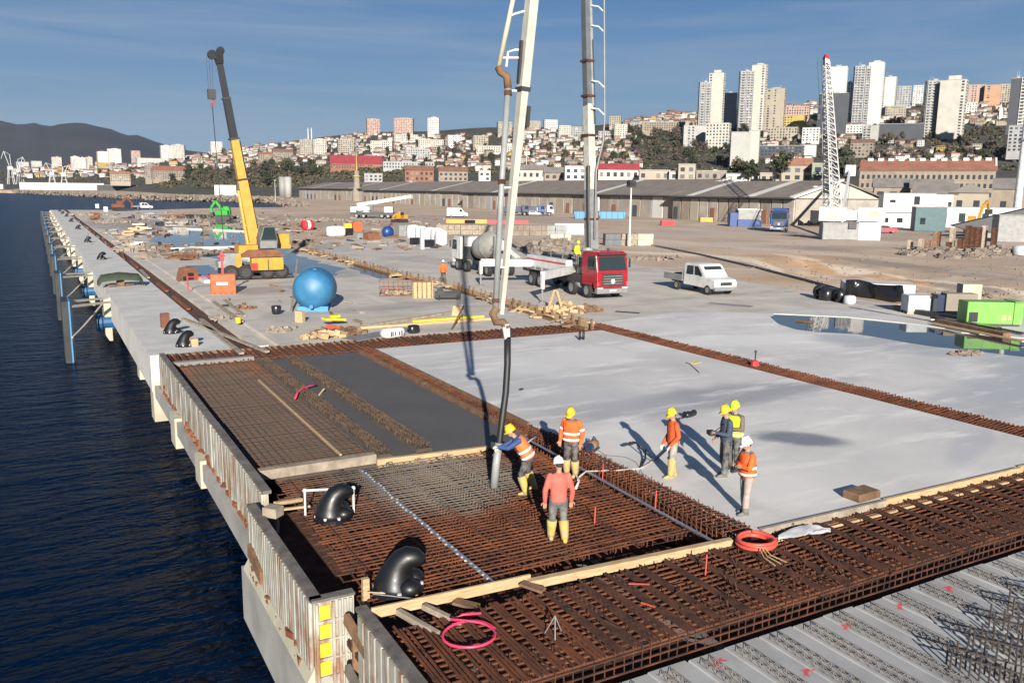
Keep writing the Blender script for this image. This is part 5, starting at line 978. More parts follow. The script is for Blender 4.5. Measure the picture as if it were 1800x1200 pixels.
heap('brown earth mound behind the pump truck', G(985,440,0), 6, 3, 1.4, 150, 'rock', .9); heap('rough stones along the foot of the mound', G(1010,452,0), 7, 1.2, .4, 70, 'rock', .6); heap('broken stones left of the white pickup', G(1145,455,0), 5, 2, .3, 70, 'rock', .5)
# lamp posts
t = thing('lamp_post', 'grey lamp post with a floodlight head behind the red truck', 'lamp post', G(1106,433,0)); b = MB(); b.lathe([(.16,0),(.12,4),(.09,8.0)], 8); b.build('pole', 'lamp_steel', t); b = MB(); b.cb(0,0,7.9,1.0,.8,.75); b.cb(-.35,-.3,8.3,.5,.5,.5); b.build('floodlight', 'steel_dark', t)
t = thing('mast', 'thick white lamp mast at the right side of the picture', 'lamp post', G(1784,400,0)); b = MB(); b.lathe([(.95,0),(.8,12),(.62,34)], 12); b.build('pole', 'cab_white', t); b = MB(); b.lathe([(1.3,20),(1.3,20.5)], 12); b.build('collar', 'steel_grey', t)
# things along the far edge of the right slab
b = MB(); b.smooth = True; b.tube([G(1143,430,.08), G(1230,447,.08), G(1330,470,.08), G(1420,493,.08), G(1488,512,.1)], .11, 8); single('pipe', 'long black hose pipe snaking over the earth behind the pickup', 'pipe', 'plastic_black', b)
b = MB(); b.smooth = True; vs = []; fs = []; a0, a1 = G(1487,520,0), G(1588,534,0)
for i in range(16):
    p = a0.lerp(a1, i/15)
    for z in range(4): vs.append((p.x+.15*sin(i*.9+z)+.5*sin(pi*i/15), p.y+.15*cos(i*1.3)+.8*sin(pi*i/15), .38*z+.1*sin(i*.5)))
for i in range(15):
    for z in range(3): fs.append((i*4+z,(i+1)*4+z,(i+1)*4+z+1,i*4+z+1))
b.add(vs, fs); o = single('silt_fence', 'black plastic screen bulging behind the rain pool', 'screen', 'plastic_black', b); sd_ = o.modifiers.new('solid','SOLIDIFY'); sd_.thickness = .03
single('slab_piece', 'pale slab lying behind the black screen', 'slab piece', 'quay', MB().box(-2.4,2.4,-1.4,1.4,0,.9), G(1540,517,0), R(-45))
for i, (px, py, lab) in enumerate(((1441,524,'black tyre at the left of the dark heap'),(1450,527,'black tyre leaning on the dark heap'),(1475,531,'black round bale beside the white bag'))):
    t = thing('tyre', lab, 'tyre', G(px,py,0), .6+i); b = MB(); b.smooth = True; b.lathe([(.25,-.2),(.42,-.22),(.5,-.12),(.5,.12),(.42,.22),(.25,.2)], 16, (0,0,.48), 'x', False); b.lathe([(.24,-.15),(.24,.15)], 12, (0,0,.48), 'x'); b.build('ring', 'plastic_black', t)
bag('black plastic heap between the tyres', G(1458,527,0), (1.6,1.0,.8), 'plastic_black'); bag('white crumpled bag at the end of the black tyres', G(1493,534,0), (.8,.6,.55), 'cab_white')
t = thing('pallet_load', 'white wrapped pallet load behind the rain pool', 'pallet', G(1607,550,0), R(-30)); bevel(MB().box(-.65,.65,-.55,.55,.15,1.15).build('load', 'cab_white', t), .06, 2); b = MB()
for y in (-.5,-.05,.4): b.box(-.65,.65,y,y+.12,0,.15)
b.build('pallet', 'timber', t)
t = thing('generator', 'bright green generator with a pale doorway end at the right edge', 'generator', G(1737,570,0), R(-32)); t.scale = (.8,.8,.9); bevel(MB().box(-1.9,1.3,-.75,.75,.1,1.5).build('housing', 'gen_green', t), .05, 2)
b = MB(); b.box(1.3,1.9,-.8,-.72,.1,1.5); b.box(1.3,1.9,.72,.8,.1,1.5); b.box(1.3,1.95,-.8,.8,1.45,1.55); b.build('end_frame', 'gen_green', t); b = MB(); b.box(-1.75,-1.15,-.78,-.74,.25,.85); b.build('vent', 'plastic_black', t); b = MB(); b.box(-2.1,1.7,-.9,.9,-.05,.12); b.build('skid', 'steel_dark', t)
b = MB(); b.box(.5,.8,-.77,-.75,.35,.7); b.box(.95,1.15,-.77,-.75,.4,.65); b.build('sticker', 'timber', t)
for (px, py, w_, h_, mt, lab) in ((1683,552,1.9,1.3,'w_stone','dull beige cabinet standing behind the green generator'),(1700,545,1.2,1.7,'cream_concrete','tall beige board behind the dull beige cabinet'),(1662,551,1.5,1.2,'dark_blue','dark blue cabinet left of the dull beige one'),(1640,548,1.4,.9,'cab_white','white wrapped packs left of the dark blue cabinet')): single('cabinet', lab, 'cabinet', mt, MB().cb(0,0,0,w_,.8,h_), G(px,py,0), R(-30))
for k, (a, b_, mt, lab) in enumerate((((1570,540),(1700,563),'steel_dark','dark beam lying in front of the cabinets'),((1650,565),(1770,590),'timber_old','dark timber stack before the green generator'),((1640,560),(1755,580),'plastic_black','black tarred beam before the green generator'),((1640,568),(1800,600),'timber','pale board at the foot of the generator'),((1500,537),(1640,562),'quay','pale kerb strip along the back of the right slab'),((1760,578),(1800,586),'steel_dark','dark bar right of the generator'))): plank(lab, G(*a,.15), G(*b_,.15), .5 if k in (0,1,2) else .25, .3 if k < 3 else .08, mt)
heap('pinkish rubble island in the rain pool', G(1698,622,.0), .9, .5, .14, 60, 'rock', .2); plank('brown board floating in the rain pool', G(1400,563,.05), G(1428,566,.05), .3, .08, 'timber_old')
plank('dark skid plate lying on the right slab edge', G(1245,533,.02), G(1322,539,.02), .8, .04, 'steel_grey'); plank('dark strip near the pump truck front', G(1082,547,.02), G(1124,550,.02), .3, .03, 'steel_dark')
heap('stones on the bank behind the generator', G(1690,520,.0), 3, 1.5, .3, 60, 'rock', .4)
mat('w_orange_print', (.55,.22,.14), .7, .5, 1.2, col2=(.6,.5,.45))
# ================================================================ the far yard: vehicles, cabins, sheds
def van(label, loc, rz, mt='white_body'):
    t = thing('van', label, 'van', loc, rz); h = .98; c = MB(); c.prism([(0,.35),(0,.95),(.2,1.2),(.95,1.4),(1.7,2.35),(2.1,2.5),(5.6,2.5),(5.75,2.3),(5.75,.35)], -h, h, 'x'); o = bevel(c.build('body', mt, t), .07, 2)
    g = MB(); g.add([(-.8,1.02,1.48),(.8,1.02,1.48),(.76,1.63,2.25),(-.76,1.63,2.25)], [(0,1,2,3)]); g.build('windscreen', 'glass', o)
    for s_ in (-1,1):
        x = s_*(h+.012); q = MB(); q.add([(x,1.3,1.45),(x,2.3,1.45),(x,2.3,2.15),(x,1.8,2.15)], [(3,2,1,0) if s_<0 else (0,1,2,3)]); q.build('side_window', 'glass', o)
        for y in (.95,4.6): wheel(t, s_*.88, y, .36, .25)
    return t
def car(label, loc, rz, mt):
    t = thing('car', label, 'car', loc, rz); h = .86; c = MB(); c.prism([(0,.3),(0,.75),(.15,.85),(1.05,.98),(1.7,1.42),(3.0,1.45),(3.7,1.05),(4.1,1.0),(4.15,.3)], -h, h, 'x'); o = bevel(c.build('body', mt, t), .08, 2)
    g = MB(); g.add([(-.7,1.08,1.02),(.7,1.08,1.02),(.62,1.62,1.38),(-.62,1.62,1.38)], [(0,1,2,3)]); g.build('windscreen', 'glass', o)
    for s_ in (-1,1):
        x = s_*(h+.012); q = MB(); q.add([(x,1.35,1.02),(x,3.4,1.02),(x,2.95,1.38),(x,1.8,1.38)], [(3,2,1,0) if s_<0 else (0,1,2,3)]); q.build('side_window', 'glass', o)
        for y in (.8,3.35): wheel(t, s_*.75, y, .31, .2)
        MB().box(s_*.6-.18,s_*.6+.18,-.02,.05,.6,.75).build('headlight', 'chrome', t)
    return t
def lorry(label, loc, rz, mt, load=None, L_=7.5):
    t = thing('lorry', label, 'lorry', loc, rz); truck_cab(t, mt, z0=.7, zt=3.1); b = MB(); b.box(-.45,.45,.8,L_,.7,1.0); b.box(-1.2,1.2,2.4,L_,1.0,1.2); b.build('chassis', 'steel_dark', t)
    if load: b = MB(); b.box(-1.2,1.2,2.5,L_,1.2,load[1]); bevel(b.build('load_body', load[0], t), .05, 1)
    for s_ in (-1,1):
        for y in (1.35, L_-2.2, L_-.95): wheel(t, s_*1.05, y, .5, .34)
    return t
van('white delivery van parked before the long warehouse', G(822,382,0), R(70))
def truck_crane(label, loc, rz, s=1.0):
    t = thing('truck_crane', label, 'truck crane', loc, rz); b = MB(); b.box(-1.3,1.3,0,11,.8,1.5); b.build('carrier', 'steel_dark', t); b = MB(); b.box(-1.2,1.2,.2,2.4,1.4,2.9); bevel(b.build('cab', 'cab_white', t), .06, 1)
    MB().box(-1.22,1.22,.18,.22,2.0,2.7).build('windscreen', 'glass', t); b = MB(); b.lathe([(1.1,1.5),(1.1,1.9)], 14, (0,7,0)); b.box(-1.3,1.3,6,9.8,1.9,2.9); b.build('turntable', 'cab_white', t)
    b = MB(); b.beam((0,9.3,3.2),(0,-4.5,5.6),.9,1.0,(0,0,1),.7,.75); b.build('boom', 'boom_white', t); b = MB(); b.ob((0,-4.6,5.4),(.8,.7,1.0)); b.build('boom_head', 'steel_grey', t); b = MB(); b.box(-1.3,-.4,5.2,6.5,2.0,3.4); b.build('crane_cab', 'box_dark', t); b = MB(); b.box(-1.4,1.4,9.4,10.8,1.5,2.8); b.build('counterweight', 'cab_white', t)
    for s_ in (-1,1):
        for y in (1.4,3.0,7.6,9.4): wheel(t, s_*1.1, y, .62, .42)
    return t
truck_crane('white truck crane with lowered boom near the warehouse', G(715,384,0)+Vector((-3,1,0)), R(62))
lorry('dark blue lorry in the middle of the yard before the warehouse', G(930,379,0), R(60), 'dark_blue', ('dark_blue',2.6)); lorry('white concrete pump lorry parked before the warehouse', G(973,379,0), R(60), 'cab_white', ('boom_white',2.4), 9); lorry('second dark blue lorry beside the white pump lorry', G(958,379,0), R(60), 'blue_paint', ('dark_blue',2.6)); car('small white car among the parked lorries', G(950,379,0), R(60), 'white_body')
for px, w_, lab in ((1024,5,'blue skip left of the mast by the warehouse'),(1075,7.5,'long blue skip right of the mast by the warehouse')):
    t = thing('skip', lab, 'skip', G(px,384,0), R(-28)); b = MB(); b.prism([(-w_/2+.4,0),(w_/2-.4,0),(w_/2,1.9),(-w_/2,1.9)], -1.1,1.1,'y'); b.build('body', 'fender_blue', t); b = MB()
    for k in range(5): b.box(-w_/2+.6+k*(w_-1.2)/4-.06,-w_/2+.6+k*(w_-1.2)/4+.06,-1.2,-1.1,.1,1.85)
    b.box(-w_/2,w_/2,-1.2,1.2,1.86,2.0); b.build('rim', 'blue_paint', t)
single('excavator_bucket', 'small red and white barrier lying before the sheds', 'barrier', 'red_plain', MB().cb(0,0,0,3,1,1), G(1173,396,0), R(-20)); single('skip_box', 'low yellow box before the right shed', 'box', 'crane_yellow', MB().cb(0,0,0,3.2,1.2,1.1), G(1241,390,0), R(-28))
t = thing('site_kiosk', 'blue and white striped kiosk before the right shed', 'kiosk', G(1314,398,0), R(-30)); MB().cb(0,0,0,5,3,3.6).build('walls', 'box_grey', t); b = MB(); b.cb(-3.2,0,0,2,2.4,3); b.cb(0,-1.6,0,5.2,.3,1.6); b.build('panels', 'blue_paint', t); b = MB(); b.cb(0,0,3.6,5.4,3.3,.3); b.build('roof', 'cab_white', t)
o = lorry('blue tractor lorry with a low trailer behind it at the sheds', G(1368,408,0), R(-48), 'blue_paint', ('blue_paint',3.4), 6.4); o.scale = (1.3,1.3,1.3)
t = thing('trailer', 'dark flatbed trailer behind the blue tractor lorry', 'trailer', G(1432,398,0), R(-70)); b = MB(); b.box(-1.25,1.25,0,11,1.0,1.3); b.box(-.4,.4,0,11,.7,1.0); b.box(-1.2,1.2,.0,.2,1.3,3.6); b.build('deck', 'steel_dark', t)
for s_ in (-1,1):
    for y in (7.5,8.8,10.1): wheel(t, s_*1.05, y, .5, .34)
b = MB(); b.box(-1.2,1.2,2.5,4,1.3,2.3); b.build('load', 'box_grey', t)
def cabin(lab, loc, rz, w_, d_, h_, mt='cab_white', wins=(), door=None):
    t = thing('site_cabin', lab, 'cabin', loc, rz); bevel(MB().cb(0,0,0,w_,d_,h_).build('walls', mt, t), .05, 1); MB().cb(0,0,h_,w_+.15,d_+.15,.14).build('roof', 'box_grey', t)
    for x, z, a, c_ in wins:
        o = MB().box(x-a/2,x+a/2,-d_/2-.04,-d_/2,z,z+c_).build('window', 'glass', t); f = MB(); f.box(x-a/2-.08,x+a/2+.08,-d_/2-.06,-d_/2,z-.08,z); f.build('sill', 'box_grey', o)
    if door: MB().box(door-.45,door+.45,-d_/2-.05,-d_/2,.1,2.1).build('door', 'box_dark', t)
    return t
t = cabin('grey site container topped by two picture boards', G(1490,421,0), R(-38), 8.6, 3.2, 2.6, 'box_grey'); MB().cb(2.9,-.02,0,3.4,3.3,2.85).build('end_panel', 'cab_white', t)
for x in (-2.9,3.1):
    o = MB().cb(x,-1.2,3.0,4.2,.2,2.2).build('sign_board', 'cab_white', t); m_ = MB(); m_.box(x-1.6,x+1.6,-1.34,-1.3,3.3,4.9); m_.v = [(x+(v_[0]-x)*.7,v_[1],3.55+(v_[2]-3.3)*.7) for v_ in m_.v]; po = m_.build('poster', 'w_orange_print', o)
b = MB(); b.cb(.2,-1.7,1.8,1.2,.4,1.1); b.build('switch_box', 'steel_dark', t)
cabin('lower white office cabin with the red car before it', G(1588,400,0), R(-40), 12, 5, 3.2, 'cab_white', ((-4.5,1.2,1.2,1),(-1.5,1.2,1.2,1),(2,1.2,1.2,1),(4.6,1.0,.8,1.5)), 3.4); cabin('upper white office cabin stacked on the lower one', G(1590,400,0)+Vector((1.5,1.2,3.4)), R(-40), 11, 5, 4.2, 'cab_white', ((-3.5,2.2,1.2,.6),(1.6,1.8,1.2,1.8))); cabin('smooth white cabin block beside the upper office cabin', G(1640,398,0)+Vector((1,1,3.4)), R(-40), 7, 5, 4.0, 'white_body', ((2.8,.8,.8,1.6),)); cabin('low white cabin row left of the two storey office', G(1535,398,0), R(-40), 9, 3, 2.6, 'cab_white', ((-2.5,1,1.6,1),(.5,1,1.6,1),(3,1,1.2,1)))
cabin('long white canteen cabin with a flat roof at the right', G(1700,400,0), R(-38), 20, 4, 4.6, 'cab_white', ((-6,1.3,1.4,2),(-2,1.3,1.4,2),(3,1.3,1.4,2)), .5); cabin('teal cabin with a pale front by the sheet piles', G(1630,406,0), R(-38), 6, 3, 4.8, 'teal', ((-1.5,1.3,1.0,1.4),)); cabin('pale green kiosk under the white lamp mast', G(1785,425,0), R(-42), 6.5, 3.5, 4.2, 'box_grey', ((1.8,1.2,1.2,2),), 2.9)
car('red car with a white front parked by the office cabins', G(1575,410,0), R(55), 'red_plain'); car('white car parked left of the red car', G(1535,402,0), R(60), 'white_body'); car('dark car parked behind the white car', G(1548,397,0), R(60), 'steel_dark')
# excavators
def excavator(lab, loc, rz, mt, s=1.0, arm=((0,1.6),(-1.8,3.6),(-3.4,2.2),(-3.2,.6))):
    t = thing('excavator', lab, 'excavator', loc, rz); 
    for s_ in (-1,1): b = MB(); b.prism([(-1.5,.2),(-1.2,0),(1.2,0),(1.5,.2),(1.5,.6),(1.2,.8),(-1.2,.8),(-1.5,.6)], s_*1.0-.25, s_*1.0+.25, 'y'); b.build('track', 'steel_dark', t)
    b = MB(); b.box(-1.0,1.6,-1.1,1.1,.9,1.9); bevel(b.build('body', mt, t), .08, 1); b = MB(); b.prism([(-1.1,.95),(.2,.95),(.2,2.7),(-.8,2.7),(-1.1,1.8)], -1.1,-.1,'y'); o = b.build('cab', mt, t); MB().box(-.95,.1,-1.13,-1.1,1.8,2.6).build('window', 'glass', o)
    for i, (p, q) in enumerate(zip(arm, arm[1:])): b = MB(); b.beam((p[0],.3,p[1]),(q[0],.3,q[1]),.35,.4 if i else .5); b.build('arm', mt, t)
    e = arm[-1]; b = MB(); b.prism([(e[0]-.4,e[1]-.5),(e[0]+.5,e[1]-.4),(e[0]+.4,e[1]+.2),(e[0]-.2,e[1]+.3)], -.2,.8,'y'); b.build('bucket', 'steel_dark', t); t.scale = (s,s,s); return t
excavator('bright green digger working beyond the flood', G(395,386,0), R(150), 'digger_green', 1.1, ((0,1.6),(1.6,3.8),(2.6,2.4),(2.4,1.2))); excavator('brown digger at the far end of the pier', G(210,371,0), R(200), 'rust_paint', 1.1); excavator('small yellow digger by the white truck crane', G(704,391,0), R(20), 'crane_yellow', .9, ((0,1.4),(-1.4,2.0),(-2.2,1.2),(-2.2,.5))); excavator('yellow excavator with a long arm behind the sheet piles', G(1712,410,0), R(200), 'crane_yellow', 1.25, ((0,1.6),(-2.5,4.2),(-5.2,5.0),(-6.8,3.4)))
for px, py, lab in ((171,366,'tiny white marker box at the pier end, left one'),(186,372,'tiny white marker board on the pier end')): single('marker_box', lab, 'box', 'cab_white', MB().cb(0,0,0,1.1,.6,1.4), G(px,py,0))
# sheet piles and rubble
t = thing('sheet_pile_stack', 'rusty brown sheet piles standing upright in the rubble', 'sheet piles', G(1680,441,0), R(-35)); me = {}
for i in range(13):
    mt = ['rust_and_shade','timber_old','rust_and_shade','timber_grey'][rnd.randrange(4)]; h_ = rnd.uniform(.9,3.2) if i < 8 else rnd.uniform(2.9,3.4); b = MB(); b.prism([(0,0),(.25,.18),(.55,.18),(.8,0),(.8,.05),(.55,.24),(.22,.24),(0,.05)], 0, h_); b.build('sheet_pile', mt, t).location = (-6.0+.86*i, jit(1.2), 0)
for i, (px, py, rx, h_, lab) in enumerate(((1640,446,6,.7,'rubble heap around the sheet piles'),(1745,447,6,1.0,'broken concrete heap at the right edge of the yard'),(1700,452,5,.4,'low stones along the upper bank edge'))): heap(lab, G(px,py,0), rx, rx*.45, h_, 130, 'rock', .7, sd=40+i)
bag('white rounded boulder bag at the right edge', G(1795,449,0), (2.4,1.6,1.2), 'cab_white')
t = thing('conveyor', 'dark conveyor hopper rising at the right edge of the yard', 'conveyor', G(1765,418,0), R(-40)); b = MB(); b.prism([(-9,2.0),(3,5.2),(3,3.0),(-1,.9),(-6,1.2)], -1.2,1.2,'y'); b.build('hopper', 'steel_dark', t); b = MB(); b.cb(-2,0,0,2,1.6,1.4); b.cb(2,0,0,.4,1.8,4); b.build('leg', 'steel_grey', t)
# crawler crane with lattice mast
cc = thing('crawler_crane', 'white lattice boom crawler crane with a red tip beside the sheds', 'crawler crane', G(1470,398,0), R(-35))
for s_ in (-1,1): b = MB(); b.prism([(-3.4,.4),(-2.8,0),(2.8,0),(3.4,.4),(3.4,1.0),(2.8,1.4),(-2.8,1.4),(-3.4,1.0)], s_*2.2-.5, s_*2.2+.5, 'y'); b.build('track', 'steel_dark', cc)
b = MB(); b.box(-2.5,4.5,-1.7,1.7,1.5,3.8); bevel(b.build('house', 'cab_white', cc), .08, 1); b = MB(); b.box(-3.2,-1.4,-2.2,-.8,1.6,3.8); b.build('cab', 'red_plain', cc); b = MB(); b.box(4.0,5.2,-1.9,1.9,1.3,3.5); b.build('counterweight', 'hook_red', cc)
b0 = G(1464,396,2.2); b1 = at(1452,100,190); q = (b1-b0); Mx = (Matrix.Translation(cc.location) @ Matrix.Rotation(R(-35),4,'Z')).inverted()
dd = q.normalized(); ax = dd.cross(Vector((.5,.86,0))).normalized(); ay = ax.cross(dd); b = MB(); tipm = MB(); n = 26
def ring(f):
    w_ = .55+.6*sin(pi*min(1,f*1.15)**.8) if f < .87 else .55; w_ = 1.12 - .62*f; p = b0+q*f; return [Mx @ (p+ax*(w_*sx)+ay*(w_*sy)) for sx, sy in ((-1,-1),(1,-1),(1,1),(-1,1))]
for i in range(n):
    r0, r1 = ring(i/n*.95), ring((i+1)/n*.95); t_ = b
    for j in range(4):
        t_.beam(r0[j], r1[j], .17,.17); k = (j+1)%4; t_.beam(r0[j], r1[k] , .09,.09); t_.beam(r1[j], r1[k], .09,.09)
b.build('lattice_boom', 'white_paint', cc, kind='stuff'); r0 = ring(.93); b = MB(); b.add(r0+ring(.97),[(0,1,5,4),(1,2,6,5),(2,3,7,6),(3,0,4,7)]); b.build('boom_end', 'white_paint', cc); b = MB(); r0, r1 = ring(.968), ring(1.0); b.add(r0+r1,[(3,2,1,0),(4,5,6,7),(0,1,5,4),(1,2,6,5),(2,3,7,6),(3,0,4,7)]); b.build('boom_tip', 'hook_red', cc)
b = MB(); gp_ = Mx @ at(1494,300,193); ge_ = Mx @ (b0+q*.97)
for d_ in (-.4,.4): b.tube([Mx @ (b0+Vector((4,1,0))), gp_+Vector((d_,0,0)), ge_], .05, 4); b.tube([Mx @ (b0+Vector((d_-1.2,0,0))), ge_+Vector((d_-1.5,0,0))], .05, 4)
b.build('stay_rope', 'steel_dark', cc); b = MB(); b.beam(Mx @ (b0+Vector((3,1,0))), gp_, .5,.5); b.ob(gp_,(2.2,1.2,2.4)); b.build('gantry', 'white_paint', cc)
# ================================================================ far shore, hill terrain, town
def interp(tab, x):
    if x <= tab[0][0]: return tab[0][1]
    for (a, va), (b_, vb) in zip(tab, tab[1:]):
        if x <= b_: return va + (vb-va)*(x-a)/(b_-a)
    return tab[-1][1]
CREST = [(-900,300),(-200,298),(60,296),(150,291),(300,281),(450,256),(550,243),(650,232),(760,231),(850,224),(950,224),(1050,221),(1150,207),(1200,199),(1300,192),(1400,186),(1500,182),(1600,181),(1700,179),(1800,177),(2400,170)]
DC = [(-900,3200),(60,3000),(300,2300),(600,1800),(900,1600),(1200,1350),(1800,1250),(2400,1250)]
D0 = [(-900,1800),(60,1700),(200,1450),(300,900),(500,740),(700,600),(900,470),(1200,420),(1450,390),(1800,380),(2400,380)]
def yh(u): return 326 + .0114*(u-60)
def tpar(u): return interp(CREST,u), interp(DC,u), interp(D0,u)
def tpix(u, d):
    yc, dc, d0 = tpar(u); y0 = yh(u) + 7.2/d0*FPX; s = (d-d0)/(dc-d0)
    if s <= 0: return yh(u) + 7.2/d*FPX
    if s >= 1: return yc
    return y0 + (yc-y0)*s**.85
def hill(u, py):
    """point where the sight line through a pixel meets the hill"""
    yc, dc, d0 = tpar(u); y0 = yh(u)+7.2/d0*FPX
    s = max(0., min(1., (y0-py)/(y0-yc)))**(1/.85); d = d0+(dc-d0)*s; return at(u, tpix(u,d), d), d
mat('hillside', (.06,.052,.036), .95, .5, .03, col2=(.02,.023,.013), detail=12, coord='World', bump=.3, bscale=.2)
mat('mountain', (.028,.024,.024), .95, .5, .0022, col2=(.014,.014,.015), detail=12, coord='World')
vs = []; fs = []; NU, ND = 150, 46
for i in range(NU+1):
    u = -900 + 3300*i/NU; yc, dc, d0 = tpar(u)
    for j in range(ND+1):
        if j == 0: p = at(u, yh(u), d0*.97); p.z = -.6
        elif j <= 36: d = d0+(dc-d0)*((j-1)/35); p = at(u, tpix(u,d), d); p.z += (1.5*noise.noise(p*.02)+3*noise.noise(p*.006))*min(1,(j-1)/6)*(.2 if j > 33 else 1)
        else: d = dc*(1+.12*(j-36)); p = at(u, yc+(yh(u)-yc)*.1*(j-36)+1, d)
        vs.append(p)
for i in range(NU):
    for j in range(ND): fs.append((i*(ND+1)+j,(i+1)*(ND+1)+j,(i+1)*(ND+1)+j+1,i*(ND+1)+j+1))
b = MB(); b.smooth = True; b.add(vs, fs); b.build('hill', 'hillside', kind='structure')
RID = [(-1500,230),(-600,214),(-200,206),(0,212),(35,220),(60,216),(85,223),(112,217),(145,215.5),(170,222),(195,227),(222,238),(243,237),(285,254),(330,266),(420,275),(600,290),(900,300)]
vs = []; fs = []; NU, ND = 160, 30
for i in range(NU+1):
    u = -1500+2400*i/NU; yr = interp(RID,u)
    for j in range(ND+1):
        s = j/ND; d = 5600+2600*s; e_ = sin(min(1,s*1.25)*pi/2)**1.1 if s < .8 else 1-.3*(s-.8)*5
        p = at(u, yh(u)+(yr-yh(u))*e_, d); k = min(1,s*2)*(1 if s < .72 else .12); p.z = max(-10,p.z)+k*(34*noise.noise(p*.0022)+14*noise.noise(p*.007))*(0.6)
        vs.append(p)
for i in range(NU):
    for j in range(ND): fs.append((i*(ND+1)+j,(i+1)*(ND+1)+j,(i+1)*(ND+1)+j+1,i*(ND+1)+j+1))
b = MB(); b.smooth = True; b.add(vs, fs); b.build('mountain', 'mountain', kind='structure')
# ---------------------------------------------------------------- building materials
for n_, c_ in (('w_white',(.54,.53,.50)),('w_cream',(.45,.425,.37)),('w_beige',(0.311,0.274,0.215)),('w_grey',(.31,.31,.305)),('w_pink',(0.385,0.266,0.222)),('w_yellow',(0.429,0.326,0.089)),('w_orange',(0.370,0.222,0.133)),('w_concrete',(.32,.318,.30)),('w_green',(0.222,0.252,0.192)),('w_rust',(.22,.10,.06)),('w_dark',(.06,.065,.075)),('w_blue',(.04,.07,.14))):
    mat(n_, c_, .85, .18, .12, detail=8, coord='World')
for n_, c_ in (('r_red',(.25,.105,.07)),('r_brown',(.19,.10,.07)),('r_grey',(.19,.175,.16)),('r_orange',(.31,.15,.095)),('r_flat',(.30,.29,.28)),('r_shed',(.20,.165,.14)),('r_crimson',(.30,.04,.05))):
    mat(n_, c_, .9, .3, .3, detail=9, coord='World', stretch=(1,1,.3))
mat('win', (.035,.04,.05), .15, 0); mat('blind', (.16,.15,.135), .8, 0); mat('win_pale', (.09,.11,.14), .12, 0); mat('balcony_shade', (.10,.105,.11), .7, 0); mat('shed_wall', (.36,.33,.285), .88, .3, .25, col2=(.24,.21,.18), detail=10, coord='World')
def facade(b, x0, x1, z0, z1, nx, nz, fw=.5, fh=.55, face=0, off=.12):
    """window openings on one wall: face 0 front (y=x-plane), 1 left side, 2 right side given by a map"""
    for i in range(nx):
        for k in range(nz):
            cx = x0+(x1-x0)*(i+.5)/nx; cz = z0+(z1-z0)*(k+.5)/nz; w_ = (x1-x0)/nx*fw/2; h_ = (z1-z0)/nz*fh/2
            yield cx-w_, cx+w_, cz-h_, cz+h_
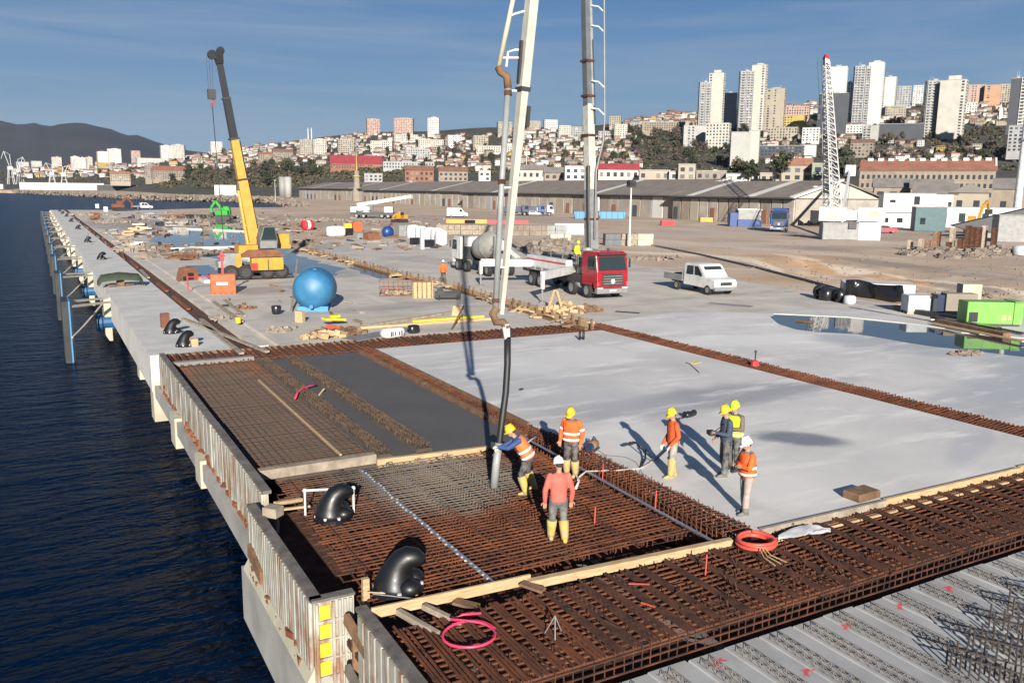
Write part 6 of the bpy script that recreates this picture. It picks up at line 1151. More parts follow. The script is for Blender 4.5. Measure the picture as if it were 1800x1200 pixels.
def block(label, x0, x1, yt, yb, wall='w_white', rot=0., dep=None, cat='apartment building', group=None, roof='r_flat', kind='grid', d=None, strips=None, fl=3.0, name='apartment_building', shape=None, side='w', top=None):
    u = (x0+x1)/2
    if d is None: p, d = hill(u, yb)
    else: p = at(u, yb, d)
    W_ = (x1-x0)/FPX*d; H_ = (yb-yt)/FPX*d; yaw = -atan2(ray(u,yb).x, ray(u,yb).y)
    D_ = dep or W_*.6; a = abs(rot); w_ = W_/(cos(a)+ (D_/W_)*sin(a)) if a else W_; D_ = D_*w_/W_ if a else D_
    t = thing(name, label, cat, p - Vector((0,0,0)), yaw+rot, group); wr = random.Random(int(x0*7+yt))
    m_ = MB(); m_.box(-w_/2,w_/2,-D_/2,D_/2,-6,H_); m_.build('walls', wall, t)
    if roof in ('r_flat',None): r = MB(); r.box(-w_/2-.2,w_/2+.2,-D_/2-.2,D_/2+.2,H_,H_+.5); r.build('roof', roof or 'r_flat', t)
    else:
        rh = min(w_,D_)*.28; r = MB(); e = .5
        if w_ >= D_: r.prism([(-D_/2-e,H_),(D_/2+e,H_),(0,H_+rh)], -w_/2-e, w_/2+e, 'x')
        else: r.prism([(-w_/2-e,H_),(w_/2+e,H_),(0,H_+rh)], -D_/2-e, D_/2+e, 'y')
        r.build('roof', roof, t)
    if top:
        r = MB(); r.box(-w_*.22,w_*.25,-D_*.2,D_*.2,H_+.5,H_+top); r.build('roof_house', wall, t)
    if H_ > 32:
        r = MB(); rr_ = random.Random(int(x0)); r.box(-w_*.1,w_*.15,-1,2,H_,H_+2.6); [r.box(a_-.12,a_+.12,-.12,.12,H_,H_+rr_.uniform(3,7)) for a_ in (rr_.uniform(-w_*.3,w_*.3),rr_.uniform(-w_*.3,w_*.3))]; r.build('roof_plant', 'w_concrete', t)
    nz = max(1,int(H_/fl)); nx = max(1,int(w_/3.4)); ny = max(1,int(D_/3.4)); g = MB()
    def wv():
        k = wr.random(); g.cur = 0 if k < .66 else (1 if k < .84 else 2); return k < .95
    if kind != 'none':
        sk = strips or [(0,1)]
        for s0, s1 in sk:
            q0, q1 = -w_/2+w_*s0, -w_/2+w_*s1; n_ = max(1,int((q1-q0)/3.2))
            for a0,a1,z0,z1 in facade(g,q0,q1,.6,H_-.5,n_,nz):
                if wv(): g.box(a0,a1,-D_/2-.15,-D_/2+.02,z0,z1)
        if rot:
            sg = -1 if rot < 0 else 1
            for a0,a1,z0,z1 in facade(g,-D_/2,D_/2,.6,H_-.5,ny,nz):
                if wv(): g.box(min(sg*-w_/2,sg*(-w_/2-.15)),max(sg*-w_/2,sg*(-w_/2-.15)),a0,a1,z0,z1)
        g.build('windows', ['win','blind','win_pale'], t, kind='stuff')
    if kind == 'balcony':
        q = MB(); s_ = strips or [(0,1)]
        for s0, s1 in s_:
            for k in range(nz): q.box(-w_/2+w_*s0,-w_/2+w_*s1,-D_/2-1.2,-D_/2+.1,.4+k*(H_-1)/nz,.4+k*(H_-1)/nz+1.1)
        q.build('balconies', wall, t, kind='stuff')
        q = MB()
        for s0, s1 in s_: q.box(-w_/2+w_*s0-.3,-w_/2+w_*s0,-D_/2-1.4,-D_/2+.1,0,H_); q.box(-w_/2+w_*s1,-w_/2+w_*s1+.3,-D_/2-1.4,-D_/2+.1,0,H_)
        q.build('fins', wall, t)
    if shape: shape(t, w_, D_, H_)
    return t
# towers on the right
block('tall stepped tower block, left one of the two highest towers', 1242, 1270, 134, 240, 'w_cream', R(-14), kind='grid', strips=[(.0,.28)], top=4)
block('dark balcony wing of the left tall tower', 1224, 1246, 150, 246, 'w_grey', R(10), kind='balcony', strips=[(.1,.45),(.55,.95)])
block('low cream wing with windows under the left tall tower', 1240, 1283, 219, 262, 'w_cream', R(-10)); block('low grey wing left of the tall stepped tower', 1198, 1240, 223, 258, 'w_concrete', R(8), strips=[(.15,.5)])
block('tall tower with dark balcony columns, right one of the two highest', 1294, 1320, 131, 236, 'w_grey', R(8), kind='balcony', strips=[(.05,.42),(.52,.95)]); block('pale stair tower standing out of the highest tower block', 1316, 1343, 120, 234, 'w_cream', R(-16), strips=[(.7,.95)], top=2)
block('bare grey concrete base under the highest tower', 1281, 1316, 235, 296, 'w_concrete', R(6), kind='none'); block('narrow white tower foot right of the bare concrete base', 1314, 1333, 232, 288, 'w_cream', R(-8), kind='none')
block('plain grey tower between the two highest towers', 1268, 1293, 167, 228, 'w_grey', R(-8), strips=[(0,.3)]); block('brownish tower right of the highest tower', 1342, 1378, 160, 230, 'w_beige', R(-10), strips=[(.1,.3),(.45,.6)], top=2)
block('pastel slab right of the brownish tower', 1378, 1422, 189, 212, 'w_pink', R(-5)); block('mustard yellow block under the pastel slab', 1374, 1416, 205, 228, 'w_yellow', R(-12), strips=[(.1,.5)])
block('white tower half hidden by the crawler crane boom', 1453, 1486, 121, 176, 'w_white', R(-6), kind='none', d=1010); block('dark lower part of the tower behind the crawler crane', 1437, 1487, 168, 226, 'w_dark', R(-4), strips=[(0,.4)], d=985)
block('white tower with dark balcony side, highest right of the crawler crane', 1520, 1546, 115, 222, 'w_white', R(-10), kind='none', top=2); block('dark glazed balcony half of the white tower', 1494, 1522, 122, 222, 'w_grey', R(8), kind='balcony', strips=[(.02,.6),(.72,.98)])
block('slim white tower left of the dark glazed one', 1481, 1495, 148, 215, 'w_white', 0); block('plain white tower right of the balcony tower', 1546, 1571, 139, 205, 'w_white', R(-10), strips=[(.1,.3)]); block('blue grey slab on the skyline', 1574, 1598, 154, 190, 'w_grey', R(6)); block('small bluish tower on the skyline', 1604, 1620, 152, 186, 'w_white', 0); block('little red brick block below the bluish tower', 1603, 1618, 164, 186, 'w_rust', 0)
block('big cream tower block standing alone in the trees', 1646, 1690, 146, 246, 'w_cream', R(-8), strips=[(.78,.98)], top=5); block('grey balcony half of the big cream tower block', 1619, 1650, 147, 244, 'w_concrete', R(12), kind='balcony', strips=[(.06,.55),(.66,.9)])
block('row of pink flats on the right skyline', 1690, 1727, 152, 184, 'w_pink', R(4), strips=[(.05,.3),(.4,.65),(.75,.95)]); block('orange flats beside the pink row', 1728, 1755, 152, 186, 'w_orange', R(6), strips=[(.1,.4)]); block('beige flats at the end of the pink row', 1755, 1772, 150, 180, 'w_beige', R(6))
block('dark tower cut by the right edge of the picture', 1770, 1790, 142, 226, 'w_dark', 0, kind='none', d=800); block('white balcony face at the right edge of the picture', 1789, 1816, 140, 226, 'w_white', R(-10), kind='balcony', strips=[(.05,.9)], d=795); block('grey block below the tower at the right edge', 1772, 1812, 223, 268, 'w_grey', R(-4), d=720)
block('dark blue retaining wall below the skyline houses', 1544, 1618, 219, 246, 'w_dark', 0, dep=6, kind='none', cat='retaining wall', name='retaining_wall'); block('white modern low building with a dark glass band', 1330, 1412, 258, 276, 'w_dark', R(-6), dep=20, cat='building', name='office_building', roof='r_flat', strips=[(.02,.98)]); block('white rounded end of the modern low building', 1411, 1434, 256, 274, 'w_white', R(-6), kind='none', cat='building', name='office_building')
block('white terraced flats behind the crawler crane', 1410, 1440, 226, 250, 'w_white', R(-6)); block('grey flats under the yellow block', 1350, 1402, 226, 246, 'w_beige', R(-6)); block('white low flats right of the crane boom', 1478, 1520, 221, 240, 'w_white', R(-4)); block('grey balcony flats below the white tower', 1515, 1543, 222, 248, 'w_concrete', R(-4), kind='balcony', strips=[(.05,.5)])
block('cream block on the ridge left of the big tower block', 1555, 1590, 188, 206, 'w_beige', R(5)); block('cream low block behind the big tower block', 1690, 1715, 182, 200, 'w_white', 0); block('dark brown school block among the right hand trees', 1495, 1535, 252, 276, 'w_stone', R(-8), roof='r_brown')
block('long dark flat building on the ridge in the middle', 1128, 1203, 216, 232, 'w_stone', R(3), dep=18, strips=[(.05,.95)])
# middle and left
for a in ((644,668,211,237,'w_pink','pinkish tower on the skyline, left of the middle group'),(693,728,210,239,'w_pink','wide pale pink tower in the middle of the skyline'),(752,773,209,240,'w_white','white tower right of the wide pink tower'),(1071,1092,206,226,'w_beige','beige block on the skyline right of the mast'),(1078,1102,220,242,'w_cream','cream block below the skyline right of the mast'),(873,900,216,240,'w_beige','beige block behind the white boom arm'),(528,552,247,274,'w_beige','left beige block on the slope'),(550,574,246,274,'w_cream','second beige block on the slope'),(593,622,247,271,'w_beige','beige block right of the beige pair'),(785,811,239,259,'w_white','pale blue white block left of the boom'),(830,858,240,263,'w_beige','beige block just left of the boom'),(736,783,247,262,'w_cream','long cream terrace below the white tower'),(652,692,249,265,'w_cream','long cream row below the pink towers'),(690,735,238,250,'w_cream','terrace at the foot of the wide pink tower'),(900,925,234,252,'w_grey','grey block between the booms, left'),(980,1003,222,243,'w_cream','cream block left of the mast'),(1003,1025,224,240,'w_grey','grey block beside the mast'),(955,980,212,228,'w_white','white block on the skyline between the booms'),(925,950,214,228,'w_beige','beige block on the skyline right of the boom arm'),(172,192,268,299,'w_yellow','yellow and white tower in the far left town'),(191,215,263,288,'w_white','white tower right of the yellow one in the far left town'),(126,140,276,301,'w_white','white tower, left of the far left pair'),(139,153,278,302,'w_white','white tower, right of the far left pair'),(93,110,277,297,'w_cream','cream tower in the far left town'),(152,164,277,297,'w_cream','small cream tower behind the far left pair'),(232,248,259,278,'w_pink','pinkish tower below the mountain'),(283,304,257,284,'w_white','left half of the wide white flats below the mountain end'),(304,326,256,284,'w_cream','right half of the wide white flats below the mountain end'),(370,391,250,272,'w_white','white flats left of the yellow crane'),(56,73,278,290,'w_white','white low block in the far left town'),(30,50,283,294,'w_white','white block at the far left shore'),(240,288,279,290,'w_white','long white terrace below the mountain'),(838,905,258,270,'w_cream','long pale school building by the boom'),(1050,1072,232,246,'w_grey','low grey hall right of the mast')):
    block(a[5], a[0], a[1], a[2], a[3], a[4], R(-8) if (a[0]//7)%2 else R(9), top=1.6 if a[3]-a[2] > 24 else None)
block('white upper part of the yellow tower in the far left town', 172, 190, 267, 282, 'w_white', R(9), kind='none', d=hill(182,299)[1]-6)
# long low buildings behind the sheds
for a in ((991,1030,294,319,'w_white','white building with tall windows behind the shed',430,'r_flat'),(1050,1122,299,316,'w_cream','long cream building with a dark red roof behind the shed',450,'r_crimson'),(1122,1176,301,318,'w_beige','cream row of windows behind the shed',430,'r_flat'),(1174,1198,303,318,'w_grey','grey windowed wing behind the shed',425,'r_flat'),(1190,1221,291,319,'w_beige','square beige block above the shed roof',420,'r_flat'),(1222,1275,302,318,'w_stone','stone coloured wall building behind the shed',430,'r_flat'),(1275,1334,307,320,'w_white','low white long building over the right shed',420,'r_flat'),(1334,1362,306,322,'w_beige','beige house beside the orange roof',400,'r_flat'),(1358,1424,292,321,'w_beige','beige hall with an orange tiled roof',370,'r_orange'),(1424,1446,290,322,'w_green','pale green block behind the lattice boom',360,'r_flat'),(580,672,289,298,'w_rust','long low dark red hall on the slope',None,'r_crimson'),(672,762,286,298,'w_grey','grey industrial hall on the slope',None,'r_flat'),(711,762,300,320,'w_rust','row of rust red sheds above the long warehouse',640,'r_brown'),(770,822,302,320,'w_stone','brown shed row above the long warehouse',600,'r_brown'),(841,862,301,320,'w_white','white gabled shed above the long warehouse',560,'r_flat'),(640,672,306,320,'w_grey','light grey tank house above the long warehouse',660,'r_flat'),(712,755,263,284,'w_grey','grey glass building on the slope',None,'r_flat'),(905,960,300,316,'w_cream','pale low hall between the booms',480,'r_grey'),(955,1003,305,318,'w_stone','stone hall left of the mast',450,'r_grey'),(480,515,268,280,'w_stone','stone barracks on the left slope',None,'r_brown'),(455,478,272,286,'w_stone','stone house on the left slope',None,'r_red'),(256,272,291,317,'w_stone','beige church tower in the far left town',1350,'r_flat'),(270,324,301,316,'w_stone','long stone nave with a red roof in the far left town',1340,'r_red'),(195,228,307,320,'w_beige','stone house with orange roof at the far shore',1400,'r_orange'),(1475,1502,334,374,'w_green','greenish gabled shed behind the crawler crane',262,'r_flat'),(1500,1532,342,374,'w_green','greenish grey house right of the greenish shed',275,'r_flat'),(1440,1476,318,350,'w_cream','pale wall building behind the lattice boom',300,'r_flat'),(1535,1600,330,356,'w_stone','ruined stone house before the red roofed barracks',300,'r_grey'),(1600,1668,332,352,'w_stone','dark stone house before the red roofed barracks',290,'r_grey'),(1505,1560,357,376,'w_beige','low beige wall house left of the office cabins',262,'r_flat'),(1546,1568,356,378,'w_rust','small dark red gabled hut left of the office cabins',255,'r_crimson')):
    block(a[5], a[0], a[1], a[2], a[3], a[4], R(3), d=a[6], roof=a[7], cat='building', name='low_building', dep=12 if a[6] and a[6] < 500 else None)
def barracks():
    t = block('long three storey barracks with a red tiled roof and white dormers', 1518, 1728, 302, 352, 'w_stone', 0, dep=16, d=330, roof='r_red', cat='building', name='barracks', kind='none'); u0, u1 = -23.1, 23.1
    H_ = 11; g = MB(); bm_ = []
    me = None
    for k in range(3):
        for i in range(24):
            x = -21.8+1.9*i; z = 1.5+3.2*k; f = MB().box(-.42,.42,-.16,0,0,1.55).mesh('window','win') if me is None else me; me = f
            link('window', f, t, (x,-8.0,z))
    dm = MB().box(-1.0,1.0,-1.0,1.0,0,1.3).mesh('dormer','w_white')
    for i in range(12): link('dormer', dm, t, (-20+3.7*i,-.2,14.6))
    for z in (4.2,7.4,10.6): MB().box(-23.2,23.2,-8.25,-8.0,z,z+.25).build('ledge', 'w_beige', t)
    MB().prism([(-8.1,10.9),(8.1,10.9),(0,16)], 22.9, 23.5, 'x').build('gable', 'w_white', t)
barracks()
def house_big(lab, x0, x1, yt, yb, d, wall, roof, wins):
    t = block(lab, x0, x1, yt, yb, wall, 0, d=d, roof=roof, cat='house', name='house', kind='none', dep=11); W_ = (x1-x0)/FPX*d; H_ = (yb-yt)/FPX*d
    for x, z, a, h_ in wins: o = MB().box(x*W_-a/2,x*W_+a/2,-5.62,-5.45,z*H_,z*H_+h_).build('window', 'win', t); MB().box(x*W_-a/2-.15,x*W_+a/2+.15,-5.75,-5.5,z*H_-.18,z*H_).build('sill', 'w_beige', o)
    return t
house_big('grey rendered house with a flat dark roof behind the office cabins', 1605, 1672, 342, 398, 250, 'w_grey', 'r_grey', ((-.35,.55,1.6,2.2),(-.1,.55,1.8,2.2),(-.1,.1,1.6,2))); house_big('brown house with shuttered windows behind the canteen cabin', 1670, 1728, 340, 398, 246, 'w_beige', 'r_grey', ((-.25,.55,1.4,2.2),(.2,.55,1.5,2.2),(0,.1,3,1.2))); house_big('beige house at the right edge behind the lamp mast', 1746, 1830, 334, 405, 240, 'w_stone', 'r_grey', ((-.3,.5,1.4,2.4),(-.3,.12,1.4,1.8),(.2,.5,1.4,2.4)))
# ---------------------------------------------------------------- the warehouses along the yard
def shed(lab, y0, y1, x, dep, he, hr, npan, seed):
    r_ = random.Random(seed); t = thing('warehouse', lab, 'warehouse', (x, y0, 0)); Ln = y1-y0
    MB().box(.4,dep,0,Ln,0,he).build('core_wall', 'shed_wall', t); b = MB(); b.prism([(-1.2,he-.05),(dep*.5,hr),(dep+1.2,he-.05),(dep+1.2,he+.25),(dep*.5,hr+.35),(-1.2,he+.25)], -.6, Ln+.6, 'y'); b.build('roof', 'r_shed', t)
    MB().prism([(0,he-.2),(dep,he-.2),(dep*.5,hr)], 0, .4, 'y').build('gable', 'w_cream', t); b = MB(); b.prism([(-1.3,he),(dep*.5,hr+.3),(dep*.5,hr+.75),(-1.3,he+.5)], -1.0, .5, 'y'); b.build('verge', 'w_white', t)
    MB().box(-1.35,-1.15,-.5,Ln+.5,he-.15,he+.2).build('gutter', 'w_dark', t)
    st_ = Ln/npan
    for i in range(npan):
        k = r_.random(); m_ = 'shed_wall' if k < .62 else ('w_beige' if k < .75 else ('w_stone' if k < .88 else ('w_grey' if k < .94 else 'w_white')))
        MB().box(0-r_.random()*.15,.42,i*st_+.25,(i+1)*st_-.25,0,he-.4).build('panel', m_, t)
        if r_.random() < .3: MB().box(-.25,.1,i*st_+st_*.3,i*st_+st_*.3+min(3,st_*.4),0,3.4).build('door', 'w_dark' if r_.random() < .5 else 'w_rust', t)
    nst = max(2,int(Ln/90))
    for i in range(nst):
        y = Ln*(i+.55)/nst; z = lambda s_: he+.27+(hr+.1-he)*s_
        b = MB(); s0 = (-1.2, z(0)); b.add([(-1.2,y,z(0)),(-1.2,y+3.2,z(0)),(dep*.5,y+3.2,hr+.42),(dep*.5,y,hr+.42)], [(0,3,2,1)]); b.build('roof_strip', 'w_white', t)
    return t
shed('nearest grey warehouse with a pale gable end', 145.5, 190, 156, 30, 6.2, 10.2, 12, 3)
shed('middle stretch of the long brown roofed warehouse', 191, 330, 158, 38, 6.3, 11.0, 26, 5); shed('far stretch of the long brown roofed warehouse', 331.5, 470, 163, 40, 6.6, 11.2, 22, 8); shed('last low warehouse at the far left of the row', 472, 640, 172, 42, 7.2, 11.5, 18, 9)
o = MB().box(-.3,.1,0,5,0,5.6).build('door_sheet', 'cab_white', label='light grey blue sheet door on the middle warehouse', cat='door sheet'); o.name = 'sheet_screen'; o.location = (157.4,228,0)
# shore: breakwater, riprap, tower, silos, harbour cranes
block('long white breakwater wall on the far shore', 45, 176, 322, 334, 'w_white', 0, dep=14, d=1490, kind='none', cat='breakwater', name='breakwater'); block('long dark glazed shed on the far shore', 176, 266, 326, 336, 'w_dark', 0, dep=20, d=1430, kind='none', cat='shed', name='quay_shed', roof='r_flat'); block('pale low shed on the near shore left of the yellow crane', 378, 414, 326, 332, 'w_white', 0, d=800, kind='none', cat='shed', name='quay_shed'); block('low white hut on the near shore', 414, 430, 340, 345, 'w_white', 0, d=700, kind='none', cat='hut', name='hut')
for i, (a, b_, n, lab) in enumerate((((-60,1560),(88,735),260,'rock armour along the far shore'),((88,735),(158,640),150,'rock armour on the shore behind the yellow crane'),((158,640),(92,338),200,'rock armour along the inner basin'))):
    m_ = MB(); r_ = random.Random(i)
    for k in range(n*3):
        f = r_.random(); x = a[0]+(b_[0]-a[0])*f; y = a[1]+(b_[1]-a[1])*f; s_ = r_.uniform(.8,2.6); m_.ob((x+r_.uniform(-3,3),y+r_.uniform(-6,4),-3+r_.random()*3.6),(s_,s_,s_*.7),(r_.random(),r_.random(),r_.random()*6))
    o = m_.build('rock_armour', 'rock', label=lab, cat='rocks'); o['kind'] = 'stuff'
p = at(628,356,520); t = thing('stone_tower', 'old brown tapering harbour tower with a thin mast', 'tower', p, R(-20)); b = MB(); b.lathe([(3.6,-3),(3.2,4),(2.2,9),(1.6,16),(1.4,19)], 8); b.build('shaft', 'w_stone', t); b = MB(); b.lathe([(.35,19),(.2,29)], 6); b.lathe([(2.4,15.4),(2.4,16)], 8); b.build('mast', 'w_yellow', t)
for px, lab in ((497,'grey silo, left of the pair by the shore'),(507,'grey silo, right of the pair by the shore')):
    b = MB(); b.smooth = True; b.lathe([(2.6,-2),(2.6,13)], 16); b.smooth = False; single('silo', lab, 'silo', 'box_grey' if px < 500 else 'w_concrete', b, at(px,342,640))
def hcrane(lab, px, py, d, h_, rz):
    t = thing('harbour_crane', lab, 'harbour crane', at(px,py,d), rz); b = MB()
    for x in (-5,5):
        for y in (-4,4): b.beam((x,y,-2),(x*.5,y*.5,h_*.45),.8,.8)
    b.beam((-5,-4,h_*.2),(5,-4,h_*.2),.6,.6); b.build('portal', 'cab_white', t); b = MB(); b.ob((0,0,h_*.5),(7,6,6)); b.build('machine_house', 'white_body', t)
    b = MB(); b.beam((0,0,h_*.5),(-8,0,h_*1.05),.9,.9); b.beam((2,0,h_*.5),(1,0,h_*.95),.8,.8); b.beam((1,0,h_*.95),(-8,0,h_*1.05),.5,.5); b.beam((-8,0,h_*1.05),(-13,0,h_*.8),.6,.6); b.build('jib', 'cab_white', t)
hcrane('tall pale harbour crane at the far left shore', 20, 322, 1500, 52, R(20)); hcrane('second pale harbour crane left of the white breakwater end', 36, 322, 1540, 44, R(150)); hcrane('pale harbour crane behind the middle of the breakwater', 92, 322, 1540, 34, R(10)); hcrane('last pale harbour crane on the far shore', 113, 322, 1560, 30, R(170))
for px, lab in ((542,'left of the two white minaret like chimneys on the skyline'),(548,'right of the two white minaret like chimneys on the skyline')): p, d = hill(px,250); b = MB(); b.lathe([(1.3,-2),(1.0,26),(.2,30)], 8); single('chimney', lab, 'chimney stack', 'w_white', b, p)
p, d = hill(1757,212); t = thing('church', 'small white church with a pointed spire on the right slope', 'church', p, -.6); MB().cb(0,6,-2,6,12,8).build('nave', 'w_white', t); b = MB(); b.cb(0,0,-2,4,4,14); b.build('tower', 'w_white', t); b = MB(); b.lathe([(2.8,12),(.05,21)], 4); b.build('spire', 'w_white', t)
b = MB(); p = at(10,338,1300); t = thing('moored_ship', 'brownish moored ship at the far left shore', 'ship', p, R(75)); b.prism([(-22,0),(22,0),(26,5),(-24,5)], -4, 4, 'y'); b.build('hull', 'w_stone', t); b = MB(); b.box(-20,-6,-3,3,5,12); b.box(0,18,-3,3,5,8); b.build('deckhouse', 'w_white', t)
for a in ((1256,316,300,262,'thin lamp pole before the wooded slope'),(925,316,258,480,'thin lamp pole between the booms'),(484,346,318,600,'thin pole near the silos'),(1430,378,330,205,'thin dark pole by the crawler crane')):
    p = at(a[0],a[1],a[3]); h_ = (a[1]-a[2])/FPX*a[3]; t = thing('lamp_post', a[4], 'lamp post', p); b = MB(); b.lathe([(.22,-3),(.14,h_)], 6); b.build('pole', 'lamp_steel', t); b = MB(); b.cb(0,0,h_,1.4,.5,.3); b.build('lamp_head', 'lamp_steel', t)
# ---------------------------------------------------------------- hillside houses
hp = {}
def house_mesh(k):
    if k in hp: return hp[k]
    wall, roof, v = k; w_, d_, h_ = ((9,8,6),(13,9,6.5),(8,8,9),(16,10,8))[v]
    a = MB().box(-w_/2,w_/2,-d_/2,d_/2,-5,h_).mesh('walls', wall); r = MB(); e = .4; rh = 2.2
    if v == 2: r.lathe([(w_*.78,h_),(.1,h_+2.4)], 4, caps=True); 
    else: r.prism([(-d_/2-e,h_),(d_/2+e,h_),(0,h_+rh)], -w_/2-e, w_/2+e, 'x')
    if v == 2:
        c_ = cos(pi/4); r.v = [((x*c_-y*c_)*1.0,(x*c_+y*c_)*1.0,z) for x,y,z in r.v]
    g = MB()
    for z in ([1.2,4.0] if h_ < 7 else [1.2,4.2,6.6]):
        n = int(w_/2.6)
        for i in range(n): x = -w_/2+w_*(i+.5)/n; g.box(x-.5,x+.5,-d_/2-.1,-d_/2,z,z+1.4); 
        for y in (-d_*.22,d_*.22): g.box(-w_/2-.1,-w_/2,y-.5,y+.5,z,z+1.4); g.box(w_/2,w_/2+.1,y-.5,y+.5,z,z+1.4)
    hp[k] = (a, r.mesh('roof', roof), g.mesh('windows', 'win'), h_+rh); return hp[k]
WN = {'w_white':'white','w_cream':'cream','w_beige':'beige','w_grey':'grey','w_pink':'pink','w_stone':'stone','w_yellow':'yellow'}; RN = {'r_red':'red tiled','r_brown':'brown tiled','r_orange':'orange tiled','r_grey':'grey'}
def area(u, py):
    h = 'low down' if py > interp(CREST,u)+48 else ('halfway up' if py > interp(CREST,u)+20 else 'on the skyline')
    w_ = 'at the far left' if u < 180 else 'below the mountain end' if u < 380 else 'behind the yellow crane' if u < 500 else 'above the silos' if u < 620 else 'under the pink towers' if u < 740 else 'left of the near boom' if u < 880 else 'between the two booms' if u < 1030 else 'right of the mast' if u < 1120 else 'above the dark wood' if u < 1240 else 'by the highest towers' if u < 1430 else 'by the crawler crane' if u < 1560 else 'around the cream tower' if u < 1700 else 'near the right edge'
    return h + ' ' + w_
hr_ = random.Random(5); nh = 0; seen = {}
def add_house(u, py, wall, roof, v, sc, rot):
    global nh
    p, d = hill(u, py); a, r, g, h_ = house_mesh((wall, roof, v)); t = thing('hillside_house', '%s house with %s roof %s' % (WN[wall], RN[roof], area(u,py)), 'house', p, -atan2(ray(u,py).x, ray(u,py).y)+rot, 'houses on the hillside')
    t.scale = (sc,)*3
    link('walls', a, t); link('roof', r, t); link('windows', g, t, kind='stuff'); nh += 1
ZONES = [(20,280,290,312,40,1.0),(300,460,262,300,26,.75),(440,560,250,296,26,.7),(560,700,236,292,32,.65),(690,860,238,300,40,.62),(880,1030,228,300,44,.62),(1040,1125,236,300,20,.55),(1100,1240,200,222,24,.75),(1376,1440,186,204,10,.7),(1470,1620,184,262,26,.6),(1690,1800,184,222,18,.6),(1340,1440,232,290,8,.6),(1540,1720,262,288,8,.6)]
for (u0,u1,y0,y1,n,sc) in ZONES:
    for i in range(n):
        u = hr_.uniform(u0,u1); py = hr_.uniform(max(y0,interp(CREST,u)+2),y1)
        wall = hr_.choice(['w_white']*4+['w_cream']*4+['w_beige']*2+['w_pink','w_grey','w_stone','w_yellow']) ; roof = hr_.choice(['r_red']*4+['r_brown']*3+['r_orange']*2+['r_grey']*2)
        add_house(u, py, wall, roof, hr_.choice([0,0,1,1,2,3]), sc*hr_.uniform(.85,1.35)*(1+.15*(interp(DC,u)>2000)), hr_.uniform(-.6,.6))
# the houses past the first few hundred, smaller and mostly hidden: one mass
mass = {}
for (u0,u1,y0,y1,n,sc) in ZONES:
    for i in range(int(n*3.4)):
        u = hr_.uniform(u0,u1); py = hr_.uniform(max(y0,interp(CREST,u)+1),y1); p, d = hill(u, py)
        wall = hr_.choice(['w_white']*4+['w_cream']*4+['w_beige']*2+['w_pink','w_grey']); roof = hr_.choice(['r_red','r_red','r_brown','r_grey'])
        a, r, g, h_ = house_mesh((wall, roof, hr_.choice([0,1,1,3]))); X = Matrix.Translation(p) @ Matrix.Rotation(-atan2(ray(u,py).x, ray(u,py).y)+hr_.uniform(-.7,.7),4,'Z') @ Matrix.Scale(sc*hr_.uniform(.7,1.2),4)
        for me, k in ((a,wall),(r,roof),(g,'win')):
            mb = mass.setdefault(k, MB()); mb.add([X @ v.co for v in me.vertices], [tuple(q.vertices) for q in me.polygons])
mm = MB(); mk = list(mass)
for i, k in enumerate(mk): mm.cur = i; mm.add(mass[k].v, mass[k].f)
mm.build('distant_houses', mk, kind='stuff', label='close packed small houses filling the gaps on the hillside', cat='houses')
# ---------------------------------------------------------------- trees
for n_, c_, c2 in (('leaf_dark',(.042,.052,.022),(.014,.02,.010)),('leaf_olive',(.10,.085,.045),(.03,.028,.016)),('leaf_bare',(.12,.092,.07),(.038,.03,.024))): mat(n_, c_, .9, .5, .6, col2=c2, coord='World', detail=4)
mat('bark', (.06,.045,.035), .9, .3, 2.)
def tree_mesh(seed, mt, tall, n):
    r_ = random.Random(seed); tr = MB(); tr.tube([(0,0,-1),(.1,0,2.2),(.0,.1,5)], [.32,.24,.1], 6)
    for k in range(5): a = r_.uniform(0,6.3); tr.tube([(0,0,2+k*.5),(1.4*cos(a),1.4*sin(a),3.6+k*.6),(2.2*cos(a),2.2*sin(a),4.8+k*.5)], [.12,.07,.03], 5)
    cr = MB(); bl_ = [(Vector((r_.uniform(-2.2,2.2)*(1 if not tall else .35),r_.uniform(-2.2,2.2)*(1 if not tall else .35),r_.uniform(2.6,7.2)*(1 if not tall else 1.25))), r_.uniform(1.0,1.9)*(1 if not tall else .75)) for _ in range(11)]
    for i in range(n):
        c, q = r_.choice(bl_); d = Vector((r_.gauss(0,1),r_.gauss(0,1),r_.gauss(0,1))).normalized(); p = c+d*q*r_.triangular(.2,1.35,.9); s_ = r_.uniform(.16,.5); a = d.cross(Vector((r_.random(),r_.random(),1))).normalized(); e = d.cross(a)
        a = (a+d*r_.uniform(-.6,.6)); cr.add([p-a*s_-e*s_*.7, p+a*s_-e*s_*.5, p+a*s_*.8+e*s_, p-a*s_+e*s_*.6], [(0,1,2,3)])
    return tr.mesh('trunk','bark'), cr.mesh('crown', mt)
tms = [tree_mesh(1,'leaf_dark',0,520), tree_mesh(2,'leaf_dark',0,520), tree_mesh(3,'leaf_olive',0,460), tree_mesh(4,'leaf_bare',0,380), tree_mesh(5,'leaf_dark',1,420), tree_mesh(6,'leaf_bare',0,340), tree_mesh(7,'leaf_olive',0,420)]
TK = ['dark round evergreen','broad dark evergreen','olive green bushy tree','bare brown tree','slim dark cypress like tree','thin brown leafless tree','dull olive tree']
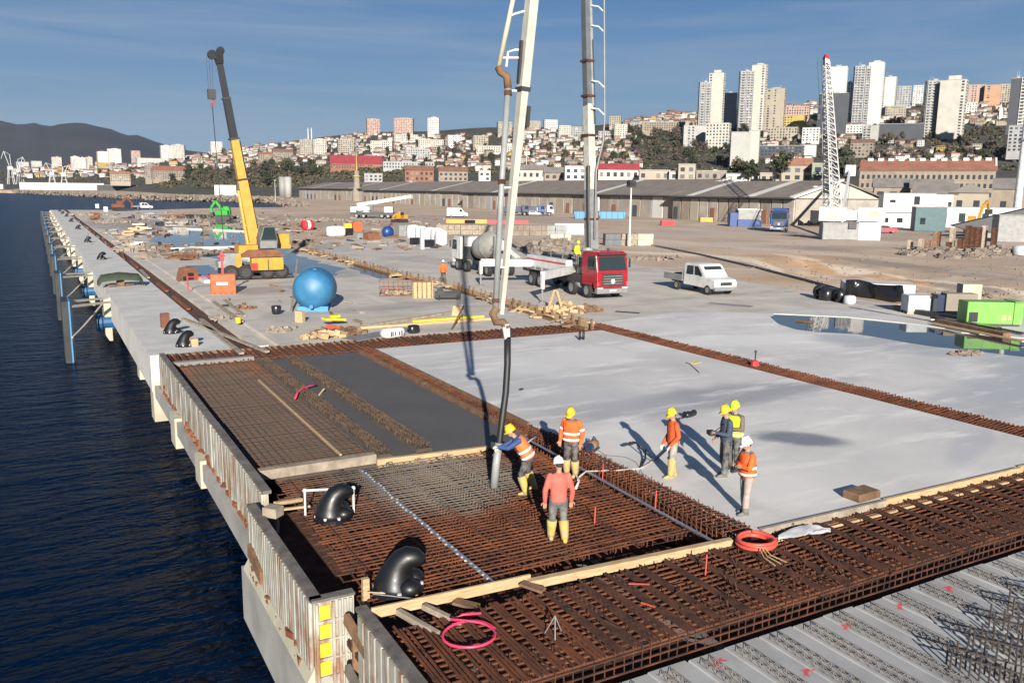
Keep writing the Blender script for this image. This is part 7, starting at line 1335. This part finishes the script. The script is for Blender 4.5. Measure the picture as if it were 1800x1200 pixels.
TZ = [(1110,1310,228,300,74,[0,1,3,3,5,6],1.0),(1330,1400,232,256,10,[0,1,4],.9),(1545,1770,228,296,72,[3,5,5,6,0,2],1.0),(1460,1545,240,300,14,[0,2,3],.9),(450,565,286,314,22,[0,1,2],1.0),(700,880,246,300,30,[0,4,4,2,3],.9),(250,480,272,312,22,[0,2,5],1.1),(280,520,302,330,30,[0,2,5,1],1.2),(900,1030,240,304,22,[0,4,3,2],.8),(1035,1120,255,300,12,[0,3],.9),(560,700,262,290,8,[4,0],.9),(80,250,300,318,12,[0,2],1.2)]
tr_ = random.Random(9)
for (u0,u1,y0,y1,n,ks,sc) in TZ:
    for i in range(n):
        u = tr_.uniform(u0,u1); py = tr_.uniform(max(y0,interp(CREST,u)+3),y1); p, d = hill(u,py); k = tr_.choice(ks); s_ = sc*tr_.uniform(.8,1.5)*(1.35 if d > 1000 else 1)
        t = thing('tree', '%s %s' % (TK[k], area(u,py)), 'tree', p, tr_.uniform(0,6), 'trees on the hillside'); t.scale = (s_,s_,s_*tr_.uniform(.85,1.15))
        link('trunk', tms[k][0], t); link('crown', tms[k][1], t)
for i, (u, py, d, k, s_) in enumerate(((1480,322,300,0,1.3),(1488,312,330,1,1.2),(1372,312,360,0,1.5),(1300,318,420,2,1.4),(1290,316,425,0,1.2),(1320,318,410,0,1.4))):
    t = thing('tree', ['dark tree right of the lattice boom, lower one','dark tree right of the lattice boom, upper one','dark tree before the orange roofed hall','olive tree by the bare concrete tower base','dark tree at the foot of the concrete tower base','dark tree right of the concrete tower base'][i], 'tree', at(u,py,d), i); t.scale = (s_,)*3; link('trunk', tms[k][0], t); link('crown', tms[k][1], t)
# scrub that nobody could count
sc_ = MB(); r_ = random.Random(21)
def scrub(u0,u1,y0,y1,n,s0=1.):
    for i in range(n):
        u = r_.uniform(u0,u1); py = r_.uniform(max(y0,interp(CREST,u)+1),y1); p, d = hill(u,py); q = r_.uniform(1.2,3.2)*s0*(1 if d < 900 else 1.5)
        for k in range(16):
            dd_ = Vector((r_.gauss(0,1),r_.gauss(0,1),abs(r_.gauss(0,.8)))).normalized(); c = p+dd_*q*r_.uniform(.5,1); s_ = q*.28; a = dd_.cross(Vector((r_.random(),r_.random(),1))).normalized(); e = dd_.cross(a); sc_.add([c-a*s_-e*s_,c+a*s_-e*s_*.7,c+a*s_*.8+e*s_,c-a*s_+e*s_], [(0,1,2,3)])
for z in ((1100,1310,222,302,420,1.1),(1330,1560,190,300,330,1),(1545,1810,185,300,520,1.1),(880,1110,226,306,420,.9),(560,890,236,306,620,.9),(250,560,262,314,520,1),(-100,250,294,320,260,1.4),(270,560,300,330,520,1.1),(560,720,296,318,300,1.)): scrub(*z)
sc_.build('scrub', 'leaf_olive', kind='stuff')
# boards, scraps and bricks strewn over the flooded deck
dm_ = MB(); r_ = random.Random(8); dmk = ['timber_old','timber_grey','rock','w_stone','rust_paint','r_brown','steel_dark']
for i in range(570):
    px, py = (r_.uniform(130,520), r_.uniform(373,452)) if i < 380 else ((r_.uniform(500,780), r_.uniform(383,440)) if i < 540 else (r_.uniform(330,640), r_.uniform(500,600)))
    p = G(px,py,.0)
    if p.x < 9.5 or (300 < px < 475 and 398 < py < 428) or (440 < px < 600 and 438 < py < 486): continue
    dm_.cur = r_.randrange(7); k = 1. if i < 540 else .4; dm_.ob(p+Vector((0,0,.06)),(r_.uniform(.2,2.2)*k,r_.uniform(.1,.7)*k,r_.uniform(.05,.4)*k),(r_.uniform(-.15,.15),r_.uniform(-.15,.15),r_.random()*6))
dm_.build('scattered_debris', dmk, kind='stuff', label='boards, bricks and scraps strewn over the flooded old deck', cat='debris')
# rocks and litter strewn over the yard
gm = MB(); r_ = random.Random(3)
for i in range(900):
    k = r_.random(); px, py = (r_.uniform(1130,1800), r_.uniform(425,520)) if k < .5 else ((r_.uniform(520,1130), r_.uniform(385,440)) if k < .8 else (r_.uniform(150,520), r_.uniform(372,430)))
    p = G(px,py,-.02)
    if k < .5 and (px-1130)*.17+425+40 < py and p.x < 58: continue
    s_ = r_.uniform(.05,.2)*(1+.6*(k > .5)); gm.ob(p+Vector((0,0,s_*.2)),(s_,s_*r_.uniform(.5,1),s_*.5),(r_.random(),r_.random(),r_.random()*6))
gm.build('loose_stones', 'rock', kind='stuff')
# ---------------------------------------------------------------- air
hz = MB().box(-9500,6500,-450,14500,-9,700); va = bpy.data.materials.new('haze'); va.use_nodes = True; nt = va.node_tree; nt.nodes.clear()
pv = N(nt, 'ShaderNodeVolumePrincipled', Density=HAZE, Anisotropy=.2); pv.inputs['Color'].default_value = (.5,.72,1.0,1); mo = N(nt, 'ShaderNodeOutputMaterial'); nt.links.new(pv.outputs[0], mo.inputs['Volume']); M['haze'] = va
hz.build('haze', 'haze', kind='stuff')

# ---------------------------------------------------------------- tell look-alikes apart by their place
ORD = ['first','second','third','fourth','fifth','sixth','seventh','eighth','ninth','tenth','eleventh','twelfth']
def px_of(o):
    q = o.location - Vector((0,0,CH)); return q.dot(CR)/max(1,q.dot(CF))
same = {}
for o in C.objects:
    if o.get('group') in ('houses on the hillside','trees on the hillside') and o.get('label'): same.setdefault(o['label'], []).append(o)
for lab, os_ in same.items():
    if len(os_) > 1:
        os_.sort(key=px_of)
        for i, o in enumerate(os_):
            n_ = len(os_); w_ = ORD[i]+' from left' if i < 12 else (ORD[n_-1-i]+' from right' if n_-1-i < 12 else 'middle')
            o['label'] = lab + ', ' + w_
            if len(o['label'].split()) > 16: o['label'] = o['label'].replace(' tiled roof', ' roof').replace(' like tree', ' tree')
for g_, wd in (('rusty pieces in the rail trench','rusty piece lying in the rail trench, %s from the near end'),('piles under the quay','round concrete pile in the dark water under the quay, %s from the near end')):
    os_ = sorted([o for o in C.objects if o.get('group') == g_], key=lambda o: o.location.y if g_[0] == 'p' else o.data.vertices[0].co.y)
    tens = ['','twenty','thirty']
    for i, o in enumerate(os_):
        n_ = ORD[i] if i < 12 else ['thirteenth','fourteenth','fifteenth','sixteenth','seventeenth','eighteenth','nineteenth','twentieth'][i-12] if i < 20 else (['thirtieth'][0] if i == 29 else tens[1 if i < 29 else 2]+' '+ORD[(i+1)%10-1])
        o['label'] = wd % n_
